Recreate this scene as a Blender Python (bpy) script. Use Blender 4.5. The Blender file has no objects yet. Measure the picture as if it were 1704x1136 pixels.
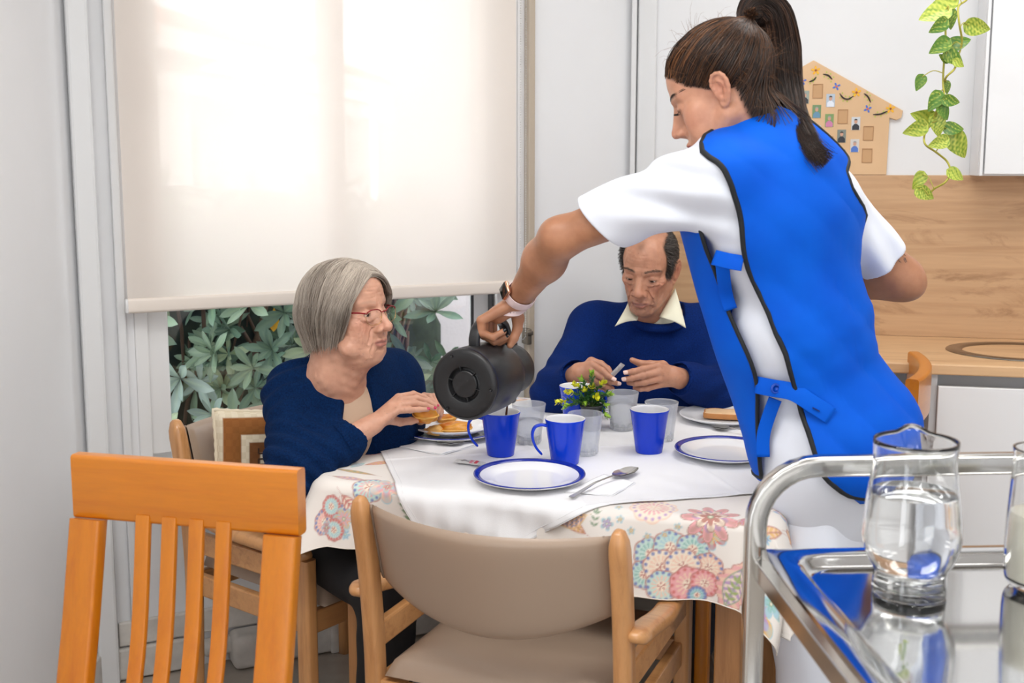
import bpy, bmesh, math, os
import numpy as np
from mathutils import Vector, Matrix
from math import radians, sin, cos, pi

# ------------------------------------------------------------------ camera
F_PX, PITCH, PY, CAM_H = 1900.0, radians(7.85), 534.0, 1.44
FOCUS, FSTOP = 2.75, 5.0
EXPOSURE = -0.40
scene = bpy.context.scene
cam_data = bpy.data.cameras.new('camera')
cam = bpy.data.objects.new('camera', cam_data)
scene.collection.objects.link(cam)
cam.location = (0, 0, CAM_H)
cam.rotation_euler = (pi / 2 - PITCH, 0, 0)
cam_data.sensor_width = 36.0
cam_data.sensor_fit = 'HORIZONTAL'
cam_data.lens = 36.0 * F_PX / 1704.0
cam_data.shift_y = (PY - 568.0) / 1704.0
cam_data.clip_start = 0.05
cam_data.dof.use_dof = True
cam_data.dof.focus_distance = FOCUS
cam_data.dof.aperture_fstop = FSTOP
scene.camera = cam

scene.view_settings.view_transform = 'Standard'
scene.view_settings.look = 'None'
scene.view_settings.gamma = 1.0
scene.view_settings.use_curve_mapping = False
scene.view_settings.exposure = EXPOSURE

# ------------------------------------------------------------------ daylight
world = bpy.data.worlds.new('sky')
scene.world = world
world.use_nodes = True
wn = world.node_tree.nodes
wn['Background'].inputs[0].default_value = (0.93, 0.96, 1.0, 1)
wn['Background'].inputs[1].default_value = 6.0


def lamp(name, loc, size, power, rot=(0, 0, 0), col=(1, 1, 1), sy=None, spread=pi):
    d = bpy.data.lights.new(name, 'AREA')
    d.shape = 'RECTANGLE'
    d.size = size
    d.size_y = sy or size
    d.energy = power
    d.color = col
    d.spread = spread
    o = bpy.data.objects.new(name, d)
    o.location = loc
    o.rotation_euler = rot
    scene.collection.objects.link(o)
    return o


# fluorescent panels in the ceiling of the dining room
lamp('ceiling_light_panel', (-0.35, 1.2, 2.62), 1.2, 33, sy=0.6, col=(1.0, 0.985, 0.96))
lamp('ceiling_light_panel', (0.9, 2.5, 2.62), 1.2, 23, sy=0.6, col=(1.0, 0.985, 0.96))
lamp('ceiling_light_panel', (1.6, 0.6, 2.62), 1.2, 28, sy=0.6, col=(1.0, 0.985, 0.96))
# added fill light in front of the solid rear wall, which has no window
lamp('rear_fill_light', (0.5, -1.5, 1.75), 2.2, 20, rot=(radians(84), 0, 0), sy=1.6, col=(1.0, 1.0, 1.0))


# ------------------------------------------------------------------ pixel -> place
def ray(x, y):
    u = (x - 852.0) / F_PX
    v = (PY - y) / F_PX
    return np.array([u, cos(PITCH) + v * sin(PITCH), -sin(PITCH) + v * cos(PITCH)])


def at(x, y, Y):
    d = ray(x, y)
    return np.array([0, 0, CAM_H]) + d * (Y / d[1])


def atz(x, y, Z):
    d = ray(x, y)
    return np.array([0, 0, CAM_H]) + d * ((Z - CAM_H) / d[2])


def proj(P):
    P = np.asarray(P, float)
    z = P[..., 2] - CAM_H
    w = P[..., 1] * cos(PITCH) - z * sin(PITCH)
    v = P[..., 1] * sin(PITCH) + z * cos(PITCH)
    return 852 + F_PX * P[..., 0] / w, PY - F_PX * v / w


# ------------------------------------------------------------------ objects
def tag(o, label=None, cat=None, group=None, kind=None):
    if label: o['label'] = label
    if cat: o['category'] = cat
    if group: o['group'] = group
    if kind: o['kind'] = kind
    return o


def thing(name, label, cat, loc=(0, 0, 0), rz=0.0, group=None):
    o = bpy.data.objects.new(name, None)
    o.empty_display_size = 0.05
    scene.collection.objects.link(o)
    o.location = tuple(loc)
    o.rotation_euler = (0, 0, rz)
    return tag(o, label, cat, group)


def obj(name, vf, m, parent=None, smooth=True, world=False, col=None, uv=None, auto=None):
    V, Fc = vf
    V = np.asarray(V, dtype=np.float64).reshape(-1, 3)
    me = bpy.data.meshes.new(name)
    if isinstance(Fc, np.ndarray) and Fc.ndim == 2:
        nf, k = Fc.shape
        me.vertices.add(len(V)); me.vertices.foreach_set('co', V.astype(np.float32).ravel())
        me.loops.add(nf * k); me.loops.foreach_set('vertex_index', Fc.astype(np.int32).ravel())
        me.polygons.add(nf)
        me.polygons.foreach_set('loop_start', (np.arange(nf) * k).astype(np.int32))
        me.update(calc_edges=True); me.validate()
    else:
        me.from_pydata([tuple(v) for v in V], [], [tuple(int(i) for i in f) for f in Fc])
        me.update()
    if smooth:
        me.polygons.foreach_set('use_smooth', np.ones(len(me.polygons), dtype=bool))
        if auto is not None:
            try: me.set_sharp_from_angle(angle=radians(auto))
            except Exception: pass
    if col is not None:
        a = me.color_attributes.new('Col', 'FLOAT_COLOR', 'POINT')
        c4 = np.ones((len(V), 4), dtype=np.float32); c4[:, :3] = col
        a.data.foreach_set('color', c4.ravel())
    if uv is not None:
        l = me.uv_layers.new(name='UVMap')
        vi = np.empty(len(me.loops), dtype=np.int32); me.loops.foreach_get('vertex_index', vi)
        l.data.foreach_set('uv', np.asarray(uv, dtype=np.float32)[vi].ravel())
    me.materials.append(m)
    o = bpy.data.objects.new(name, me)
    scene.collection.objects.link(o)
    if parent is not None:
        o.parent = parent
        if world:   # the vertices are in room coordinates: undo the parents' placement
            M = Matrix.Identity(4); q = parent
            while q is not None:
                M = Matrix.Translation(q.location) @ q.rotation_euler.to_matrix().to_4x4() @ M if q.type == 'EMPTY' else q.matrix_basis @ M
                q = q.parent
            o.matrix_basis = M.inverted()
    return o


def struct(name, vf, m, smooth=False, **k):
    return tag(obj(name, vf, m, smooth=smooth, **k), kind='structure')


def copy_tree(o, parent=None):
    c = o.copy(); scene.collection.objects.link(c); c.parent = parent
    for ch in list(o.children):
        copy_tree(ch, c)
    return c


# ------------------------------------------------------------------ mesh makers (return V, F)
def merge(*L):
    V, Fc, n = [], [], 0
    for v, f in L:
        v = np.asarray(v, float).reshape(-1, 3)
        V.append(v); Fc += [tuple(int(i) + n for i in q) for q in f]; n += len(v)
    return np.concatenate(V), Fc


def xf(vf, M):
    V, Fc = vf
    M = np.array(M)
    return np.asarray(V) @ M[:3, :3].T + M[:3, 3], Fc


def mv(vf, d):
    return np.asarray(vf[0]) + np.asarray(d, float), vf[1]


def rotz(a):
    return Matrix.Rotation(a, 4, 'Z')


def frame_mat(o, x, y, z):
    M = np.eye(4); M[:3, 0] = x; M[:3, 1] = y; M[:3, 2] = z; M[:3, 3] = o
    return M


def bm_out(bm):
    bm.normal_update()
    V = np.array([v.co[:] for v in bm.verts]); Fc = [tuple(v.index for v in f.verts) for f in bm.faces]
    bm.free()
    return V, Fc


def box(c, s, r=0.0, seg=2):
    bm = bmesh.new()
    bmesh.ops.create_cube(bm, size=1.0)
    for v in bm.verts:
        v.co = Vector((v.co.x * s[0] + c[0], v.co.y * s[1] + c[1], v.co.z * s[2] + c[2]))
    if r > 0:
        bmesh.ops.bevel(bm, geom=bm.edges[:], offset=r, segments=seg, profile=0.5, affect='EDGES')
    bm.verts.index_update()
    return bm_out(bm)


def bar(a, b, w, d, r=0.003, up=(0, 0, 1)):
    """a beam from a to b, w wide (sideways) and d deep"""
    a = np.asarray(a, float); b = np.asarray(b, float)
    z = b - a; L = np.linalg.norm(z); z /= L
    x = np.cross(np.asarray(up, float), z)
    if np.linalg.norm(x) < 1e-4: x = np.array([1.0, 0, 0])
    x /= np.linalg.norm(x); y = np.cross(z, x)
    return xf(box((0, 0, L / 2), (w, d, L), r), frame_mat(a, x, y, z))


def prism(poly, h, r=0.0, seg=2):
    """polygon in xy pushed up by h, bevelled"""
    bm = bmesh.new()
    vs = [bm.verts.new((p[0], p[1], 0)) for p in poly]
    f = bm.faces.new(vs)
    g = bmesh.ops.extrude_face_region(bm, geom=[f])
    for v in [e for e in g['geom'] if isinstance(e, bmesh.types.BMVert)]: v.co.z += h
    bmesh.ops.recalc_face_normals(bm, faces=bm.faces[:])
    if r > 0:
        ed = [e for e in bm.edges if len(e.link_faces) == 2 and e.calc_face_angle(0) > 0.6]
        bmesh.ops.bevel(bm, geom=ed, offset=r, segments=seg, profile=0.5, affect='EDGES')
    bm.verts.index_update()
    return bm_out(bm)


def lathe(prof, n=48, closed=False):
    """profile (r, z) spun about z"""
    prof = list(prof)
    V, Fc = [], []
    rings = []
    for r, z in prof:
        if r < 1e-6:
            rings.append([len(V)]); V.append((0, 0, z))
        else:
            rings.append(list(range(len(V), len(V) + n)))
            V += [(r * cos(2 * pi * i / n), r * sin(2 * pi * i / n), z) for i in range(n)]
    pairs = list(zip(rings[:-1], rings[1:]))
    if closed: pairs.append((rings[-1], rings[0]))
    for a, b in pairs:
        for i in range(n):
            j = (i + 1) % n
            if len(a) == 1 and len(b) == 1: continue
            if len(a) == 1: Fc.append((a[0], b[j], b[i])[::-1])
            elif len(b) == 1: Fc.append((a[i], a[j], b[0]))
            else: Fc.append((a[i], a[j], b[j], b[i]))
    return np.array(V), Fc


def smooth_path(P, n=8, closed=False):
    """Catmull-Rom through the points (rows may hold extra columns, e.g. radius)"""
    P = np.asarray(P, float)
    if closed: Q = np.vstack([P[-1], P, P[0], P[1]])
    else: Q = np.vstack([2 * P[0] - P[1], P, 2 * P[-1] - P[-2]])
    out = []
    for i in range(1, len(Q) - 2):
        p0, p1, p2, p3 = Q[i - 1], Q[i], Q[i + 1], Q[i + 2]
        for k in range(n):
            t = k / n
            out.append(0.5 * ((2 * p1) + (-p0 + p2) * t + (2 * p0 - 5 * p1 + 4 * p2 - p3) * t * t + (-p0 + 3 * p1 - 3 * p2 + p3) * t ** 3))
    if not closed: out.append(Q[-2])
    return np.array(out)


def sweep(path, prof, closed=False, up=(0, 0, 1), cap=True, scale=None, fixed=False):
    """profile (list of (a, b)) carried along the path; a = sideways, b = up"""
    P = np.asarray(path, float); n = len(P); prof = np.asarray(prof, float); m = len(prof)
    T = np.roll(P, -1, 0) - np.roll(P, 1, 0)
    if not closed: T[0] = P[1] - P[0]; T[-1] = P[-1] - P[-2]
    T /= np.linalg.norm(T, axis=1)[:, None] + 1e-12
    u = np.asarray(up, float)
    V = []
    for i in range(n):
        s = np.cross(T[i], u); L = np.linalg.norm(s)
        if L < 1e-5: s = np.cross(T[i], (1, 0.01, 0)); L = np.linalg.norm(s)
        s /= L; b = np.cross(s, T[i])
        if not fixed: u = b
        k = 1.0 if scale is None else scale[i]
        V.append(P[i] + (prof[:, :1] * s + prof[:, 1:] * b) * k)
    V = np.concatenate(V); Fc = []
    for i in range(n if closed else n - 1):
        a = i * m; c = ((i + 1) % n) * m
        for j in range(m):
            k = (j + 1) % m
            Fc.append((a + j, a + k, c + k, c + j))
    if cap and not closed:
        Fc.append(tuple(range(m))[::-1]); Fc.append(tuple((n - 1) * m + j for j in range(m)))
    return V, Fc


def circ(r, n=10):
    return [(r * cos(2 * pi * i / n), r * sin(2 * pi * i / n)) for i in range(n)]


def rrect(w, h, r, k=4):
    out = []
    for cx, cy, a0 in ((w / 2 - r, h / 2 - r, 0), (-w / 2 + r, h / 2 - r, 90), (-w / 2 + r, -h / 2 + r, 180), (w / 2 - r, -h / 2 + r, 270)):
        for i in range(k + 1):
            a = radians(a0 + 90 * i / k)
            out.append((cx + r * cos(a), cy + r * sin(a)))
    return out


def tube(path, r, n=10, closed=False, cap=True):
    P = np.asarray(path, float)
    sc = None
    if np.ndim(r) > 0:
        sc = np.asarray(r, float); r = 1.0
    return sweep(P, circ(r, n), closed=closed, scale=sc, cap=cap)


def gridF(nu, nv, wrap=False):
    i = np.arange(nu - (0 if wrap else 1))[:, None]; j = np.arange(nv - 1)[None, :]
    i2 = (i + 1) % nu
    return np.stack([i * nv + j, i2 * nv + j, i2 * nv + j + 1, i * nv + j + 1], -1).reshape(-1, 4)


def strands(paths, r, n=3, taper=True):
    """many thin hairs as one mesh; paths (N, K, 3); r scalar or (N,)"""
    P = np.asarray(paths, float); N, K, _ = P.shape
    T = np.gradient(P, axis=1); T /= np.linalg.norm(T, axis=2)[..., None] + 1e-12
    a = np.cross(T, np.array([0.31, 0.47, 0.83])); a /= np.linalg.norm(a, axis=2)[..., None] + 1e-9
    b = np.cross(T, a)
    rr = np.broadcast_to(np.asarray(r, float).reshape(-1, 1), (N, K)).copy()
    if taper: rr = rr * np.clip(np.linspace(1.0, -0.1, K), 0.15, 1)[None, :] ** 0.5
    V = np.stack([P + rr[..., None] * (cos(2 * pi * q / n) * a + sin(2 * pi * q / n) * b) for q in range(n)], 2)  # N K n 3
    i = np.arange(N)[:, None, None]; k = np.arange(K - 1)[None, :, None]; q = np.arange(n)[None, None, :]
    q2 = (q + 1) % n
    base = lambda kk, qq: (i * K + kk) * n + qq
    Fc = np.stack([base(k, q), base(k, q2), base(k + 1, q2), base(k + 1, q)], -1).reshape(-1, 4)
    return V.reshape(-1, 3), Fc


# ------------------------------------------------------------------ materials
def lin(c):
    """sRGB 0-255 -> linear"""
    return tuple(((v / 255) / 12.92 if v / 255 <= 0.04045 else ((v / 255 + 0.055) / 1.055) ** 2.4) for v in c)


class NT:
    def __init__(s, name):
        s.m = bpy.data.materials.new(name); s.m.use_nodes = True
        s.t = s.m.node_tree; s.n = s.t.nodes; s.b = s.n['Principled BSDF']; s.out = s.n['Material Output']
        s.tc = None

    def node(s, typ, **k):
        n = s.n.new(typ)
        for a, v in k.items(): setattr(n, a, v)
        return n

    def link(s, a, b): s.t.links.new(a, b)

    def coords(s, scale=(1, 1, 1), kind='Object', rot=(0, 0, 0)):
        if s.tc is None: s.tc = s.node('ShaderNodeTexCoord')
        mp = s.node('ShaderNodeMapping'); mp.inputs['Scale'].default_value = scale; mp.inputs['Rotation'].default_value = rot
        s.link(s.tc.outputs[kind], mp.inputs[0]); return mp.outputs[0]

    def noise(s, vec, scale=5, detail=4, rough=0.5, dist=0.0):
        n = s.node('ShaderNodeTexNoise'); n.inputs['Scale'].default_value = scale; n.inputs['Detail'].default_value = detail
        n.inputs['Roughness'].default_value = rough; n.inputs['Distortion'].default_value = dist
        if vec is not None: s.link(vec, n.inputs['Vector'])
        return n.outputs['Fac']

    def ramp(s, fac, stops):
        r = s.node('ShaderNodeValToRGB'); e = r.color_ramp.elements
        while len(e) < len(stops): e.new(0.5)
        for q, (p, c) in zip(e, stops):
            q.position = p; q.color = (c[0], c[1], c[2], 1) if hasattr(c, '__len__') else (c, c, c, 1)
        s.link(fac, r.inputs[0]); return r.outputs[0]

    def mix(s, fac, a, b, mode='MIX'):
        if isinstance(a, (int, float)): a = (a, a, a)
        if isinstance(b, (int, float)): b = (b, b, b)
        n = s.node('ShaderNodeMix', data_type='RGBA', blend_type=mode)
        for v, i in ((fac, n.inputs[0]), (a, n.inputs[6]), (b, n.inputs[7])):
            if hasattr(v, 'type') and not isinstance(v, (int, float)): s.link(v, i)
            elif isinstance(v, (int, float)): i.default_value = v
            else: i.default_value = (v[0], v[1], v[2], 1)
        return n.outputs[2]

    def bump(s, h, strength=0.3, dist=0.002, prev=None):
        n = s.node('ShaderNodeBump'); n.inputs['Strength'].default_value = strength; n.inputs['Distance'].default_value = dist
        s.link(h, n.inputs['Height'])
        if prev is not None: s.link(prev, n.inputs['Normal'])
        return n.outputs[0]

    def set(s, **k):
        names = dict(color='Base Color', rough='Roughness', metal='Metallic', normal='Normal', spec='Specular IOR Level', trans='Transmission Weight', ior='IOR',
                     coat='Coat Weight', coatr='Coat Roughness', sheen='Sheen Weight', sheenr='Sheen Roughness', sss='Subsurface Weight', sssr='Subsurface Radius', ssss='Subsurface Scale',
                     alpha='Alpha', emis='Emission Color', emiss='Emission Strength', aniso='Anisotropic')
        for a, v in k.items():
            i = s.b.inputs[names[a]]
            if hasattr(v, 'type') and not isinstance(v, (int, float)): s.link(v, i)
            elif a in ('color', 'emis'): i.default_value = (v[0], v[1], v[2], 1)
            else: i.default_value = v
        return s


def mat(name, c, rough=0.5, metal=0.0, var=0.0, vscale=6.0, bump=0.0, bscale=60.0, stretch=(1, 1, 1), **k):
    t = NT(name); c = lin(c)
    if var:
        f = t.noise(t.coords(stretch), vscale, 5)
        t.set(color=t.ramp(f, [(0.3, tuple(x * (1 - var) for x in c)), (0.7, tuple(min(1, x * (1 + var)) for x in c))]))
    else: t.set(color=c)
    t.set(rough=rough, metal=metal, **k)
    if bump: t.set(normal=t.bump(t.noise(t.coords(stretch), bscale, 4), bump))
    return t.m


def wood(name, c, dark, stretch=(14, 14, 1.0), rough=0.35, scale=3.0, amt=0.5, coat=0.0, knots=False, bump=0.08):
    t = NT(name); c, dark = lin(c), lin(dark)
    v = t.coords(stretch)
    g = t.noise(v, scale, 8, 0.6, 0.6)
    fine = t.noise(v, scale * 5, 4, 0.6)
    col = t.ramp(g, [(0.25, tuple(dark)), (0.5, tuple(c[i] * (1 - amt * 0.15) for i in range(3))), (0.75, c)])
    col = t.mix(0.25, col, t.ramp(fine, [(0.35, tuple(x * 0.75 for x in c)), (0.65, c)]))
    if knots:
        vk = t.coords((1.1, 1.0, 3.4))
        k = t.noise(vk, 1.9, 6, 0.65, 1.6)
        col = t.mix(t.ramp(k, [(0.52, 0.0), (0.64, 0.75)]), col, tuple(x * 0.75 for x in dark))
        w = t.node('ShaderNodeTexWave', wave_type='BANDS', bands_direction='Z'); w.inputs['Scale'].default_value = 1.6
        w.inputs['Distortion'].default_value = 9; w.inputs['Detail'].default_value = 4; w.inputs['Detail Scale'].default_value = 0.6
        t.link(t.coords((0.5, 0.5, 3.0)), w.inputs['Vector'])
        col = t.mix(t.ramp(w.outputs[1], [(0.0, 0.22), (0.22, 0.0)]), col, tuple(x * 0.9 for x in dark))
    t.set(color=col, rough=rough, coat=coat, coatr=0.15)
    if bump: t.set(normal=t.bump(fine, bump, 0.001))
    return t.m


def glass(name, c=(255, 255, 255), rough=0.0, ior=1.45, frost=0.0, alpha_mix=0.0):
    t = NT(name); t.set(color=lin(c), rough=rough, trans=1.0, ior=ior)
    if frost:
        d = t.node('ShaderNodeBsdfDiffuse'); d.inputs[0].default_value = (0.93, 0.94, 0.96, 1)
        tr = t.node('ShaderNodeBsdfTransparent')
        tr.inputs[0].default_value = (0.96, 0.97, 0.98, 1)
        mx = t.node('ShaderNodeMixShader'); mx.inputs[0].default_value = alpha_mix
        t.link(t.b.outputs[0], mx.inputs[1]); t.link(tr.outputs[0], mx.inputs[2])
        m2 = t.node('ShaderNodeMixShader'); m2.inputs[0].default_value = frost
        t.link(mx.outputs[0], m2.inputs[1]); t.link(d.outputs[0], m2.inputs[2])
        t.link(m2.outputs[0], t.out.inputs[0])
    elif alpha_mix:
        tr = t.node('ShaderNodeBsdfTransparent')
        mx = t.node('ShaderNodeMixShader'); mx.inputs[0].default_value = alpha_mix
        t.link(t.b.outputs[0], mx.inputs[1]); t.link(tr.outputs[0], mx.inputs[2]); t.link(mx.outputs[0], t.out.inputs[0])
    return t.m


def vcol_mat(name, rough=0.6, bump=0.0, bscale=200, var=0.0, vscale=30, **k):
    t = NT(name)
    a = t.node('ShaderNodeVertexColor', layer_name='Col')
    c = a.outputs[0]
    if var:
        c = t.mix(1.0, c, t.ramp(t.noise(t.coords(), vscale, 4), [(0.3, 1 - var), (0.7, 1.0)]), 'MULTIPLY')
    t.set(color=c, rough=rough, **k)
    if bump: t.set(normal=t.bump(t.noise(t.coords(), bscale, 4), bump, 0.001))
    return t.m
rng = np.random.default_rng(7)
# ================================================================== ROOM SHELL
WA, WANG = np.array([-1.122, 3.043]), math.atan2(0.4305, 0.9026)      # window wall: origin and direction
KC, KANG = np.array([0.3925, 3.765]), radians(-12)                      # kitchen wall
MW = Matrix.Translation((WA[0], WA[1], 0)) @ rotz(WANG)
MK = Matrix.Translation((KC[0], KC[1], 0)) @ rotz(KANG)


def on_wall(M, x, y, d=0.0):
    """pixel -> local (s, z) on the vertical wall plane at local y = d"""
    Mn = np.array(M); O = Mn[:3, 3] + Mn[:3, 1] * d; n = Mn[:3, 1]
    r = ray(x, y); c = np.array([0, 0, CAM_H])
    P = c + r * (np.dot(O - c, n) / np.dot(r, n))
    q = np.linalg.inv(Mn) @ np.append(P, 1)
    return q[0], q[2]


m_wall = mat('white_wall_paint', (225, 226, 228), 0.55, bump=0.06, bscale=9, var=0.01)
m_wall2 = mat('white_door_paint', (222, 223, 226), 0.35, bump=0.03, bscale=4)
m_trim = mat('white_trim_paint', (218, 219, 220), 0.4)
m_dirty = mat('scuffed_white_plastic', (206, 202, 196), 0.5, var=0.12, vscale=22, bump=0.2, bscale=30)
m_floor = None
t = NT('beige_floor_tiles')
br = t.node('ShaderNodeTexBrick', offset=0.0); t.link(t.coords((1, 1, 1)), br.inputs['Vector'])
br.inputs['Scale'].default_value = 1.0; br.inputs['Mortar Size'].default_value = 0.004; br.inputs['Brick Width'].default_value = 1.3; br.inputs['Row Height'].default_value = 1.3
br.inputs['Color1'].default_value = (*lin((172, 163, 153)), 1); br.inputs['Color2'].default_value = (*lin((178, 169, 158)), 1); br.inputs['Mortar'].default_value = (*lin((140, 132, 122)), 1)
n_ = t.noise(t.coords(), 18, 6)
t.set(color=t.mix(0.3, br.outputs[0], t.ramp(n_, [(0.3, lin((150, 142, 133))), (0.7, lin((188, 180, 170)))])), rough=0.22)
m_floor = t.m

struct('floor', box((0.4, 1.2, -0.03), (4.6, 6.4, 0.06)), m_floor)
struct('ceiling', box((0.4, 1.0, 2.7), (4.8, 6.0, 0.06)), mat('white_ceiling', (236, 236, 234), 0.8))
# window wall with its opening
S0, S1, Z0, Z1 = 0.10, 1.262, 0.56, 2.35
wallw = merge(box(((S0 - 0.03) / 2, 0.06, 1.34), (S0 + 0.03, 0.12, 2.68)), box(((S1 + 1.70) / 2, 0.06, 1.34), (1.70 - S1, 0.12, 2.68)),
              box(((S0 + S1) / 2, 0.06, Z0 / 2), (S1 - S0, 0.12, Z0)), box(((S0 + S1) / 2, 0.06, (Z1 + 2.68) / 2), (S1 - S0, 0.12, 2.68 - Z1)))
struct('wall_window', xf(wallw, MW), m_wall)
struct('wall_kitchen', xf(box((1.4, 0.06, 1.34), (2.9, 0.12, 2.68)), MK), m_wall)
struct('wall_left', xf(box((0, -1.6, 1.34), (0.10, 3.3, 2.68)), Matrix.Translation((-1.20, 3.03, 0)) @ rotz(radians(-2.0))), m_wall)
struct('wall_right', box((2.72, 1.0, 1.34), (0.1, 5.2, 2.68)), m_wall)
struct('wall_rear', box((0.5, -1.75, 1.34), (4.6, 0.1, 2.68)), m_wall)
# casing strips of the window wall
struct('trim_1', xf(box((-0.012, -0.02, 1.34), (0.055, 0.06, 2.68), 0.008), MW), m_trim)
struct('trim_2', xf(box((0.066, -0.012, 1.34), (0.022, 0.024, 2.68), 0.004), MW), m_trim)
sL, _ = on_wall(MW, 872, 300); sR, _ = on_wall(MW, 880, 300)
struct('trim_3', xf(box(((sL + sR) / 2 + 0.002, -0.018, 1.45), (sR - sL + 0.004, 0.036, 2.3), 0.003), MW), mat('beige_edge_trim', (178, 165, 148), 0.5))
# corner post between the white panel and the kitchen wall
struct('trim_4', xf(merge(box((0.004, -0.02, 1.34), (0.016, 0.04, 2.68), 0.003), box((0.045, -0.012, 1.34), (0.06, 0.024, 2.68), 0.006)), MK), m_trim)
# baseboards and the white cable duct that runs on the floor along the window wall
struct('baseboard_window', xf(merge(box((0.85, -0.008, 0.135), (1.66, 0.016, 0.07), 0.005), box((0.10, -0.012, 0.05), (0.20, 0.024, 0.09), 0.006)), MW), m_dirty)
struct('baseboard_left', xf(box((0.062, -1.6, 0.05), (0.02, 3.2, 0.1), 0.006), Matrix.Translation((-1.20, 3.03, 0)) @ rotz(radians(-2.0))), m_dirty)
duct = thing('cable_duct', 'scuffed white plastic duct on the floor below the window', 'cable duct', (*WA, 0), WANG)
obj('duct_cover', box((1.07, -0.05, 0.05), (1.20, 0.085, 0.092), 0.012, 3), m_dirty, duct)
obj('elbow_piece', merge(box((0.40, -0.052, 0.05), (0.16, 0.095, 0.098), 0.02, 4), box((0.29, -0.028, 0.06), (0.10, 0.05, 0.05), 0.02, 4)), m_dirty, duct)
obj('elbow_piece', merge(box((0.62, -0.052, 0.05), (0.03, 0.092, 0.1), 0.006, 2)), m_dirty, duct)

# ================================================================== WINDOW
m_frame = mat('white_window_frame', (226, 226, 226), 0.3)
m_dark = mat('dark_rubber_gasket', (60, 60, 62), 0.5)
win = tag(obj('window_1', xf(merge(box((S0 + 0.018, 0.05, (Z0 + Z1) / 2), (0.036, 0.10, Z1 - Z0), 0.004), box((S1 - 0.036, 0.05, (Z0 + Z1) / 2), (0.072, 0.10, Z1 - Z0), 0.004),
                                   box(((S0 + S1) / 2, 0.05, Z0 + 0.02), (S1 - S0, 0.10, 0.04), 0.004), box(((S0 + S1) / 2, 0.05, Z1 - 0.03), (S1 - S0, 0.10, 0.06), 0.004)), MW), m_frame, smooth=False), kind='structure')
sm0, _ = on_wall(MW, 530, 300, 0.03); sm1, _ = on_wall(MW, 574, 300, 0.03)
sg0, _ = on_wall(MW, 268, 300, 0.03); sg1, _ = on_wall(MW, 791, 500, 0.03)
def sash(a, b, y, wl, wr):
    return merge(box((a + wl / 2, y, 1.46), (wl, 0.03, 1.72), 0.004), box((b - wr / 2, y, 1.46), (wr, 0.03, 1.72), 0.004),
                 box(((a + b) / 2, y, Z0 + 0.055), (b - a, 0.03, 0.05), 0.004), box(((a + b) / 2, y, Z1 - 0.07), (b - a, 0.03, 0.06), 0.004))
obj('window_sash', xf(sash(S0 + 0.03, sm1, 0.03, sg0 - S0 - 0.03, sm1 - sm0), MW), m_frame, win, smooth=False)
obj('window_sash', xf(sash(sm0 + 0.01, S1 - 0.05, 0.065, 0.05, S1 - 0.05 - sg1), MW), m_frame, win, smooth=False)
obj('gasket', xf(merge(box((sg1 - 0.004, 0.046, 1.46), (0.008, 0.006, 1.62)), box((sg1 + 0.052, 0.03, 1.46), (0.004, 0.03, 1.6))), MW), m_dark, win, smooth=False)
t = NT('window_glass')
gl = t.node('ShaderNodeBsdfGlossy'); gl.inputs['Roughness'].default_value = 0.02
tr = t.node('ShaderNodeBsdfTransparent'); mx = t.node('ShaderNodeMixShader'); mx.inputs[0].default_value = 0.05
t.link(tr.outputs[0], mx.inputs[1]); t.link(gl.outputs[0], mx.inputs[2]); t.link(mx.outputs[0], t.out.inputs[0])
m_pane = t.m
obj('glass_pane', xf(box(((sg0 + sm0) / 2, 0.03, 1.46), (sm0 - sg0 + 0.01, 0.004, 1.66)), MW), m_pane, win, smooth=False)
obj('glass_pane', xf(box(((sm1 + sg1) / 2, 0.065, 1.46), (sg1 - sm1 + 0.06, 0.004, 1.66)), MW), m_pane, win, smooth=False)
obj('window_latch', xf(merge(box((sg0 - 0.022, 0.008, 1.66), (0.016, 0.012, 0.12), 0.004), box((sg0 - 0.022, 0.0, 1.62), (0.010, 0.014, 0.05), 0.004)), MW), mat('beige_latch', (190, 178, 165), 0.4), win)
obj('window_sill', xf(box(((S0 + S1) / 2, -0.012, Z0 - 0.01), (S1 - S0 + 0.02, 0.12, 0.03), 0.006), MW), m_frame, win)

# ------------------------------------------------------------------ roller blind
t = NT('cream_screen_fabric')
tl = t.node('ShaderNodeBsdfTranslucent'); tl.inputs[0].default_value = (*lin((254, 250, 246)), 1)
df = t.node('ShaderNodeBsdfDiffuse'); df.inputs[0].default_value = (*lin((242, 237, 232)), 1)
tr = t.node('ShaderNodeBsdfTransparent'); tr.inputs[0].default_value = (1, 0.97, 0.95, 1)
w1 = t.node('ShaderNodeTexNoise'); t.link(t.coords((900, 900, 900)), w1.inputs[0])
df.inputs[1].default_value = 0.9
a = t.node('ShaderNodeMixShader'); a.inputs[0].default_value = 0.54; t.link(df.outputs[0], a.inputs[1]); t.link(tl.outputs[0], a.inputs[2])
b = t.node('ShaderNodeMixShader'); b.inputs[0].default_value = 0.24; t.link(a.outputs[0], b.inputs[1]); t.link(tr.outputs[0], b.inputs[2])
t.link(b.outputs[0], t.out.inputs[0])
m_blind = t.m
s0, zb0 = on_wall(MW, 213, 512, -0.05); s1, zb1 = on_wall(MW, 858, 474, -0.05)
zb = (zb0 + zb1) / 2
blind = thing('roller_blind', 'cream roller blind pulled most of the way down the window', 'blind', (*WA, 0), WANG)
obj('blind_fabric', box(((s0 + s1) / 2, -0.05, (zb + 2.45) / 2), (s1 - s0, 0.0012, 2.45 - zb)), m_blind, blind, smooth=False)
hem = sweep([(s0, -0.05, zb), (s1, -0.05, zb)], rrect(0.018, 0.040, 0.008))
obj('bottom_bar', hem, mat('cream_blind_hem', (226, 216, 206), 0.6), blind, auto=40)
obj('end_cap', box((s0 - 0.003, -0.05, zb), (0.008, 0.02, 0.038), 0.003), m_frame, blind)
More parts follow.
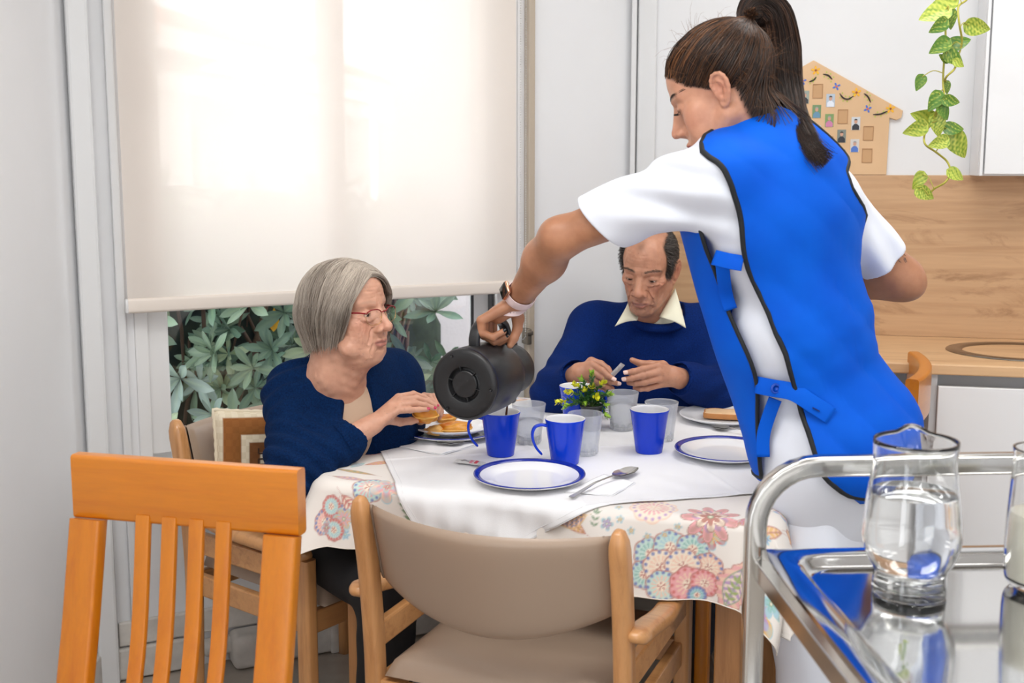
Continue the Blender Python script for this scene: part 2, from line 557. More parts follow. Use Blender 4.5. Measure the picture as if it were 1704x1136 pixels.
obj('end_cap', box((s1 + 0.003, -0.05, zb), (0.008, 0.02, 0.038), 0.003), m_frame, blind)
obj('roller_tube', tube([(s0, -0.05, 2.46), (s1, -0.05, 2.46)], 0.025, 16), m_frame, blind)
ch = []
sc, _ = on_wall(MW, 866, 300, -0.06); sc2, _ = on_wall(MW, 875, 300, -0.06)
zc0 = on_wall(MW, 868, 560, -0.06)[1]
for sx in (sc, sc2):
    for z in np.arange(zc0, 2.4, 0.0075):
        ch.append(xf(lathe([(0, -0.0022), (0.0022, 0), (0, 0.0022)], 6), Matrix.Translation((sx, -0.06, z))))
ch.append(tube([(sc, -0.06, 2.4), (sc, -0.06, zc0), ((sc + sc2) / 2, -0.06, zc0 - 0.01), (sc2, -0.06, zc0), (sc2, -0.06, 2.4)], 0.0006, 5))
obj('bead_chain', merge(*ch), mat('white_plastic_beads', (228, 228, 226), 0.3), blind)
sb, zt_ = on_wall(MW, 873, 558, -0.03)
obj('chain_holder', merge(box((sb, -0.045, zt_), (0.018, 0.04, 0.05), 0.004), box((sb, -0.06, zt_ + 0.012), (0.024, 0.02, 0.014), 0.003)), mat('worn_metal_bracket', (120, 112, 100), 0.4, 0.6), blind)

# ------------------------------------------------------------------ outside
m_stucco = mat('rough_white_stucco', (226, 220, 222), 0.9, bump=0.8, bscale=70, var=0.04)
g = tag(obj('ground', box((-3, 22, -0.25), (50, 36, 0.1)), mat('pale_paving_outside', (150, 145, 135), 0.9), smooth=False), kind='structure')
px0 = at(652, 300, 4.55); px1 = at(900, 300, 4.9)
pl = tag(obj('garden_wall', box((0, 0, 0), (1, 1, 1)), m_stucco, smooth=False), 'rough white stucco wall standing outside at the right of the window', 'wall')
bpy.data.objects.remove(pl)
pil = thing('stucco_pillar', 'rough white stucco pillar standing outside at the right of the window', 'pillar', (px0[0] + 0.42, 4.75, -0.2))
obj('pillar_shaft', box((0, 0, 1.7), (0.84, 0.4, 3.4), 0.01), m_stucco, pil, smooth=False)
obj('pillar_base', box((0, 0, 0.1), (0.90, 0.46, 0.2), 0.01), m_stucco, pil, smooth=False)
# neighbouring house with a tiled roof
P0, P1 = np.array([-4.35, 14.0]), np.array([-2.6, 26.0])
dh = (P1 - P0) / np.linalg.norm(P1 - P0); Lh = np.linalg.norm(P1 - P0)
hs = thing('neighbour_house', 'white single-storey house with a tiled roof seen faintly through the blind', 'house', (P0[0], P0[1], -0.2), math.atan2(dh[1], dh[0]))
m_hw = mat('white_house_wall', (240, 238, 235), 0.9)
obj('house_wall', box((Lh / 2, 4.6, 1.5), (Lh, 8.0, 3.0)), m_hw, hs, smooth=False)
m_tile = mat('terracotta_roof_tiles', (196, 128, 96), 0.8, var=0.15, vscale=3, bump=0.3, bscale=10)
rp = [(-0.3, 3.15), (3.2, 4.25), (7.2, 3.15), (7.2, 3.35), (3.2, 4.5), (-0.3, 3.38)]
obj('tiled_roof', ([(x, y, z) for x in (-0.4, Lh + 0.4) for (y, z) in rp], [(0, 1, 4, 5), (1, 2, 3, 4), (11, 10, 7, 6), (10, 9, 8, 7)] + [(i, i + 6, (i + 1) % 6 + 6, (i + 1) % 6) for i in range(6)]), m_tile, hs, smooth=False)
obj('fascia_board', box((Lh / 2, -0.28, 3.12), (Lh + 0.6, 0.06, 0.26)), m_hw, hs, smooth=False)
obj('porch_beam', box((Lh / 2, -0.1, 2.62), (Lh, 0.3, 0.22)), m_hw, hs, smooth=False)
for q in (0.4, 3.6, 7.2, 10.8):
    obj('porch_post', box((q, -0.1, 1.3), (0.3, 0.3, 2.5)), m_hw, hs, smooth=False)
for q in (2.0, 5.4, 9.0):
    obj('house_window', box((q, 0.58, 1.5), (1.2, 0.06, 1.5)), mat('shaded_house_window', (110, 110, 115), 0.3), hs, smooth=False)

# shrub with leathery rosettes of leaves, standing just outside the glass
def leaf(L, W, cup=0.15, n=7):
    V = []; 
    for i in range(n):
        u = i / (n - 1)
        w = W * (sin(pi * u ** 1.35) ** 0.8 if 0 < u < 1 else 0.04)
        z = cup * L * u * u
        for q in (-1, -0.5, 0, 0.5, 1): V.append((q * w / 2, u * L, z + 0.08 * W * abs(q) ** 1.5))
    return np.array(V), gridF(n, 5)

def place(base, M):
    return np.asarray(base) @ M[:3, :3].T + M[:3, 3]

def rotm(ax, a):
    return np.array(Matrix.Rotation(a, 4, Vector(ax)))

LB, LF = leaf(1.0, 0.31, -0.10)
Vs, Fs, Cs = [], [], []; n0 = 0
def rosette(c, nrm, size, cnt, tone):
    global n0
    nrm = np.asarray(nrm, float); nrm /= np.linalg.norm(nrm)
    ax = np.cross(nrm, (0.1, 0.2, 1)); ax /= np.linalg.norm(ax); ay = np.cross(nrm, ax)
    B = frame_mat(c, ax, ay, nrm)
    a0 = rng.uniform(0, 6.28)
    for k in range(cnt):
        a = a0 + k * 2.4
        open_ = 0.25 + 0.95 * (1 - k / cnt) if cnt > 3 else 0.8
        s = size * (0.55 + 0.45 * (1 - k / cnt)) * rng.uniform(0.85, 1.1)
        M = B @ rotm((0, 0, 1), a) @ rotm((1, 0, 0), pi / 2 - open_ * 1.25) @ np.diag([s, s, s, 1])
        Vs.append(place(LB, M)); Fs.append(LF + n0); n0 += len(LB)
        c0 = np.array(lin(tone)) * rng.uniform(0.75, 1.25)
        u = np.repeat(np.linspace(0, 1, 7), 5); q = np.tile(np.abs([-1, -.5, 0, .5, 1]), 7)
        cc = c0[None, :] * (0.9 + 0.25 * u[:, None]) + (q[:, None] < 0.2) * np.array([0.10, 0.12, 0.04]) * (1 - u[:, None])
        Cs.append(cc)

tones = [(128, 152, 128), (108, 136, 118), (154, 170, 138), (94, 120, 100), (136, 156, 148)]
for k in range(240):
    s_ = rng.uniform(-0.25, 1.25); z_ = rng.uniform(0.45, 1.36); y_ = rng.uniform(0.36, 0.70)
    if k < 26:   # the big ones near the glass
        s_ = 0.12 + 0.95 * (k % 9) / 8.5 + rng.uniform(-0.04, 0.04); z_ = 0.66 + 0.165 * (k // 9) + rng.uniform(-0.04, 0.04); y_ = rng.uniform(0.26, 0.38)
    c = np.array(MW @ Vector((s_, y_, z_)))
    nr = np.array([-0.25, -0.9, 0.35]) + rng.normal(0, 0.28, 3)
    rosette(c, nr, rng.uniform(0.10, 0.14) if k < 26 else rng.uniform(0.08, 0.12), rng.integers(7, 11), tones[rng.integers(0, 5)])
shr = thing('leafy_shrub', 'green shrub with rosettes of leathery leaves outside the window', 'shrub', tuple(np.array(MW @ Vector((0.5, 0.7, -0.2)))))
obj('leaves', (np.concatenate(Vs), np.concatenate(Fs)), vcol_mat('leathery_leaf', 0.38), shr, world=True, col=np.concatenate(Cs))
tag(shr.children[0], kind='stuff')
br_ = []
for k in range(70):
    a = np.array(MW @ Vector((rng.uniform(-0.1, 1.15), rng.uniform(0.55, 0.85), rng.uniform(0.0, 0.5))))
    b_ = a + np.array([rng.uniform(-0.25, 0.25), rng.uniform(-0.15, 0.1), rng.uniform(0.4, 0.9)])
    m_ = (a + b_) / 2 + rng.normal(0, 0.05, 3)
    br_.append(tube(smooth_path([a, m_, b_], 4), rng.uniform(0.004, 0.009), 5))
obj('branches', merge(*br_), mat('brown_twigs', (92, 72, 56), 0.8), shr, world=True)
# the shaded heart of the bush
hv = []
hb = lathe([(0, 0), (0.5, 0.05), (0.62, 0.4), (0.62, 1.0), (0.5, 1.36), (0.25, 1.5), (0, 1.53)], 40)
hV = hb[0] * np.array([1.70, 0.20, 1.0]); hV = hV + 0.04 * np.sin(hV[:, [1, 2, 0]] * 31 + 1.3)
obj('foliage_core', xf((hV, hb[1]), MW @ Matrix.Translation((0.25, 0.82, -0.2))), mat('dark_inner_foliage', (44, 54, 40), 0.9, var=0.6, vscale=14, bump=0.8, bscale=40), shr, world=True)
yl, yf = leaf(0.075, 0.035)
c = np.array(MW @ Vector((on_wall(MW, 457, 530, 0.3)[0], 0.3, on_wall(MW, 457, 530, 0.3)[1])))
obj('yellow_leaf', (place(yl, frame_mat(c + np.array([0, 0, 0.035]), np.array([0.9, 0.2, 0]), np.array([0, -0.1, -1.0]), np.array([0, -1, 0.1]))), yf), mat('yellow_leaf', (226, 172, 40), 0.5), shr, world=True)

# ================================================================== KITCHEN SIDE
m_oak = wood('oak_laminate', (206, 166, 126), (172, 128, 88), (0.55, 0.6, 9), 0.45, 2.2, amt=0.4, knots=True, bump=0.03)
m_oaktop = wood('oak_worktop', (222, 182, 138), (176, 130, 90), (0.7, 7, 7), 0.4, 2.5, amt=0.4, bump=0.02)
m_lac = mat('white_lacquer_front', (232, 233, 235), 0.22)
m_carc = mat('white_carcass', (205, 207, 210), 0.4)
kx = lambda x, y, d=0.0: on_wall(MK, x, y, d)
s_l = kx(1096, 300, -0.01)[0]
zs = kx(1550, 291.5, -0.012)[1]
bs = thing('backsplash_panel', 'oak wood-grain backsplash panel above the kitchen worktop', 'backsplash', (*KC, 0), KANG)
obj('panel', box(((s_l + 2.3) / 2, -0.006, (0.9 + zs) / 2), (2.3 - s_l, 0.012, zs - 0.9), 0.001), m_oak, bs, smooth=False)
CD = 0.52
wt = thing('kitchen_worktop', 'long oak wood-grain kitchen worktop under the backsplash', 'worktop', (*KC, 0), KANG)
s_w = 0.62
obj('worktop_slab', box(((s_w + 2.3) / 2, -CD / 2 - 0.01, 0.885), (2.3 - s_w, CD, 0.03), 0.004), m_oaktop, wt, smooth=False)
# sink let into the worktop
sx, _ = kx(1712, 572, -0.3)
sink = thing('kitchen_sink', 'steel sink bowl let into the worktop at the right edge', 'sink', (KC[0] + cos(KANG) * sx + sin(KANG) * 0.27, KC[1] + sin(KANG) * sx - cos(KANG) * 0.27, 0.9), KANG)
prof = [(0.0, -0.012), (0.11, -0.010), (0.135, -0.003), (0.142, 0.004), (0.15, 0.0055), (0.172, 0.004), (0.175, 0.001)]
sv, sf = lathe(prof, 48); sv[:, 0] *= 1.25
obj('sink_bowl', (sv, sf), mat('dark_brushed_steel', (150, 140, 128), 0.28, 1.0), sink)
obj('drain', lathe([(0, -0.009), (0.02, -0.008), (0.022, -0.006), (0.03, -0.0085)], 24), mat('drain_steel', (90, 88, 86), 0.3, 1.0), sink)
# base cabinet
fy = -CD + 0.01
c0 = kx(1545, 700, fy)[0]; c1 = kx(1557, 700, fy)[0]
zt = kx(1600, 642, fy)[1]; zs2 = kx(1600, 908, fy)[1]
bc = thing('base_cabinet', 'white handleless kitchen base cabinet under the worktop', 'cabinet', (*KC, 0), KANG)
obj('cabinet_body', merge(box(((c0 + 0.018 + c0) / 2, fy / 2, 0.435), (0.018, -fy, 0.87)), box(((c0 + 2.2) / 2, fy / 2 + 0.02, 0.5), (2.2 - c0 - 0.02, -fy - 0.06, 0.72)), box(((c0 + 2.2) / 2, fy + 0.06, 0.06), (2.2 - c0, 0.02, 0.12))), m_carc, bc, smooth=False)
obj('door', box(((c1 + c1 + 0.62) / 2, fy - 0.008, (zt + zs2) / 2 + 0.002), (0.62, 0.018, zt - zs2 - 0.004), 0.002), m_lac, bc, smooth=False)
obj('drawer', box(((c1 + c1 + 0.62) / 2, fy - 0.008, (0.12 + zs2) / 2 - 0.002), (0.62, 0.018, zs2 - 0.12 - 0.004), 0.002), m_lac, bc, smooth=False)
obj('door', box(((c1 + 0.623 + 2.2) / 2, fy - 0.008, (zt + 0.12) / 2), (2.2 - c1 - 0.625, 0.018, zt - 0.12), 0.002), m_lac, bc, smooth=False)
# wall cabinet
uy = -0.14
u0 = kx(1629, 250, uy)[0]
uc = thing('wall_cabinet', 'white kitchen wall cabinet above the worktop at the right', 'cabinet', (*KC, 0), KANG)
obj('cabinet_body', box(((u0 + 2.2) / 2, uy / 2, zs + 0.45), (2.2 - u0, -uy - 0.002, 0.9)), m_lac, uc, smooth=False)
u1 = kx(1640, 250, uy - 0.02)[0]
obj('door', box(((u1 + u1 + 0.55) / 2, uy - 0.011, zs + 0.452), (0.55, 0.018, 0.894), 0.0015), m_lac, uc, smooth=False)
obj('side_panel', box(((u0 + u1) / 2 - 0.002, uy - 0.011, zs + 0.45), (u1 - u0 - 0.006, 0.018, 0.9), 0.001), m_lac, uc, smooth=False)

# ------------------------------------------------------------------ house-shaped photo board
def kz(x, y): return kx(1300 + x / 3.342, y / 3.342, -0.01)
ap = kz(180, 335); er = kz(677, 615); er2 = kz(668, 655); eu = kz(640, 668); ei = kz(602, 655); bt = kz(584, 975)
zb_ = zs + 0.001
mir = lambda p: (2 * ap[0] - p[0], p[1])
poly = [ap, er, er2, eu, ei, (bt[0], zb_)]
poly = poly + [mir(p) for p in poly[:0:-1]]
m_mdf = mat('plywood_board', (214, 178, 138), 0.6, var=0.06, vscale=5)
pb = thing('photo_board', 'house-shaped plywood board with small portrait photos and painted flowers', 'board', (*KC, 0), KANG)
Mv = Matrix(((1, 0, 0, 0), (0, 0, 1, -0.0), (0, 1, 0, 0), (0, 0, 0, 1)))
V_, F_ = prism([(p[0], p[1]) for p in poly], 0.012, 0.0015)
V_ = np.stack([V_[:, 0], -V_[:, 2] - 0.001, V_[:, 1]], 1)
obj('board_panel', (V_, F_), m_mdf, pb, smooth=False)
def vplate(x, y, w, h, d, th=0.002):
    a, z = kz(x, y); return box((a, -0.0135 - d, z), (w, th, h))
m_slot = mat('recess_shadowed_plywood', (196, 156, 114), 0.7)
for (x, y) in ((203, 507), (342, 648), (484, 741), (259, 797), (477, 865)):
    a, z = kz(x, y)
    fr = merge(box((a - 0.0145, -0.014, z), (0.0015, 0.003, 0.043)), box((a + 0.0145, -0.014, z), (0.0015, 0.003, 0.043)), box((a, -0.014, z + 0.021), (0.03, 0.003, 0.0015)), box((a, -0.014, z - 0.021), (0.03, 0.003, 0.0015)))
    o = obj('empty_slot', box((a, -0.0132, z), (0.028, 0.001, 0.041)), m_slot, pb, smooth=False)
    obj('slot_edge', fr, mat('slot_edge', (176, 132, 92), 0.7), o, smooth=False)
bgc = [(150, 160, 150), (176, 190, 205), (110, 140, 96), (160, 175, 190), (120, 150, 90), (200, 205, 210), (190, 200, 215), (120, 128, 120), (205, 200, 196), (140, 130, 120), (120, 132, 96), (170, 120, 140)]
clc = [(40, 42, 48), (220, 226, 236), (96, 140, 168), (130, 160, 170), (196, 120, 160), (30, 32, 40), (150, 165, 185), (28, 30, 40), (70, 110, 190), (40, 36, 36), (50, 54, 44), (120, 60, 90)]
for i, (x, y) in enumerate(((131, 541), (274, 559), (197, 620), (123, 650), (267, 670), (414, 687), (195, 733), (335, 757), (408, 810), (191, 840), (330, 867), (120, 770))):
    a, z = kz(x, y)
    o = obj('portrait_photo', box((a, -0.0138, z), (0.026, 0.0012, 0.040)), mat('photo_print_background', bgc[i], 0.35), pb, smooth=False)
    # sitter: shoulders, head, hair
    sh = [(a + 0.0105 * q, -0.0148, z - 0.0195) for q in (-1, 1)] + [(a + 0.0105, -0.0148, z - 0.008), (a + 0.004, -0.0148, z - 0.001), (a - 0.004, -0.0148, z - 0.001), (a - 0.0105, -0.0148, z - 0.008)]
    obj('sitter_shoulders', (sh, [(0, 1, 2, 3, 4, 5)]), mat('photo_print_clothes', clc[i], 0.35), o, smooth=False)
    hd = [(a + 0.0050 * cos(q), -0.0150, z + 0.006 + 0.0065 * sin(q)) for q in np.linspace(0, 2 * pi, 14, endpoint=False)]
    obj('sitter_face', (hd, [tuple(range(14))]), mat('photo_print_skin', (196, 150, 126), 0.35), o, smooth=False)
    hh = [(a + 0.0058 * cos(q), -0.0152, z + 0.0075 + 0.007 * sin(q)) for q in np.linspace(0.35, pi - 0.35, 8)]
    obj('sitter_hair', (hh, [tuple(range(8))]), mat('photo_print_hair', ((150, 148, 146), (40, 34, 30))[i % 2], 0.35), o, smooth=False)
def petals(x, y, n, R, c, cc):
    a, z = kz(x, y); L = []
    for k in range(n):
        q = 2 * pi * k / n + 0.4
        pts = [(a + R * 0.62 * cos(q) + R * (0.42 * cos(w) * cos(q) - 0.24 * sin(w) * sin(q)), -0.0145, z + R * 0.62 * sin(q) + R * (0.42 * cos(w) * sin(q) + 0.24 * sin(w) * cos(q))) for w in np.linspace(0, 2 * pi, 10, endpoint=False)]
        L.append((pts, [tuple(range(10))]))
    o = obj('painted_flower', merge(*L), mat('flower_paint', c, 0.5), pb, smooth=False)
    obj('flower_centre', ([(a + R * 0.25 * cos(w), -0.0148, z + R * 0.25 * sin(w)) for w in np.linspace(0, 2 * pi, 10, endpoint=False)], [tuple(range(10))]), mat('flower_centre_paint', cc, 0.5), o, smooth=False)
for (x, y) in ((192, 392), (418, 515), (607, 605)): petals(x, y, 5, 0.014, (240, 178, 30), (150, 70, 30))
for (x, y) in ((119, 452), (307, 481), (480, 606), (270, 935)): petals(x, y, 4, 0.012, (70, 110, 200), (220, 90, 50))
for st in (((155, 455), (180, 445), (195, 428)), ((232, 412), (262, 420), (283, 442)), ((325, 520), (345, 545), (372, 551), (400, 535)), ((460, 520), (482, 538), (497, 570)), ((510, 637), (552, 634), (590, 618))):
    pts = [(kz(*p)[0], -0.0145, kz(*p)[1]) for p in st]
    pts = smooth_path(pts, 5)
    obj('painted_stem', tube(pts, 0.0026 * np.clip(np.sin(np.linspace(0.3, pi - 0.3, len(pts))) * 1.3, 0.3, 1), 6), mat('black_paint', (36, 34, 30), 0.5), pb)
    lf = []
    for p in pts[2::4]:
        lf.append(box((p[0] + 0.004, -0.0142, p[2] + 0.007), (0.003, 0.001, 0.004))); lf.append(box((p[0] - 0.003, -0.0142, p[2] - 0.007), (0.003, 0.001, 0.004)))
    obj('painted_leaves', merge(*lf), mat('lime_paint', (170, 200, 60), 0.5), pb, smooth=False)

# ------------------------------------------------------------------ trailing pothos
VY = 3.05
def vz(x, y, dy=0.0): return at(1300 + x / 3.342, y / 3.342, VY + dy)
m_vine = vcol_mat('pothos_leaf', 0.35)
stems = [[(1080, -60), (1030, 0), (985, 40), (990, 130), (1005, 230), (985, 310), (965, 380), (925, 420), (905, 450)],
         [(905, -60), (930, 30), (915, 150), (915, 250), (905, 350), (900, 460), (905, 540), (870, 600), (840, 680), (800, 740), (800, 800), (860, 845), (920, 895), (940, 950), (915, 1010), (850, 1050), (820, 1085)]]
pv = thing('pothos_vine', 'trailing pothos stems with yellow-green marbled heart-shaped leaves', 'houseplant', tuple(vz(915, 250)))
sm = []
for s_ in stems:
    P = [vz(x, y, 0.02 * sin(i * 1.7)) for i, (x, y) in enumerate(s_)]
    sm.append(tube(smooth_path(P, 6), 0.0028, 7))
leaves = [(845, 78, 150, 200, 0), (905, 10, 120, 190, 0), (870, 150, 100, 215, 1), (1100, 153, 125, 350, 0), (875, 262, 110, 215, 1), (1000, 235, 110, 20, 1), (965, 325, 105, 330, 1), (905, 320, 60, 150, 1),
          (768, 465, 80, 250, 1), (850, 570, 105, 240, 1), (920, 490, 65, 280, 1), (950, 562, 85, 350, 1), (780, 645, 115, 170, 0), (740, 720, 120, 200, 0), (870, 700, 115, 280, 0), (965, 715, 100, 0, 1),
          (905, 625, 90, 300, 1), (985, 810, 150, 300, 0), (870, 795, 100, 200, 0), (760, 1010, 95, 240, 0), (975, 975, 90, 330, 0), (805, 1080, 100, 330, 0), (940, 110, 100, 280, 1), (990, 355, 60, 330, 0)]
HV, HC, HF = [], [], []; n0 = 0
pet = []
for i, (x, y, L, ang, dk) in enumerate(leaves):
    L = L / 3.342 / F_PX * VY * 1.08
    nu, nv = 14, 9
    u = np.linspace(0, 1, nu)[:, None]; q = np.linspace(-1, 1, nv)[None, :]
    w = 0.40 * (np.sin(pi * u ** 0.62) ** 0.75) * (1 - 0.25 * u)
    X = q * w; Y = u - 0.16 * (np.abs(q) ** 1.2) * (1 - u) ** 3 - 0.5 + 0 * q
    Z = 0.10 * np.abs(q) * w * 2 - 0.22 * (u - 0.4) ** 2
    P = np.stack([X, Y, Z], -1).reshape(-1, 3) * L
    a = radians(ang)
    ty = np.array([cos(a), 0.0, sin(a)]); nrm = np.array([0.2 * sin(i * 2.1), -0.9, 0.35 * cos(i * 1.3)])
    tx = np.cross(ty, nrm); tx /= np.linalg.norm(tx); nrm = np.cross(tx, ty)
    c = vz(x, y, 0.03 * sin(i * 2.7))
    HV.append(place(P, frame_mat(c, tx, ty, nrm))); HF.append(gridF(nu, nv) + n0); n0 += nu * nv
    fu = np.sin(u * 23 + i) * np.sin(q * 9 + i * 2 + u * 7) + 0.7 * np.sin(u * 51 + q * 17 + i * 5)
    k = np.clip(0.5 + fu * 0.55 - (0.55 if dk else 0.0), 0, 1)[..., None]
    g1, g2 = np.array(lin((92, 140, 34))), np.array(lin((214, 216, 96)))
    if dk: g1 = np.array(lin((70, 118, 34)))
    HC.append((g1 * (1 - k) + g2 * k).reshape(-1, 3))
    base = c - ty * L * 0.5
    allp = np.concatenate([smooth_path([vz(*p) for p in s_], 4) for s_ in stems])
    j = np.argmin(np.linalg.norm(allp - base, axis=1))
    mid = (allp[j] + base) / 2 + np.array([0, 0, 0.01])
    pet.append(tube(smooth_path([allp[j], mid, base + ty * L * 0.05], 4), 0.0013, 5))
obj('leaves', (np.concatenate(HV), np.concatenate(HF)), m_vine, pv, world=True, col=np.concatenate(HC))
obj('stem', merge(*sm, *pet), mat('pothos_stem', (176, 170, 70), 0.5), pv, world=True)
# ================================================================== TABLE
TA = radians(-18.5)
e1, e2 = np.array([cos(TA), sin(TA)]), np.array([-sin(TA), cos(TA)])
T0 = np.array([-0.433, 2.484])             # front-left corner
TWX, TWY = 0.99, 0.98
TC = T0 + e1 * TWX / 2 + e2 * TWY / 2
TZ = 0.742
m_beech = wood('beech_wood', (206, 150, 96), (160, 104, 58), (16, 16, 1.2), 0.32, 3, coat=0.3)
m_beech_x = wood('beech_wood_across', (206, 150, 96), (160, 104, 58), (1.5, 12, 16), 0.32, 3, coat=0.3)
m_tabw = wood('table_wood', (176, 124, 76), (130, 84, 46), (14, 14, 1.2), 0.4, 3, coat=0.1)
m_orange = wood('orange_stained_wood', (206, 122, 10), (184, 98, 6), (14, 14, 1.4), 0.3, 2.5, coat=0.35)
m_orange_x = wood('orange_stained_wood_across', (208, 124, 11), (186, 100, 6), (1.2, 10, 14), 0.3, 2.5, coat=0.35)
m_vinyl = mat('taupe_vinyl', (160, 139, 121), 0.34, bump=0.12, bscale=700, spec=0.5)
m_pipe = mat('taupe_piping', (140, 120, 104), 0.4)

tb = thing('dining_table', 'square wooden dining table under the floral tablecloth', 'table', (*TC, 0), TA)
obj('tabletop', box((0, 0, TZ - 0.016), (TWX - 0.02, TWY - 0.02, 0.028), 0.004), m_tabw, tb, smooth=False)
hx, hy = TWX / 2, TWY / 2
for sx in (-1, 1):
    for sy in (-1, 1):
        obj('leg', box((sx * (hx - 0.075), sy * (hy - 0.075), 0.355), (0.065, 0.065, 0.71), 0.004), m_tabw, tb, smooth=False)
for sy in (-1, 1): obj('rail', box((0, sy * (hy - 0.065), 0.665), (TWX - 0.22, 0.022, 0.09), 0.002), m_tabw, tb, smooth=False)
for sx in (-1, 1): obj('rail', box((sx * (hx - 0.065), 0, 0.665), (0.022, TWY - 0.22, 0.09), 0.002), m_tabw, tb, smooth=False)


# ------------------------------------------------------------------ cloths
def drape(u, v, top, off, amp, freq, seed, R=0.05, rr=0.022):
    """flat cloth position (u, v) in the table's frame -> draped position; table half extents hx, hy with rounded corners R"""
    ax, ay = np.abs(u), np.abs(v)
    cx, cy = hx - R, hy - R
    dx, dy = np.maximum(ax - cx, 0), np.maximum(ay - cy, 0)
    dc = np.hypot(dx, dy)
    nx = np.where(dc > 1e-9, dx / np.maximum(dc, 1e-9), 0); ny = np.where(dc > 1e-9, dy / np.maximum(dc, 1e-9), 0)
    d = dc - R                                     # arc length past the edge
    inside = d <= 0
    dd = np.maximum(d, 0)
    th = np.minimum(dd / rr, pi / 2)
    out = rr * np.sin(th); dn = rr * (1 - np.cos(th)) + np.maximum(dd - rr * pi / 2, 0)
    # perimeter coordinate for the folds
    per = np.where(ax - cx > ay - cy, v * np.sign(u) + 5, -u * np.sign(v)) + np.arctan2(v, u) * 0.10
    f = np.sin(per * freq + seed) * 0.6 + np.sin(per * freq * 0.43 + seed * 2.1) * 0.6 + 0.3 * np.sin(per * freq * 2.3 + seed)
    corner = (nx * ny * 2) ** 1
    out = out + np.maximum(dn, 0) * (0.06 + amp * f + 0.30 * corner) + off
    px = np.where(dc > 0, np.sign(u) * (np.minimum(ax, cx) + nx * R), u); py = np.where(dc > 0, np.sign(v) * (np.minimum(ay, cy) + ny * R), v)
    X = np.where(inside, u, px + np.sign(u) * nx * out); Y = np.where(inside, v, py + np.sign(v) * ny * out)
    Z = top - np.where(inside, 0, dn)
    return X, Y, Z


def to_table(P):
    d = np.asarray(P)[..., :2] - TC
    return d @ e1, d @ e2

# --- floral cloth, its print drawn in the flat cloth's own coordinates
FX, FY = 1.31, 1.32
FOX, FOY = 0.018, 0.0
NU, NV = 520, 512
gu = np.linspace(-FX / 2, FX / 2, NU); gv = np.linspace(-FY / 2, FY / 2, NV)
U, V = np.meshgrid(gu, gv, indexing='ij')
FA = radians(-2.5)
UU = U * cos(FA) - V * sin(FA) + FOX; VV = U * sin(FA) + V * cos(FA) + FOY
X, Y, Z = drape(UU, VV, TZ + 0.002, 0.002, 0.16, 17, 0.6)
Z = Z + 0.0008 * np.sin(UU * 23 + 1) * np.sin(VV * 19)
ground = np.array(lin((236, 229, 222)))
colr = np.tile(ground, (NU, NV, 1))
pr = np.random.default_rng(3)
def L3(c): return np.array(lin(c))
PAL = dict(rust=L3((176, 74, 58)), peach=L3((240, 196, 170)), ochre=L3((226, 176, 76)), blue=L3((44, 92, 176)), sky=L3((150, 198, 214)), green=L3((92, 150, 92)), teal=L3((110, 184, 176)), pink=L3((232, 150, 158)), lilac=L3((176, 130, 190)), red=L3((204, 62, 58)), brown=L3((160, 110, 80)), cream=L3((244, 226, 204)), mint=L3((190, 222, 214)))
def region(u0, v0, R):
    i0, i1 = np.searchsorted(gu, (u0 - R, u0 + R)); j0, j1 = np.searchsorted(gv, (v0 - R, v0 + R))
    if i1 - i0 < 2 or j1 - j0 < 2: return None
    s = (slice(i0, i1), slice(j0, j1))
    x = U[s] - u0; y = V[s] - v0
    return s, x, y
def put(s, m, c, a=1.0):
    m = np.clip(m, 0, 1)[..., None] * a
    colr[s] = colr[s] * (1 - m) + c * m
sm_ = lambda e, x: np.clip(0.5 + x / (2 * e), 0, 1)
EP = 0.0016
def scallop(u0, v0, R, fill, dot=PAL['blue'], line=PAL['rust'], inner=PAL['sky'], n=9, ang=0.0, fan=True):
    q = region(u0, v0, R * 1.15)
    if q is None: return
    s, x, y = q; r = np.hypot(x, y); a = np.arctan2(y, x) + ang
    Ro = R * (0.90 + 0.10 * np.abs(np.cos(a * n / 2)))
    put(s, sm_(EP, Ro - r), line); put(s, sm_(EP, Ro - 0.0028 - r), fill)
    # beads round the rim
    k = np.round(a / (2 * pi / (2 * n))) * (2 * pi / (2 * n)) - ang
    bx, by = R * 0.80 * np.cos(k), R * 0.80 * np.sin(k)
    put(s, sm_(EP, 0.0034 - np.hypot(x - bx, y - by)), dot)
    put(s, sm_(EP, R * 0.62 - r) * sm_(0.35, np.sin(a * 2 * n)), inner, 0.9)
    put(s, sm_(EP, R * 0.30 - r), PAL['cream']); 
    put(s, sm_(EP, R * 0.26 - r) * sm_(0.4, np.cos(a * 5) - 0.2), line, 0.85)
def flower(u0, v0, R, c1, c2, n=6, ang=0.0, line=PAL['sky']):
    q = region(u0, v0, R * 1.1)
    if q is None: return
    s, x, y = q; r = np.hypot(x, y); a = np.arctan2(y, x) + ang
    Ro = R * (0.42 + 0.58 * np.abs(np.cos(a * n / 2)) ** 0.7)
    put(s, sm_(EP, Ro - r), line); put(s, sm_(EP, Ro - 0.003 - r), c1); put(s, sm_(EP, Ro * 0.62 - r), c2)
    put(s, sm_(0.3, np.abs(np.cos(a * n / 2)) - 0.985) * sm_(EP, Ro * 0.9 - r), line)
    put(s, sm_(EP, R * 0.17 - r), PAL['green']); put(s, sm_(EP, R * 0.09 - r), PAL['cream'])
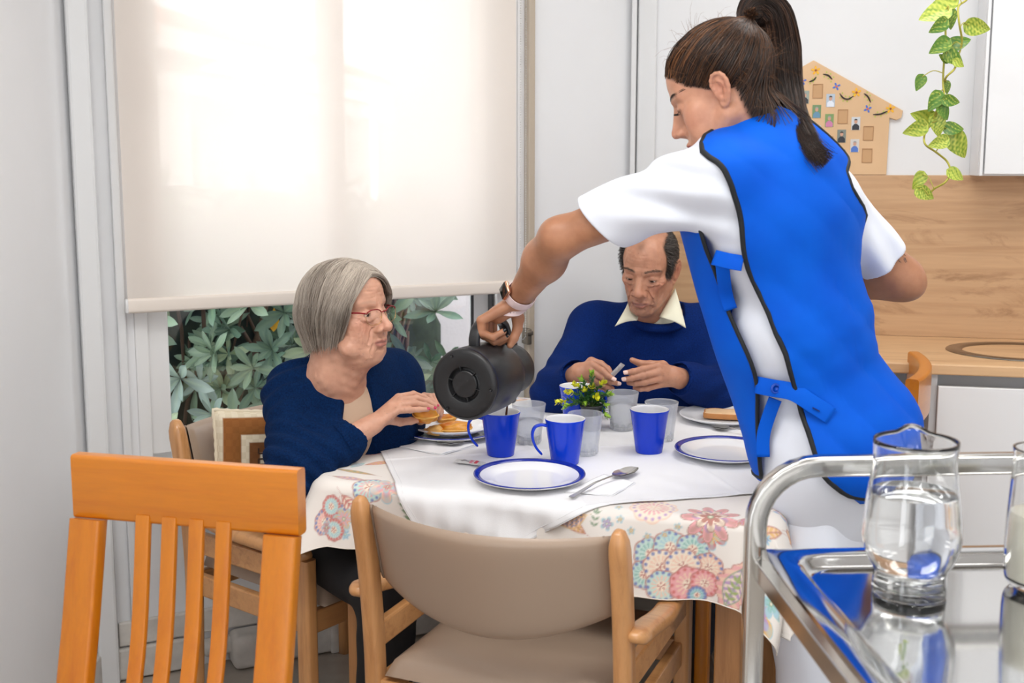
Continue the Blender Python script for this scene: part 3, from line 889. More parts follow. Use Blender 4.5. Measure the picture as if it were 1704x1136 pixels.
def leafm(u0, v0, L, W, ang, c1, c2, vein=PAL['rust'], dots=False, scal=0.0):
    q = region(u0, v0, L * 0.6)
    if q is None: return
    s, x, y = q; ca, sa = cos(ang), sin(ang)
    a = (x * ca + y * sa) / (L / 2); b = (-x * sa + y * ca) / (W / 2)
    f = 1 - np.clip(np.abs(a), 0, 1) ** 1.7 - np.abs(b) / (1 + scal * np.sin(a * 22))
    f = f * W / 2
    put(s, sm_(EP, f), vein); put(s, sm_(EP, f - 0.0026), c1)
    put(s, sm_(EP, f - 0.0026) * sm_(0.35, np.sin(a * 20 + np.abs(b) * 6)), c2, 0.85)
    put(s, sm_(EP, f - 0.002) * sm_(EP, 0.0012 - np.abs(b) * W / 2), vein)
    if dots: put(s, sm_(EP, f - 0.004) * sm_(0.3, np.sin(x * 700) * np.sin(y * 700) - 0.45), PAL['blue'])
def sprig(u0, v0, L, ang, c, n=4):
    for k in range(n):
        t_ = (k + 0.5) / n * L
        for sg in (-1, 1):
            leafm(u0 + cos(ang) * t_ + cos(ang + sg * 0.9) * L * 0.14, v0 + sin(ang) * t_ + sin(ang + sg * 0.9) * L * 0.14, L * 0.30, L * 0.13, ang + sg * 0.9, c, c * 0.8, vein=c * 0.7)
    leafm(u0 + cos(ang) * L * 1.05, v0 + sin(ang) * L * 1.05, L * 0.3, L * 0.13, ang, c, c * 0.8, vein=c * 0.7)
def paisley(u0, v0, R, ang):
    leafm(u0, v0, R * 2.6, R * 1.5, ang, PAL['peach'], PAL['pink'], PAL['rust'], scal=0.10)
    leafm(u0, v0, R * 1.9, R * 0.95, ang, PAL['lilac'], PAL['cream'], PAL['green'])
    sprig(u0 - cos(ang) * R * 0.7, v0 - sin(ang) * R * 0.7, R * 1.1, ang, L3((150, 180, 50)), 4)
def cluster(u0, v0, R):
    for k, (du, dv, sc, fl, inn) in enumerate(((-.62, .30, .42, 'mint', 'teal'), (-.18, .52, .42, 'mint', 'sky'), (.34, .50, .42, 'mint', 'teal'), (.74, .12, .38, 'peach', 'cream'), (-.74, -.20, .36, 'mint', 'teal'), (-.36, .02, .44, 'cream', 'peach'), (.14, .08, .44, 'cream', 'peach'), (-.30, -.42, .40, 'mint', 'peach'), (.30, -.36, .46, 'pink', 'peach'), (.66, -.30, .36, 'pink', 'peach'), (.50, -.62, .24, 'sky', 'teal'))):
        scallop(u0 + du * R, v0 + dv * R, R * sc, PAL[fl], inner=PAL[inn], n=7, ang=k, dot=PAL['blue'] if fl != 'pink' else PAL['red'])

def front_uv(x, y):
    """pixel on the hanging front side -> flat cloth (u, v)"""
    n = e2; O = T0 - e2 * 0.03; r = ray(x, y); c = np.array([0, 0, CAM_H])
    k = (O - c[:2]) @ n / (r[:2] @ n); P = c + r * k
    u, v = to_table(P)
    uu, vv = u, -hy - max(TZ - P[2], 0) - 0.005
    uu, vv = uu - FOX, vv - FOY
    return uu * cos(FA) + vv * sin(FA), -uu * sin(FA) + vv * cos(FA)
def left_uv(x, y):
    n = e1; O = T0 - e1 * 0.03; r = ray(x, y); c = np.array([0, 0, CAM_H])
    k = (O - c[:2]) @ n / (r[:2] @ n); P = c + r * k
    u, v = to_table(P)
    uu, vv = -hx - max(TZ - P[2], 0) - 0.005, v
    return uu * cos(FA) + vv * sin(FA), -uu * sin(FA) + vv * cos(FA)
def top_uv(x, y):
    u, v = to_table(atz(x, y, TZ)); return u * cos(FA) + v * sin(FA), -u * sin(FA) + v * cos(FA)

# background scatter of the same print, then the motifs that the photo shows large
for k in range(150):
    u0, v0 = pr.uniform(-FX / 2, FX / 2), pr.uniform(-FY / 2, FY / 2)
    typ = k % 6; a = pr.uniform(0, 6.28)
    if typ == 0: sprig(u0, v0, 0.035, a, PAL[['green', 'teal', 'sky'][k % 3]])
    elif typ == 1: leafm(u0, v0, 0.07, 0.026, a, PAL['ochre'], PAL['peach'])
    elif typ == 2: flower(u0, v0, 0.022, PAL[['red', 'ochre', 'lilac'][k % 3]], PAL['peach'], 5, a)
    elif typ == 3: leafm(u0, v0, 0.05, 0.022, a, PAL['mint'], PAL['lilac'], PAL['teal'])
    elif typ == 4: flower(u0, v0, 0.012, PAL['sky'], PAL['blue'], 7, a)
    else: leafm(u0, v0, 0.06, 0.03, a, PAL['cream'], PAL['sky'], PAL['rust'], dots=True)
for (x, y, R) in ((1125, 955, 0.085),): cluster(*front_uv(x, y), R)
flower(*front_uv(1182, 899), 0.034, PAL['red'], PAL['ochre'], 6, 0.4); sprig(*front_uv(1166, 888), 0.03, 2.2, PAL['sky'])
paisley(*front_uv(1222, 985), 0.05, 1.2); 
leafm(*front_uv(950, 872), 0.07, 0.04, 0.4, PAL['peach'], PAL['brown'], PAL['ochre'], dots=True); leafm(*front_uv(925, 868), 0.05, 0.03, 1.4, PAL['sky'], PAL['brown'], PAL['ochre'], dots=True)
sprig(*front_uv(988, 885), 0.035, 1.5, PAL['green'], 3); flower(*front_uv(1010, 878), 0.014, PAL['brown'], PAL['lilac'], 5)
uu_, vv_ = front_uv(1080, 855)
for k in range(7):
    a = pi + pi * k / 6
    flower(uu_ + 0.068 * cos(a), vv_ + 0.055 * sin(a), 0.0085, PAL['rust'], PAL['ochre'], 5, k)
scallop(uu_, vv_ + 0.02, 0.05, PAL['cream'], PAL['lilac'], PAL['peach'], PAL['pink'], 9)
flower(*front_uv(1180, 846), 0.060, PAL['pink'], PAL['lilac'], 9, 0.2, PAL['brown']); flower(*front_uv(1180, 846), 0.036, PAL['cream'], PAL['rust'], 7, 0.5, PAL['brown'])
leafm(*front_uv(1238, 875), 0.04, 0.02, 0.3, PAL['sky'], PAL['mint'], PAL['red'])
leafm(*front_uv(1245, 840), 0.05, 0.025, 0.6, PAL['red'], PAL['lilac'], PAL['brown'])
flower(*front_uv(1310, 1016), 0.045, PAL['ochre'], PAL['lilac'], 4, 0.3); flower(*front_uv(1328, 985), 0.03, PAL['sky'], PAL['teal'], 5, 0.3)
scallop(*top_uv(602, 806), 0.040, PAL['mint'], PAL['blue'], PAL['rust'], PAL['pink'], 8); flower(*top_uv(633, 808), 0.042, PAL['peach'], PAL['pink'], 5, 0.2, PAL['sky']); flower(*top_uv(633, 808), 0.016, PAL['ochre'], PAL['red'], 4)
leafm(*top_uv(622, 770), 0.085, 0.030, 0.9, PAL['ochre'], PAL['pink'], PAL['rust']); leafm(*top_uv(578, 785), 0.13, 0.018, -0.2, PAL['ochre'], PAL['green'], PAL['brown']); leafm(*top_uv(570, 796), 0.10, 0.022, -0.1, PAL['peach'], PAL['lilac'], PAL['brown'])
leafm(*top_uv(560, 812), 0.06, 0.03, 2.4, PAL['cream'], PAL['red'], PAL['rust']); leafm(*top_uv(605, 755), 0.055, 0.03, 0.4, PAL['lilac'], PAL['peach'], PAL['red'])
sprig(*top_uv(655, 840), 0.09, 2.0, PAL['green'], 6)
leafm(*top_uv(530, 812), 0.05, 0.022, 1.2, PAL['peach'], PAL['pink'], PAL['red']); flower(*top_uv(532, 825), 0.012, PAL['blue'], PAL['sky'], 7)
for (x, y, k) in ((515, 850, 0), (506, 890, 1), (540, 870, 2), (560, 860, 3), (528, 905, 0)):
    f = front_uv if k > 1 else left_uv
    scallop(*f(x, y), 0.03, PAL[['cream', 'mint', 'peach', 'cream'][k]], PAL['blue'], PAL['rust'], PAL[['lilac', 'green', 'pink', 'sky'][k]], 8, k)
for (x, y, k) in ((512, 842, 0), (500, 868, 1), (552, 848, 2), (522, 872, 3), (575, 868, 1), (560, 885, 2)):
    (flower if k % 2 else scallop)(*(left_uv if x < 524 else front_uv)(x, y), 0.026, PAL[['peach', 'ochre', 'mint', 'lilac'][k]], PAL[['blue', 'pink', 'red', 'peach'][k]])
flower(*front_uv(545, 880), 0.016, PAL['red'], PAL['rust'], 6)
colr = colr * 0.80 + ground * 0.20
tcl = thing('floral_tablecloth', 'cream tablecloth printed with colourful paisley flowers, hanging over the table edges', 'tablecloth', (*TC, TZ), TA)
t = NT('printed_cotton')
a_ = t.node('ShaderNodeVertexColor', layer_name='Col')
wv = t.noise(t.coords((1, 1, 1)), 700, 2)
t.set(color=a_.outputs[0], rough=0.75, sheen=0.15, normal=t.bump(wv, 0.15, 0.0006))
Vc = np.stack([X, Y, Z - TZ], -1).reshape(-1, 3)
o = obj('printed_cloth', (Vc, gridF(NU, NV)), t.m, tcl, col=colr.reshape(-1, 3))
md = o.modifiers.new('thickness', 'SOLIDIFY'); md.thickness = 0.0012; md.offset = -1
# hem folded back, plain
hm = []
for (i, j) in ((slice(0, 1), slice(None)), (slice(None), slice(0, 1)), (slice(-1, None), slice(None)), (slice(None), slice(-1, None))):
    P = np.stack([X[i, j], Y[i, j], Z[i, j] - TZ], -1).reshape(-1, 3)[::6]
    hm.append(tube(P, 0.0014, 5))
obj('hem', merge(*hm), mat('cream_hem', (230, 222, 212), 0.8), tcl)

# --- white cloth on top, turned against the table
WO = np.array([-0.188, 2.19]); WD = radians(13.0)
wa, wb = np.array([cos(WD), sin(WD)]), np.array([-sin(WD), cos(WD)])
c_h = atz(640, 768, TZ)[:2]; c_f = atz(1110, 836, TZ)[:2]
# keep the left hem through c_h and the front hem through c_f
WO = c_h + wb * (-(np.dot(c_h - c_f, wb)))
NU2, NV2 = 260, 240
WL1, WL2 = 1.02, 0.99
A2, B2 = np.meshgrid(np.linspace(0, WL1, NU2), np.linspace(0, WL2, NV2), indexing='ij')
Pw = WO + A2[..., None] * wa + B2[..., None] * wb
u2, v2 = to_table(Pw)
X2, Y2, Z2 = drape(u2, v2, TZ + 0.0050, 0.0045, 0.10, 15, 2.2, rr=0.028)
cre = 0.0022 * np.exp(-((A2 - 0.36) / 0.006) ** 2) + 0.0022 * np.exp(-((B2 - 0.46) / 0.006) ** 2) + 0.0014 * np.exp(-((A2 - 0.70) / 0.006) ** 2)
wr = 0.0012 * np.sin(A2 * 37 + 3 * np.sin(B2 * 9)) * np.sin(B2 * 29 + 2 * np.sin(A2 * 11)) + 0.0012
Z2 = Z2 + np.where(Z2 > TZ, cre + wr, 0)
hang = np.clip((TZ - Z2) / 0.1, 0, 1)
Y2 = Y2 - hang * (0.010 * np.sin(A2 * 44 + B2 * 30) + 0.006 * np.sin(A2 * 95 - B2 * 60))
wcl = thing('white_tablecloth', 'plain white cloth laid at an angle over the floral tablecloth', 'tablecloth', (*TC, TZ), TA)
m_wcl = mat('white_table_linen', (238, 238, 240), 0.8, bump=0.15, bscale=500, sheen=0.1)
o = obj('white_cloth', (np.stack([X2, Y2, Z2 - TZ], -1).reshape(-1, 3), gridF(NU2, NV2)), m_wcl, wcl)
md = o.modifiers.new('thickness', 'SOLIDIFY'); md.thickness = 0.0010; md.offset = -1
hm = []
for (i, j) in ((slice(3, 4), slice(None)), (slice(None), slice(3, 4)), (slice(-4, -3), slice(None)), (slice(None), slice(-4, -3)), (slice(0, 1), slice(None)), (slice(None), slice(0, 1))):
    P = np.stack([X2[i, j], Y2[i, j], Z2[i, j] - TZ], -1).reshape(-1, 3)[::4]
    hm.append(tube(P, 0.0007, 4))
obj('stitched_hem', merge(*hm), mat('white_thread', (226, 226, 228), 0.8), wcl)
TOPZ = TZ + 0.0065

# ================================================================== ARMCHAIRS
def armchair(label, loc, rz, sit=None):
    """local frame: x right, y towards the seat front; origin on the floor between the back posts"""
    c = thing('armchair', label, 'chair', (*loc, 0), rz)
    W = 0.265
    for sx in (-1, 1):
        path = smooth_path([(sx * W, -0.015, 0.0), (sx * W, 0.0, 0.30), (sx * W, 0.0, 0.46), (sx * W, -0.02, 0.65), (sx * W, -0.050, 0.790)], 7)
        n = len(path); sc = np.ones(n); sc[-1] = 0.62; sc[-2] = 0.92
        tip = path[-1] + (path[-1] - path[-2]) / np.linalg.norm(path[-1] - path[-2]) * 0.006
        path = np.vstack([path, tip]); sc = np.append(sc, 0.3)
        obj('back_post', sweep(path, rrect(0.036, 0.044, 0.012, 4), scale=sc, up=(0, 1, 0), fixed=True), m_beech, c)
        obj('front_leg', sweep([(sx * W, 0.43, 0.0), (sx * W, 0.43, 0.532)], rrect(0.034, 0.042, 0.008, 3), up=(0, 1, 0)), m_beech, c, auto=40)
        arm = smooth_path([(sx * (W + 0.026), -0.035, 0.592), (sx * (W + 0.026), 0.05, 0.580), (sx * (W + 0.022), 0.18, 0.556), (sx * (W + 0.008), 0.36, 0.545), (sx * W, 0.445, 0.542)], 6)
        sc = np.ones(len(arm)); sc[0] = 0.35; sc[1] = 0.8; sc[-1] = 0.35; sc[-2] = 0.85
        obj('armrest', sweep(arm, rrect(0.048, 0.032, 0.014, 4), scale=sc), m_beech_x, c)
        obj('side_rail', box((sx * W, 0.215, 0.490), (0.022, 0.40, 0.055), 0.005), m_beech_x, c, smooth=False)
        obj('seat_rail', box((sx * (W - 0.008), 0.215, 0.375), (0.022, 0.40, 0.055), 0.004), m_beech_x, c, smooth=False)
    obj('front_rail', box((0, 0.43, 0.375), (2 * W - 0.03, 0.022, 0.055), 0.004), m_beech_x, c, smooth=False)
    obj('rear_rail', box((0, 0.0, 0.375), (2 * W - 0.03, 0.022, 0.055), 0.004), m_beech_x, c, smooth=False)
    # upholstered seat: a plump rounded slab
    nu, nv = 33, 33
    q = np.linspace(-1, 1, nu); S, Tt = np.meshgrid(q, q, indexing='ij')
    sq = lambda a, b: (np.abs(a) ** 5 + np.abs(b) ** 5) ** 0.2
    hgt = np.clip(1 - np.maximum(np.abs(S), np.abs(Tt)) ** 6, 0, 1) ** 0.45
    top = np.stack([S * (W - 0.028) , 0.225 + Tt * 0.235, 0.415 + 0.052 * hgt - 0.010 * np.exp(-(S ** 2 + Tt ** 2) * 2)], -1).reshape(-1, 3)
    bot = np.stack([S * (W - 0.028), 0.225 + Tt * 0.235, 0.415 - 0.012 * hgt], -1).reshape(-1, 3)
    F = gridF(nu, nv); obj('seat', (np.concatenate([top, bot]), np.concatenate([F, F[:, ::-1] + nu * nv])), m_vinyl, c)
    # curved padded back
    nu, nv = 41, 25
    s = np.linspace(-1, 1, nu)[:, None]; tt = np.linspace(-1, 1, nv)[None, :]
    Wb = W - 0.019
    bulge = -0.075 * (1 - s ** 2) - 0.03
    zt_ = 0.778 - 0.006 * (1 - s ** 2); zb_ = 0.615 - 0.066 * (1 - s ** 2)
    zz = (zt_ + zb_) / 2 + tt * (zt_ - zb_) / 2
    lean = -0.055 * (zz - 0.66) / 0.155 * 0.8
    th = 0.017 * np.clip(1 - np.abs(tt) ** 6, 0, 1) ** 0.4 * (np.clip(1 - np.abs(s) ** 16, 0, 1) ** 0.35 * 0.75 + 0.25)
    Xb = s * Wb + 0 * tt
    yb = bulge + lean + 0.03
    back = np.stack([Xb, yb - th, zz + 0 * s], -1).reshape(-1, 3); fr = np.stack([Xb, yb + th, zz + 0 * s], -1).reshape(-1, 3)
    F = gridF(nu, nv); bo = obj('backrest', (np.concatenate([back, fr]), np.concatenate([F, F[:, ::-1] + nu * nv])), m_vinyl, c)
    for sx in (0, -1):
        e = np.stack([Xb[sx], (yb - th)[sx] - 0.003, (zz + 0 * s)[sx]], -1)
        e2_ = e.copy(); e2_[:, 0] -= np.sign(Xb[sx, 0]) * 0.012; 
        obj('piping', merge(tube(e, 0.0035, 6), tube(e2_ - np.array([0, 0.004, 0]), 0.0022, 6)), m_pipe, bo)
    # glides
    for sx in (-1, 1):
        for y_ in (-0.015, 0.43):
            obj('glide', mv(lathe([(0, 0), (0.013, 0), (0.013, 0.006), (0, 0.006)], 16), (sx * W, y_, -0.001)), m_dark, c)
    return c

pL = atz(590, 826, 0.796)[:2]; pR = atz(1035, 884, 0.796)[:2]
mid = (pL + pR) / 2; dr = (pR - pL) / np.linalg.norm(pR - pL)
ang = math.atan2(dr[1], dr[0])
mid = mid + 0.055 * np.array([-sin(ang), cos(ang)])
armchair('empty beech armchair with taupe vinyl back, nearest the front of the table', mid, ang)
# the seated woman's chair
fc = np.array([0.79, -0.62]); fc /= np.linalg.norm(fc)
aW = math.atan2(fc[1], fc[0]) - pi / 2
sd = np.array([cos(aW), sin(aW)])
nearp = atz(290, 697, 0.796)[:2]
wc = nearp + 0.055 * fc - sd * 0.265 * (1 if True else -1)
armchair('beech armchair with taupe back that the grey-haired woman sits in', nearp + 0.055 * fc - sd * 0.265, aW)
CHW = nearp + 0.055 * fc - sd * 0.265

# ------------------------------------------------------------------ orange slatted chairs
def slat_chair(label, loc, rz, curve=0.0, group=None):
    c = thing('slatted_chair', label, 'chair', (*loc, 0), rz, group)
    W = 0.187
    lean = lambda z: -0.10 * max(z - 0.45, 0) / 0.48
    for sx in (-1, 1):
        p = [(sx * W, 0.0, 0.0), (sx * W, 0.0, 0.2), (sx * W, 0.0, 0.45), (sx * W, lean(0.65), 0.65), (sx * W, lean(0.815), 0.815)]
        obj('back_post', sweep(smooth_path(p, 5), rrect(0.062, 0.030, 0.006, 3), up=(0, 1, 0), fixed=True), m_orange, c, auto=40)
        obj('front_leg', sweep([(sx * W, 0.40, 0.0), (sx * W, 0.40, 0.43)], rrect(0.045, 0.036, 0.006, 3), up=(0, 1, 0)), m_orange, c, auto=40)
        obj('side_rail', box((sx * W, 0.2, 0.40), (0.022, 0.38, 0.06), 0.004), m_orange_x, c, smooth=False)
    s = np.linspace(-1, 1, 17)
    pth = np.stack([s * (W + 0.030), lean(0.87) - 0.004 - curve * (1 - s ** 2), 0 * s + 0.872], -1)
    obj('top_rail', sweep(pth, rrect(0.032, 0.115, 0.007, 4), up=(0, 0, 1), fixed=True), m_orange_x, c, auto=40)
    for q in (-0.074, -0.025, 0.025, 0.074):
        p = [(q * 1.02, 0.004, 0.46), (q * 1.04, lean(0.62) - 0.010, 0.62), (q * 1.05, lean(0.83), 0.83)]
        obj('slat', sweep(smooth_path(p, 5), rrect(0.028, 0.012, 0.003, 2), up=(0, 1, 0), fixed=True), m_orange, c, auto=40)
    obj('lower_rail', box((0, 0.0, 0.455), (2 * W - 0.05, 0.022, 0.05), 0.004), m_orange_x, c, smooth=False)
    obj('front_rail', box((0, 0.40, 0.40), (2 * W - 0.03, 0.022, 0.06), 0.004), m_orange_x, c, smooth=False)
    obj('seat', box((0, 0.215, 0.452), (2 * W + 0.03, 0.40, 0.035), 0.014, 4), m_vinyl if curve else m_orange_x, c)
    return c

qL = at(128, 752, 1.987); qR = at(502, 778, 1.881)
sc_c = (qL + qR)[:2] / 2; d_ = (qR - qL)[:2]; ang = math.atan2(d_[1], d_[0])
slat_chair('orange-stained slatted chair standing in the left foreground', sc_c - 0.095 * np.array([-sin(ang), cos(ang)]), ang + pi)
# the one against the worktop behind the carer: its top rail is seen end on
rr_ = at(1522, 606, 2.70)[:2]; cdir = rr_ / np.linalg.norm(rr_)
slat_chair('orange-brown chair pushed against the worktop behind the standing carer', rr_ + cdir * 0.20 + 0.095 * np.array([-cdir[1], cdir[0]]) * 1.0, math.atan2(cdir[1], cdir[0]), 0.03)


# ------------------------------------------------------------------ cushion behind the woman
t = NT('woven_cushion')
c_ = t.coords((1, 1, 1))
sep = t.node('ShaderNodeSeparateXYZ'); t.link(c_, sep.inputs[0])
def mth(op, a, b=None, c=None):
    n = t.node('ShaderNodeMath', operation=op)
    for v, i in zip((a, b, c), range(3)):
        if v is None: continue
        if isinstance(v, (int, float)): n.inputs[i].default_value = v
        else: t.link(v, n.inputs[i])
    return n.outputs[0]
ax_ = mth('ABSOLUTE', sep.outputs[0]); az_ = mth('ABSOLUTE', sep.outputs[2])
mxd = mth('MAXIMUM', ax_, az_)
band = t.ramp(mxd, [(0.0, lin((228, 218, 196))), (0.030, lin((228, 218, 196))), (0.031, lin((120, 74, 36))), (0.055, lin((120, 74, 36))), (0.056, lin((222, 210, 186))), (0.075, lin((222, 210, 186))), (0.076, lin((134, 84, 34))), (0.118, lin((150, 92, 40))), (0.119, lin((226, 214, 190)))])
ck = t.node('ShaderNodeTexChecker'); ck.inputs['Scale'].default_value = 62; t.link(c_, ck.inputs[0])
ck.inputs[1].default_value = (1, 1, 1, 1); ck.inputs[2].default_value = (0.84, 0.80, 0.72, 1)
col_ = t.mix(0.5, band, ck.outputs[0], 'MULTIPLY')
t.set(color=col_, rough=0.9, normal=t.bump(t.noise(c_, 400, 2), 0.4, 0.001))
nu = 33
q = np.linspace(-1, 1, nu); S, Tt = np.meshgrid(q, q, indexing='ij')
pinch = 1 - 0.06 * (1 - S ** 2) * 0 - 0.05 * (1 - np.abs(Tt) ** 2)
hh = 0.055 * (np.clip(1 - S ** 4, 0, 1) * np.clip(1 - Tt ** 4, 0, 1)) ** 0.5
sX = S * 0.140 * (1 - 0.06 * (1 - Tt ** 2)); sZ = Tt * 0.140 * (1 - 0.06 * (1 - S ** 2))
f_ = np.stack([sX, -hh, sZ], -1).reshape(-1, 3); b_ = np.stack([sX, hh, sZ], -1).reshape(-1, 3)
ccu = at(446, 768, 2.90)
cu = thing('patterned_cushion', 'cream and brown woven cushion tucked behind the grey-haired woman', 'cushion', tuple(ccu), 0)
cu.rotation_euler = (radians(-8), radians(3), aW + radians(180) + radians(-30))
F = gridF(nu, nu)
obj('cushion_cover', (np.concatenate([f_, b_]), np.concatenate([F, F[:, ::-1] + nu * nu])), t.m, cu)
edge = [(sX[i, 0], 0, sZ[i, 0]) for i in range(nu)] + [(sX[-1, j], 0, sZ[-1, j]) for j in range(1, nu)] + [(sX[i, -1], 0, sZ[i, -1]) for i in range(nu - 2, -1, -1)] + [(sX[0, j], 0, sZ[0, j]) for j in range(nu - 2, 0, -1)]
E_ = np.array(edge)
obj('twisted_cord', tube(E_, 0.0048 * (1 + 0.22 * np.sin(np.arange(len(E_)) * 2.2)), 8, closed=True), mat('cream_cord', (226, 214, 190), 0.9), cu)
lt = []
for k in range(5):
    lt.append(box((-0.018 + 0.0, -0.0565, -0.028 + k * 0.014), (0.034, 0.002, 0.004), 0.0008))
    lt.append(box((-0.034 + 0.032 * (k % 2), -0.0565, -0.021 + k * 0.014), (0.004, 0.002, 0.014), 0.0008))
obj('woven_glyphs', merge(*lt), mat('dark_brown_yarn', (70, 46, 30), 0.9), cu, smooth=False)
# ================================================================== TABLEWARE
m_mel = mat('white_melamine', (240, 240, 242), 0.18, spec=0.5, coat=0.3)
m_blue = mat('glossy_cobalt_plastic', (0, 58, 206), 0.2, spec=0.35, coat=0.12)
m_rimb = mat('dark_blue_rim_glaze', (16, 40, 150), 0.2, coat=0.3)
m_steel = mat('polished_steel', (216, 214, 210), 0.24, 1.0)
m_bread = mat('bread_crumb', (226, 190, 148), 0.8, var=0.1, vscale=40, bump=0.5, bscale=150)
m_crust = mat('bread_crust', (190, 128, 72), 0.7, var=0.12, vscale=40)


def plate(label, x, y, R=0.123, rim=True, z=TOPZ, group=None, c=None):
    P = atz(x, y, z + 0.012) if c is None else c
    p = thing('plate', label, 'plate', (P[0], P[1], z), 0, group)
    prof = [(0, 0.002), (R * 0.58, 0.002), (R * 0.60, 0.0), (R * 0.64, 0.0), (R * 0.68, 0.004), (R * 0.985, 0.0155), (R, 0.0185), (R * 0.995, 0.0200), (R * 0.975, 0.0198), (R * 0.72, 0.0105), (R * 0.66, 0.0070), (R * 0.58, 0.0055), (0, 0.005)]
    b = obj('plate_body', lathe(prof, 72), m_mel, p)
    if rim:
        zt = lambda r: 0.0105 + (r / R - 0.72) / 0.255 * 0.0093 + 0.0004
        rp_ = [(R * 0.885, zt(R * 0.885) - 0.0003), (R * 0.885, zt(R * 0.885)), (R * 0.97, zt(R * 0.97)), (R * 0.996, 0.0205), (R * 1.003, 0.0186), (R * 0.998, 0.0183)]
        obj('blue_rim', lathe(rp_, 72), m_rimb, p)
    return p

plate('empty white plate with a dark blue rim at the front of the table', 881, 792)
plate('blue-rimmed white plate beside the carer, right of the blue mugs', 1209, 750)
pf = plate('blue-rimmed white plate under the plate of fritters', 750, 717)
pf_c = np.array(pf.location)
plate('plain white plate holding the fritters in front of the grey-haired woman', 0, 0, 0.110, False, TOPZ + 0.0125, c=(pf_c[0] + 0.004, pf_c[1] + 0.006))
pb_ = plate('white plate holding a slice of bread at the right of the table', 1203, 692, 0.118, False)
plate('small white saucer left of the artificial plant', 946, 678, 0.045, False)


def mug(label, x, y, hang=None, level=None):
    P = atz(x, y, TOPZ + 0.106)
    c = thing('mug', label, 'mug', (P[0], P[1], TOPZ), 0)
    Rb, Rt, H = 0.0325, 0.0470, 0.106
    out = [(0, 0.002), (Rb - 0.003, 0.002), (Rb - 0.001, 0.0), (Rb, 0.002), (Rb + 0.004, 0.03), (Rt - 0.0012, H - 0.008), (Rt, H - 0.004), (Rt + 0.0004, H - 0.0016), (Rt - 0.0004, H - 0.0004)]
    inn = [(Rt - 0.0004, H - 0.0004), (Rt - 0.0016, H), (Rt - 0.0030, H - 0.0012), (Rt - 0.0036, H - 0.006), (Rb + 0.001, 0.03), (Rb - 0.002, 0.006), (0, 0.005)]
    obj('mug_body', lathe(out, 56), m_blue, c)
    obj('white_lining', lathe(inn, 56), m_mel, c)
    if hang is not None:
        d = np.array([cos(hang), sin(hang)])
        R3 = lambda r, z: (d[0] * r, d[1] * r, z)
        path = smooth_path([R3(Rt - 0.004, 0.090), R3(Rt + 0.010, 0.0925), R3(Rt + 0.024, 0.088), R3(Rt + 0.0305, 0.074), R3(Rt + 0.029, 0.056), R3(Rt + 0.021, 0.038), R3(Rt + 0.008, 0.022)], 6)
        n = len(path); sc = 1.0 - 0.15 * np.linspace(0, 1, n); sc[-1] *= 0.7
        obj('handle', sweep(path, rrect(0.0135, 0.0065, 0.003, 3), scale=sc, up=(0, 0, 1)), m_blue, c)
    if level:
        r_ = Rb + (Rt - Rb) * level / H - 0.003
        obj('coffee', lathe([(0, level), (r_, level), (r_, level - 0.001)], 40), mat('milky_coffee', (96, 58, 34), 0.1), c)
    return c

mug('blue mug under the tilted thermos, coffee running into it', 833, 684, radians(187), 0.035)
mug('blue mug with handle standing behind the empty front plate', 940.5, 695.5, radians(190))
mug('blue mug in front of the tumbler at the right of the table', 1081, 680)
mug('blue mug partly behind the artificial plant, in front of the man', 960, 641, radians(-8))

m_frost = glass('frosted_plastic', (244, 246, 248), 0.12, 1.25, frost=0.20, alpha_mix=0.80)
t = NT('still_water'); t.set(color=(1, 1, 1), rough=0.02, trans=1.0, ior=1.33)
m_water = t.m
m_ridge = glass('clear_plastic_ridges', (250, 250, 252), 0.02, 1.3, frost=0.10, alpha_mix=0.45)
def tumbler(label, x, y, water=None):
    P = atz(x, y, TOPZ + 0.100)
    c = thing('tumbler', label, 'glass', (P[0], P[1], TOPZ), 0)
    Rb, Rt, H = 0.0300, 0.0425, 0.100
    prof = [(0, 0.0), (Rb - 0.002, 0.0), (Rb, 0.002), (Rb + 0.001, 0.012), (Rb + 0.0025, 0.022), (Rt - 0.0005, H - 0.004), (Rt, H - 0.001), (Rt - 0.0008, H), (Rt - 0.0018, H - 0.001), (Rt - 0.0022, H - 0.005), (Rb + 0.0008, 0.024), (Rb - 0.002, 0.010), (0, 0.008)]
    obj('tumbler_body', lathe(prof, 56), m_frost, c)
    rd = []
    for k in range(12):
        a = 2 * pi * k / 12
        rd.append(xf(box((Rb + 0.0006, 0, 0.012), (0.003, 0.008, 0.016), 0.0014), rotz(a)))
    obj('base_ridges', merge(*rd), m_ridge, c)
    if water:
        r = lambda z: Rb + 0.0008 + (Rt - 0.0022 - Rb - 0.0008) * max(z - 0.024, 0) / (H - 0.029) - 0.0006
        obj('water', lathe([(0, 0.009), (Rb - 0.0026, 0.0105), (r(0.024), 0.024), (r(water), water - 0.001), (r(water) - 0.001, water), (0, water)], 48), m_water, c)
    return c
tumbler('frosted tumbler half full of water behind the mug being filled', 880, 671, 0.058)
tumbler('empty frosted tumbler in front of the artificial plant', 974, 687)
tumbler('frosted tumbler of water beside the man\'s hands', 1036, 652, 0.068)
tumbler('empty frosted tumbler behind the right-hand blue mug', 1101, 668)


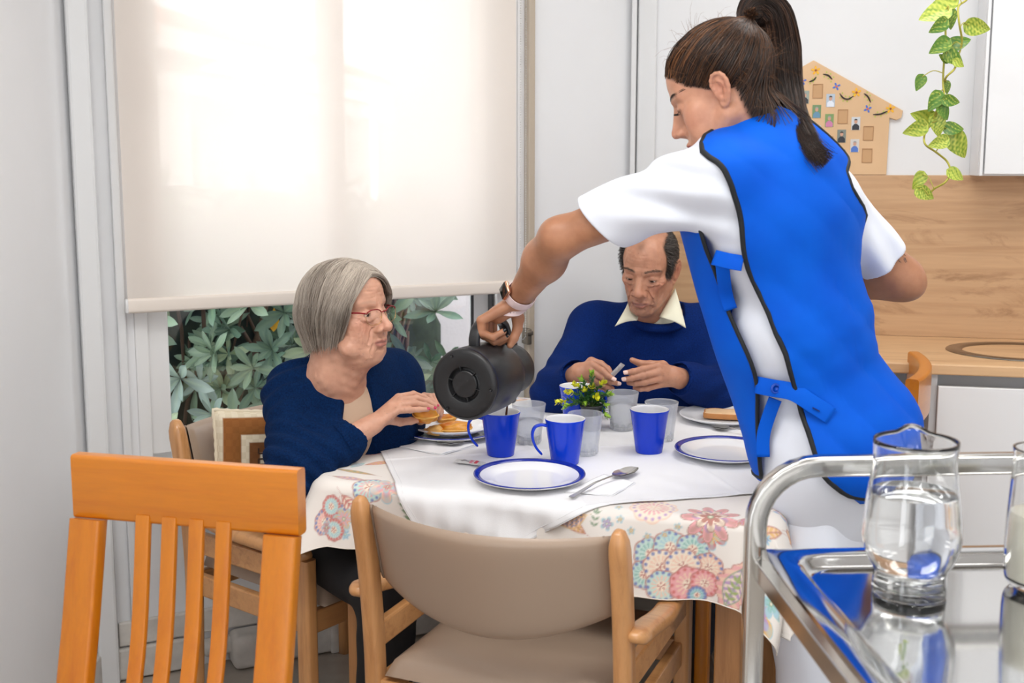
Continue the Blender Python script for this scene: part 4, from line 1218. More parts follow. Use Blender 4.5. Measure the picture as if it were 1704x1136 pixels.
def spoon(label, p_end, p_tip, L=0.19):
    """handle end and bowl tip as places on the table"""
    a, b = np.array(p_end, float), np.array(p_tip, float)
    d = b - a; L = np.linalg.norm(d[:2]); an = math.atan2(d[1], d[0])
    s = thing('spoon', label, 'spoon', (a[0], a[1], a[2]), an)
    n = 40; u = np.linspace(0, 1, n)
    w = np.where(u < 0.66, 0.0062 - 0.0042 * np.clip(u / 0.45, 0, 1), 0)
    k = np.clip((u - 0.66) / 0.34, 0, 1)
    bowl = 0.0195 * np.sqrt(np.clip(1 - ((k - 0.48) / 0.52) ** 2, 0, 1)) * (1 + 0.12 * (0.5 - k))
    w = np.where(u >= 0.66, np.maximum(bowl, 0.0022 * (k < 0.2)), w); w[-1] = 0.002
    zc = np.interp(u, [0, 0.08, 0.35, 0.62, 0.70, 0.85, 1.0], [0.003, 0.0045, 0.013, 0.012, 0.006, 0.0015, 0.0085])
    q = np.linspace(-1, 1, 13)
    depth = 0.0075 * np.sin(pi * np.clip(k, 0, 1)) ** 0.7
    X = np.repeat((u * L)[:, None], 13, 1); Y = w[:, None] * q[None, :]; Zt = zc[:, None] + depth[:, None] * (q[None, :] ** 2 - 0.0) + 0 * q
    top = np.stack([X, Y, Zt + 0.0007], -1).reshape(-1, 3); bot = np.stack([X, Y, Zt - 0.0009 - 0.0006 * (1 - q ** 2)[None, :] * (k[:, None] < 0.05)], -1).reshape(-1, 3)
    F = gridF(n, 13)
    i = np.arange(n - 1); e0 = np.stack([i * 13, i * 13 + n * 13, (i + 1) * 13 + n * 13, (i + 1) * 13], -1)
    e1_ = np.stack([i * 13 + 12, (i + 1) * 13 + 12, (i + 1) * 13 + 12 + n * 13, i * 13 + 12 + n * 13], -1)
    Vv = np.concatenate([top, bot])
    cut = 26 * 13
    obj('handle', (np.concatenate([top[:27 * 13], bot[:27 * 13]]), np.concatenate([gridF(27, 13), gridF(27, 13)[:, ::-1] + 27 * 13])), m_steel, s)
    nb = n - 25
    obj('bowl', (np.concatenate([top[25 * 13:], bot[25 * 13:]]), np.concatenate([gridF(nb, 13), gridF(nb, 13)[:, ::-1] + nb * 13])), m_steel, s)
    return s
def napkin(label, pts, rz=0.0, z=TOPZ):
    P = [atz(x, y, z)[:2] for x, y in pts]
    c = np.mean(P, 0)
    nk = thing('paper_napkin', label, 'napkin', (c[0], c[1], z), 0)
    # bilinear sheet, two plies, slightly rumpled
    A, B, C_, D = [p - c for p in P]
    n = 22; u, v = np.meshgrid(np.linspace(0, 1, n), np.linspace(0, 1, n), indexing='ij')
    XY = A * ((1 - u) * (1 - v))[..., None] + B * (u * (1 - v))[..., None] + C_ * (u * v)[..., None] + D * ((1 - u) * v)[..., None]
    for k in range(2):
        zz = 0.0006 + 0.0014 * k + 0.0012 * (1 + np.sin(u * 9 + v * 5 + k)) * 0.6 + 0.006 * k * np.clip(u - 0.8, 0, 1)
        o = obj('ply', (np.concatenate([np.concatenate([XY * (1 - 0.05 * k), zz[..., None]], -1).reshape(-1, 3)]), gridF(n, n)), m_nap, nk)
        md = o.modifiers.new('thickness', 'SOLIDIFY'); md.thickness = 0.0004
    return nk
m_nap = mat('white_tissue', (244, 244, 246), 0.9)
napkin('white paper napkin under the front spoon, right of the empty plate', [(938, 820), (1005, 790), (1058, 805), (1020, 826)])
napkin('white paper napkin under the spoon near the fritter plate', [(650, 742), (700, 722), (795, 742), (735, 758)])
z_s = TOPZ + 0.0035
spoon('steel spoon lying on a napkin at the front of the table', atz(950, 829, z_s), atz(1059, 779, z_s + 0.006))
spoon('steel spoon on a napkin below the fritter plate', atz(641, 738, z_s), atz(771, 737, z_s + 0.006))
spoon('steel spoon partly hidden by the blue apron, beside the bread plate', atz(1260, 728, TOPZ), atz(1186, 709, TOPZ + 0.006))

# sugar sachet on the cloth
def sachet(name, label, C, ax, ay, L=0.062, W=0.020, printed=False):
    ax = np.asarray(ax, float); ax /= np.linalg.norm(ax); ay = np.asarray(ay, float); ay -= ax * np.dot(ax, ay); ay /= np.linalg.norm(ay)
    s = thing(name, label, 'sachet', tuple(C))
    n, m = 25, 9
    u = np.linspace(-1, 1, n)[:, None]; q = np.linspace(-1, 1, m)[None, :]
    th = 0.0028 * np.clip(1 - (u / 0.86) ** 8, 0, 1) * np.clip(1 - q ** 4, 0, 1) * (1 + 0.35 * np.sin(u * 14 + q * 3))
    nz = np.cross(ax, ay)
    P = lambda sg: (u * L / 2)[..., None] * ax + (q * W / 2)[..., None] * ay + (sg * th + 0.0003 * sg)[..., None] * nz
    F = gridF(n, m)
    o = obj('paper_sleeve', (np.concatenate([P(1).reshape(-1, 3), P(-1).reshape(-1, 3)]), np.concatenate([F, F[:, ::-1] + n * m])), mat('sachet_paper', (204, 204, 204), 0.35), s)
    def patch(nm, u0, u1, q0, q1, c):
        uu, qq = np.meshgrid(np.linspace(u0, u1, 8), np.linspace(q0, q1, 5), indexing='ij')
        t_ = 0.0028 * np.clip(1 - (uu / 0.86) ** 8, 0, 1) * np.clip(1 - qq ** 4, 0, 1) * (1 + 0.35 * np.sin(uu * 14 + qq * 3)) + 0.0006
        Pp = (uu * L / 2)[..., None] * ax + (qq * W / 2)[..., None] * ay + t_[..., None] * nz
        obj(nm, (Pp.reshape(-1, 3), gridF(8, 5)), mat(nm + '_ink', c, 0.4), s)
    if printed:
        patch('red_print', 0.35, 0.62, -0.7, 0.5, (196, 24, 60)); patch('grey_print', -0.6, 0.0, -0.3, 0.1, (120, 116, 122)); patch('pink_print', 0.05, 0.28, -0.8, 0.8, (206, 120, 140))
    else: patch('grey_print', -0.6, 0.5, -0.35, 0.35, (140, 142, 150))
    return s
c1, c2 = atz(752, 768, TOPZ + 0.004), atz(812, 771, TOPZ + 0.004)
sachet('sugar_sachet', 'white and red sugar sachet lying left of the empty front plate', (c1 + c2) / 2 + np.array([0, -0.004, 0.002]), c2 - c1 + np.array([0, -0.025, 0]), (0.2, 1, 0.15), 0.075, 0.022, True)

# ------------------------------------------------------------------ food
def lump(name, label, C, size, rz, seed, tilt=0.0, torn=False):
    r_ = np.random.default_rng(seed)
    nu, nv = 48, 30
    th = np.linspace(0, 2 * pi, nu, endpoint=False)[:, None]; ph = np.linspace(-pi / 2, pi / 2, nv)[None, :]
    x = np.cos(ph) * np.cos(th); y = np.cos(ph) * np.sin(th); z = np.sin(ph) + 0 * th
    d = np.stack([x, y, z], -1)
    w = np.zeros_like(x)
    for k in range(16):
        q = r_.normal(0, 1, 3); q *= (2 + k * 0.6) / np.linalg.norm(q)
        w += np.sin(d @ q + r_.uniform(0, 6)) * 0.5 / (2 + k * 0.6) * 0.42
    ridge = 0.05 * np.exp(-((z) / 0.12) ** 2) * (1 + np.sin(th * 9))
    R = 1 + w + ridge
    x_ = x * R; bend = 0.18 * (x_ ** 2)
    P = np.stack([x_ * size[0], (y * R + bend * 0.5) * size[1], np.maximum(z * R, -0.8) * size[2]], -1)
    l = thing(name, label, 'fritter', tuple(C), rz)
    l.rotation_euler = (tilt, 0, rz)
    k = np.clip(0.5 + w * 4 + 0.4 * np.sin(th * 3 + z * 4 + seed), 0, 1)[..., None]
    ca, cb, cc = np.array(lin((204, 108, 20))), np.array(lin((232, 158, 52))), np.array(lin((248, 220, 150)))
    col = ca * (1 - k) + cb * k
    if torn: col = col * 0.5 + cc * 0.5 * np.array([1, .9, .8])
    F = gridF(nu, nv, True)
    obj('golden_crust', (P.reshape(-1, 3), F), m_fry, l, col=col.reshape(-1, 3))
    ft = tube(np.stack([np.cos(th[:, 0]) * (R[:, nv // 2]) * size[0] * 1.0, (np.sin(th[:, 0]) * R[:, nv // 2] + 0.09 * (np.cos(th[:, 0]) * R[:, nv // 2]) ** 2) * size[1], 0 * th[:, 0]], -1), 0.0022, 6, closed=True)
    obj('crimped_edge', ft, mat('pale_crimped_dough', (236, 180, 92), 0.5), l)
    return l
m_fry = vcol_mat('fried_dough', 0.38, bump=0.5, bscale=120, var=0.25, vscale=60, sss=0.0)
zp = TOPZ + 0.0125 + 0.008
lump('fritter', 'long golden fritter lying on the plate in front of the grey-haired woman', atz(757, 713, zp + 0.013), (0.046, 0.020, 0.017), radians(12), 4)
lump('fritter', 'torn piece of fritter on the plate beneath the woman\'s hands', atz(722, 716, zp + 0.010), (0.026, 0.018, 0.013), radians(-20), 9, torn=True)
lump('fritter', 'golden fritter held between the grey-haired woman\'s hands', at(706, 690, 2.72), (0.030, 0.020, 0.022), radians(-25), 12, tilt=0.2)
lump('fritter', 'fritter behind the woman\'s hands at the far side of the plate', atz(741, 695, zp + 0.008), (0.026, 0.018, 0.012), radians(30), 21)
# bread slice
Pb = np.array(pb_.location)
bd = thing('bread_slice', 'slice of white bread on the plate at the right of the table', 'bread', (Pb[0] + 0.010, Pb[1] + 0.0, Pb[2] + 0.010), radians(-8))
pts = [(-0.052, -0.028), (0.055, -0.034), (0.058, 0.0), (0.056, 0.030), (0.03, 0.043), (0.0, 0.036), (-0.03, 0.044), (-0.056, 0.030), (-0.058, 0.0)]
pts = [tuple(p) for p in smooth_path(pts, 4, closed=True)]
obj('crumb', prism([(x * 0.97, y * 0.95) for x, y in pts], 0.014, 0.002), m_bread, bd)
ringp = np.array([(x, y, 0.007) for x, y in pts]); obj('crust', sweep(ringp, rrect(0.003, 0.014, 0.0012, 2), closed=True), m_crust, bd)

# ------------------------------------------------------------------ small artificial plant
pc = atz(984, 716, TOPZ)
pl = thing('artificial_plant', 'small artificial plant with yellow-green leaves in a dark pot', 'plant', (pc[0], pc[1], TOPZ))
obj('pot', lathe([(0, 0), (0.019, 0), (0.021, 0.002), (0.029, 0.062), (0.031, 0.064), (0.031, 0.069), (0.028, 0.069), (0.026, 0.062), (0, 0.060)], 32), mat('dark_grey_pot', (44, 44, 46), 0.4), pl)
obj('soil', lathe([(0, 0.064), (0.026, 0.062)], 20), mat('peat', (50, 40, 30), 1.0), pl)
sV, sF, sC = [], [], []; n0 = 0; stems_ = []
LBb, LFb = leaf(1.0, 0.62, 0.12, 7)
rg = np.random.default_rng(11)
tips = [(985, 622), (968, 632), (1003, 637), (945, 652), (930, 668), (958, 640), (1013, 655), (975, 650), (992, 660), (1008, 672), (960, 668), (996, 676), (942, 675), (1010, 690), (976, 668), (985, 645)]
b0 = np.array([pc[0], pc[1], TOPZ + 0.064])
for i, (x, y) in enumerate(tips):
    tp = at(x, y, pc[1] + rg.uniform(-0.03, 0.03))
    m1 = b0 + (tp - b0) * 0.5 + np.array([0, 0, 0.012])
    P = smooth_path([b0, m1, tp], 6); stems_.append(tube(P, 0.0011, 5))
    yel = i in (2, 4, 5, 3, 7, 11, 15, 8)
    for k in range(3, len(P)):
        T = P[k] - P[k - 1]; T /= np.linalg.norm(T)
        for sgn in (0, 1, 2):
            az = k * 1.57 + sgn * 2.1 + i
            sx_ = np.cross(T, (0.3, 0.9, 0.1)); sx_ /= np.linalg.norm(sx_); sy_ = np.cross(T, sx_)
            dirr = cos(az) * sx_ + sin(az) * sy_
            ly = dirr * 0.8 + T * (0.5 + 0.4 * (k > 9)); ly /= np.linalg.norm(ly)
            lx = np.cross(ly, T); lx /= np.linalg.norm(lx) + 1e-9; lz = np.cross(lx, ly)
            s = rg.uniform(0.011, 0.015) * (1.1 if k > 8 else 1.0)
            M = frame_mat(P[k], lx * s, ly * s, lz * s)
            sV.append(place(LBb, M)); sF.append(LFb + n0); n0 += len(LBb)
            base = np.array(lin((222, 220, 50) if (yel and k > 8) else ((150, 190, 60) if k > 9 else (62, 112, 58)))) * rg.uniform(0.8, 1.2)
            sC.append(np.tile(base, (len(LBb), 1)))
obj('leaves', (np.concatenate(sV), np.concatenate(sF)), vcol_mat('plastic_leaf', 0.4), pl, world=True, col=np.concatenate(sC))
obj('stems', merge(*stems_), mat('plastic_stem', (84, 110, 50), 0.5), pl, world=True)

# ================================================================== THERMOS JUG
m_th = mat('matt_black_plastic', (34, 34, 36), 0.38, bump=0.05, bscale=500)
m_th2 = mat('black_plastic_base', (30, 31, 33), 0.42)
TA0 = at(771, 640, 2.43); TA1 = at(858, 611, 2.665)
axz = (TA1 - TA0); Lth = np.linalg.norm(axz); axz /= Lth
up_ = np.array([0, 0, 1.0]); axy = up_ - axz * np.dot(up_, axz); axy /= np.linalg.norm(axy); axx = np.cross(axy, axz)
MT = frame_mat(TA0, axx, axy, axz)
th = thing('thermos_jug', 'black insulated coffee jug held tilted over a blue mug', 'thermos', tuple(TA0))
k_ = 0.0785
body = [(k_ - 0.006, 0.000), (k_ - 0.0015, 0.002), (k_, 0.007), (k_ - 0.001, 0.011), (k_ + 0.001, 0.013), (k_ + 0.001, 0.10), (k_, 0.135), (k_ * 0.92, 0.160), (k_ * 0.80, 0.176), (k_ * 0.70, 0.186)]
obj('jug_body', xf(lathe(body, 72), MT), m_th, th, world=True)
neck = [(k_ * 0.70, 0.184), (k_ * 0.66, 0.190), (k_ * 0.68, 0.205), (k_ * 0.74, 0.225), (k_ * 0.74, 0.242), (k_ * 0.68, 0.252), (0, 0.254)]
obj('jug_neck', xf(lathe(neck, 64), MT), m_th, th, world=True)
base = [(0, 0.004), (0.028, 0.004), (0.030, 0.0055), (0.0315, 0.010), (0.036, 0.012), (0.0375, 0.010), (0.039, 0.003), (0.042, 0.0015), (k_ - 0.010, -0.0005), (k_ - 0.005, 0.0012), (k_ - 0.003, 0.003)]
bo_ = obj('base_disc', xf(lathe(base, 72), MT), m_th2, th, world=True, auto=25)
for k in range(6):
    a = radians(75 + 60 * k)
    obj('base_rib', xf(bar((0.029 * cos(a), 0.029 * sin(a), 0.006), (0.041 * cos(a), 0.041 * sin(a), 0.006), 0.0016, 0.008, 0.0004), MT), m_th2, bo_, world=True)
for k in range(3):
    a = radians(65 + 120 * k)
    obj('base_foot', xf(mv(lathe([(0, -0.0022), (0.003, -0.002), (0.0042, 0), (0.0044, 0.002)], 14), (0.067 * cos(a), 0.067 * sin(a), 0.0)), MT), m_th, bo_, world=True)
obj('base_ring_line', xf(lathe([(k_ + 0.0008, 0.0095), (k_ + 0.0014, 0.0105), (k_ + 0.0008, 0.0115)], 72), MT), mat('dark_blue_seam', (22, 28, 60), 0.3), bo_, world=True)
hp = smooth_path([(0, k_ - 0.006, 0.052), (0, k_ + 0.018, 0.052), (0, k_ + 0.040, 0.066), (0, k_ + 0.050, 0.098), (0, k_ + 0.047, 0.150), (0, k_ + 0.030, 0.196), (0, k_ * 0.70, 0.222)], 7)
obj('handle', xf(sweep(hp, rrect(0.026, 0.014, 0.006, 4), up=(0, 1, 0)), MT), m_th, th, world=True)
sp = [(0, -k_ * 0.60, 0.20), (0, -k_ * 0.78, 0.222), (0, -k_ * 0.95, 0.246)]
obj('spout', xf(sweep(smooth_path(sp, 4), circ(0.020, 16), scale=np.linspace(1.1, 0.5, 9), up=(1, 0, 0)), MT), m_th, th, world=True)
obj('thumb_lever', xf(box((0, k_ * 0.72, 0.236), (0.022, 0.012, 0.03), 0.004), MT), m_th, th, world=True)
lip = place(np.array([[0, -k_ * 0.95, 0.246]]), MT)[0]
mg = atz(838, 684, TOPZ + 0.106)
st = smooth_path([lip, (lip + np.array([mg[0], mg[1], TOPZ + 0.12])) / 2 + np.array([0, 0, 0.004]), (mg[0], mg[1], TOPZ + 0.034)], 8)
cs = thing('coffee_stream', 'thin stream of coffee running from the jug into the mug', 'coffee', tuple(st[-1]))
obj('stream', tube(st, 0.0022 * (1 + 0.3 * np.sin(np.arange(len(st)) * 1.3)), 8), mat('dark_coffee', (70, 26, 12), 0.1), cs, world=True)

# ================================================================== SERVING TROLLEY
m_chr = mat('brushed_stainless', (196, 194, 190), 0.17, 1.0)
m_tray = mat('polished_stainless_tray', (206, 206, 206), 0.085, 1.0)
TRZ = 0.85
tl_ = atz(1260, 914, TRZ); X0 = tl_[0]; Yf = tl_[1]; X1 = X0 + 0.56; Yn = Yf - 0.84
tr_ = thing('serving_trolley', 'stainless steel serving trolley in the right foreground', 'trolley', ((X0 + X1) / 2, (Yf + Yn) / 2, 0))
cx, cy = (X0 + X1) / 2, (Yf + Yn) / 2
ta_ = radians(3.0); tr_.rotation_euler = (0, 0, ta_); v_ = rotz(ta_) @ Vector((X0 - cx, Yf - cy, 0)); tr_.location = (X0 - v_.x, Yf - v_.y, 0)
def U_frame(y, zt):
    r = 0.095; pts = [(X0 - cx, y - cy, 0.075), (X0 - cx, y - cy, zt - r)]
    for k in range(1, 8): pts.append((X0 - cx + r * (1 - cos(pi / 2 * k / 8)), y - cy, zt - r + r * sin(pi / 2 * k / 8)))
    pts.append((X0 - cx + r, y - cy, zt)); m = [(-p[0], p[1], p[2]) for p in pts[::-1]]
    pts += m
    return np.array(pts)
zt_ = at(1500, 777, Yf + 0.01)[2]
for nm, y in (('push_handle', Yf + 0.014), ('push_handle', Yn - 0.014)):
    P = U_frame(y, zt_)
    obj(nm, sweep(P, rrect(0.032, 0.028, 0.007, 4), up=(0, 1, 0), fixed=True), m_chr, tr_, auto=45)
def tray(zc):
    w, l = (X1 - X0) / 2 - 0.004, (Yf - Yn) / 2 - 0.002
    rows = []
    for (o_, z) in ((0.0, -0.030), (0.0, 0.0), (0.006, 0.001), (0.034, 0.001), (0.040, -0.003), (0.044, -0.010), (0.052, -0.0138), (0.056, -0.014), (0.066, -0.014)):
        rr_ = max(0.012, 0.05 if o_ > 0.03 else 0.008)
        rows.append([(x, y, zc + z) for x, y in rrect(2 * (w - o_), 2 * (l - o_), rr_, 5)])
    n = len(rows[0]); V = [p for r in rows for p in r]; F = []
    for i in range(len(rows) - 1):
        for j in range(n):
            k = (j + 1) % n; F.append((i * n + j, i * n + k, (i + 1) * n + k, (i + 1) * n + j))
    F.append(tuple((len(rows) - 1) * n + j for j in range(n)))
    return V, F
for z in (TRZ + 0.001, 0.30): obj('tray', tray(z), m_tray, tr_, auto=35)
for sx in (-1, 1):
    obj('side_beam', box((sx * ((X1 - X0) / 2 - 0.002), 0, TRZ - 0.032), (0.012, Yf - Yn, 0.03), 0.002), m_chr, tr_, smooth=False)
for sx in (-1, 1):
    for sy in (Yf + 0.014 - cy, Yn - 0.014 - cy):
        w_ = obj('castor_wheel', xf(lathe([(0, -0.011), (0.02, -0.011), (0.034, -0.009), (0.037, 0), (0.034, 0.009), (0.02, 0.011), (0, 0.011)], 28), Matrix.Translation((sx * (X1 - X0) / 2, sy, 0.0375)) @ Matrix.Rotation(pi / 2, 4, 'Y')), mat('grey_rubber', (90, 90, 92), 0.6), tr_)
        obj('castor_fork', box((sx * (X1 - X0) / 2, sy, 0.07), (0.03, 0.03, 0.03), 0.004), m_chr, w_)

t = NT('clear_glass'); t.set(color=(0.98, 0.99, 0.99), rough=0.0, trans=1.0, ior=1.47); m_glass = t.m
def jug_thing(label, C, prof_o, th_, level, liquid, spout=True, name='water_jug', cat='jug', lname='water'):
    j = thing(name, label, cat, tuple(C))
    po = smooth_path([(r, z) for r, z in prof_o], 5)
    inner = [(max(r - th_, 0.0), z) for r, z in po if z > 0.012]
    prof = [(0, 0.0)] + [tuple(p) for p in po] + inner[::-1] + [(0, 0.012)]
    V, F = lathe(prof, 72)
    if spout:
        zt = po[-1][1]; a = np.arctan2(V[:, 1], V[:, 0]); r = np.hypot(V[:, 0], V[:, 1])
        k = np.exp(-((np.abs((a - spout + pi) % (2 * pi) - pi)) / 0.28) ** 2) * np.clip((V[:, 2] - (zt - 0.045)) / 0.045, 0, 1) ** 2 * (r > 0.03)
        V[:, 0] += np.cos(a) * k * 0.020; V[:, 1] += np.sin(a) * k * 0.020; V[:, 2] += k * 0.006
    obj('jug_glass' if cat == 'jug' else 'glass_body', (V, F), m_glass, j)
    rr = [(max(r - th_ - 0.0004, 0), z) for r, z in po if 0.0128 < z < level - 0.002]
    rl = np.interp(level, [p[1] for p in po], [p[0] for p in po]) - th_ - 0.0004
    lv = [(0, 0.0128)] + rr + [(rl, level - 0.001), (rl - 0.0015, level), (0, level)]
    obj(lname, lathe(lv, 64), liquid, j)
    return j
JC = atz(1512, 985, TRZ - 0.012)
jug_thing('glass jug half full of water standing on the trolley', (JC[0], JC[1], TRZ - 0.0125),
          [(0.046, 0.0), (0.0505, 0.003), (0.050, 0.020), (0.0505, 0.036), (0.0585, 0.050), (0.0665, 0.075), (0.0670, 0.095), (0.0640, 0.130), (0.0590, 0.168), (0.0565, 0.190), (0.0575, 0.222)], 0.0028, 0.148, m_water, spout=radians(75))
MC = np.array([JC[0] + 0.192, JC[1] + 0.02])
jug_thing('glass jar of milk at the right edge, beside the water jug', (MC[0], MC[1], TRZ - 0.0125),
          [(0.030, 0.0), (0.038, 0.003), (0.0455, 0.014), (0.0475, 0.04), (0.0465, 0.10), (0.0435, 0.16), (0.0425, 0.190), (0.0435, 0.204)], 0.003, 0.112, mat('milk', (246, 240, 222), 0.3), spout=None, name='milk_jar', cat='jar', lname='milk')
# ================================================================== SMOOTH BODIES
# A body is described by rounded solids that blend into each other; the surface is then meshed on a grid.
QUAL = 1.0


class Prim:
    def __init__(s, kind, k=0.01, sub=False, **a):
        s.kind, s.k, s.sub = kind, k, sub
        s.__dict__.update(a)
        if kind == 'cap':
            s.a, s.b = np.asarray(s.a, float), np.asarray(s.b, float)
            s.c = (s.a + s.b) / 2; s.R = np.linalg.norm(s.a - s.b) / 2 + max(s.r1, s.r2)
            s.ab = s.b - s.a; s.L2 = max(float(s.ab @ s.ab), 1e-12)
        elif kind in ('ell', 'box'):
            s.c = np.asarray(s.c, float); s.r = np.asarray(s.r, float)
            s.R = float(np.linalg.norm(s.r)) if kind == 'box' else float(s.r.max())
            s.M = np.eye(3) if getattr(s, 'M', None) is None else np.asarray(s.M, float)

    def d(s, P):
        if s.kind == 'cap':
            q = P - s.a; t = np.clip(q @ s.ab / s.L2, 0, 1)
            if getattr(s, 'flat', None) is not None:   # squash along an axis: flat = (axis, factor)
                v = q - t[:, None] * s.ab; ax, f = s.flat; h = v @ ax
                v = v + (h * (f - 1))[:, None] * ax
                return (np.sqrt((v * v).sum(1)) - (s.r1 + (s.r2 - s.r1) * t)) / max(1.0, f ** 0.5)
            v = q - t[:, None] * s.ab
            return np.sqrt(np.einsum('ij,ij->i', v, v)) - (s.r1 + (s.r2 - s.r1) * t)
        q = (P - s.c) @ s.M
        if s.kind == 'ell':
            k0 = np.sqrt(((q / s.r) ** 2).sum(1)); k1 = np.sqrt(((q / s.r ** 2) ** 2).sum(1)) + 1e-9
            return np.where(k0 < 1e-3, -s.r.min(), k0 * (k0 - 1) / k1)
        w = np.abs(q) - (s.r - s.rd)
        return np.linalg.norm(np.maximum(w, 0), axis=1) + np.minimum(w.max(1), 0) - s.rd


def cap(a, b, r1, r2=None, k=0.01, sub=False, flat=None):
    return Prim('cap', k, sub, a=a, b=b, r1=r1, r2=r1 if r2 is None else r2, flat=flat)


def ell(c, r, k=0.01, sub=False, M=None): return Prim('ell', k, sub, c=c, r=r, M=M)
def rbx(c, r, rd, k=0.01, sub=False, M=None): return Prim('box', k, sub, c=c, r=r, rd=rd, M=M)


def chain(pts, rs, k=0.01, sub=False):
    return [cap(pts[i], pts[i + 1], rs[i], rs[i + 1], k, sub) for i in range(len(pts) - 1)]


class Group:
    def __init__(s, items, k=0.01, sub=False, grow=0.0, disp=None, Minv=None, scale=1.0):
        s.items, s.k, s.sub, s.grow, s.disp = items, k, sub, grow, disp
        s.Minv = Minv          # 4x4 world -> local
        s.scale = scale
        cs = [i for i in items if not i.sub]
        lo = np.min([i.c - i.R - i.k for i in cs], 0); hi = np.max([i.c + i.R + i.k for i in cs], 0)
        c = (lo + hi) / 2; R = min(float(np.linalg.norm(hi - lo) / 2), max(np.linalg.norm(i.c - c) + i.R for i in cs)) + abs(grow) + 0.012
        if Minv is not None:
            M = np.linalg.inv(Minv); c = M[:3, :3] @ c + M[:3, 3]; R *= scale
            cn = np.array([[x, y, z] for x in (lo[0], hi[0]) for y in (lo[1], hi[1]) for z in (lo[2], hi[2])]) @ M[:3, :3].T + M[:3, 3]
            s.lo, s.hi = cn.min(0) - 0.01, cn.max(0) + 0.01
        else: s.lo, s.hi = lo - abs(grow) - 0.012, hi + abs(grow) + 0.012
        s.c, s.R = c, R

    def d(s, P, bc=None, br=None):
        Pl = P; bcl = bc
        brl = br
        if s.Minv is not None:
            Pl = P @ s.Minv[:3, :3].T + s.Minv[:3, 3]
            if bc is not None: bcl = s.Minv[:3, :3] @ bc + s.Minv[:3, 3]; brl = br / s.scale
        out = np.full(len(P), 1.0)
        for i in s.items:
            if bcl is not None and np.linalg.norm(i.c - bcl) - i.R > brl + i.k + 0.01 + s.grow: continue
            v = i.d(Pl, bcl, brl) if isinstance(i, Group) else i.d(Pl)
            k = i.k
            if i.sub:
                h = np.clip(0.5 - 0.5 * (out + v) / k, 0, 1); out = out * (1 - h) - v * h + k * h * (1 - h)
            else:
                h = np.clip(0.5 + 0.5 * (out - v) / k, 0, 1); out = out * (1 - h) + v * h - k * h * (1 - h)
        if s.disp is not None: out = out + s.disp(Pl)
        return (out - s.grow) * s.scale


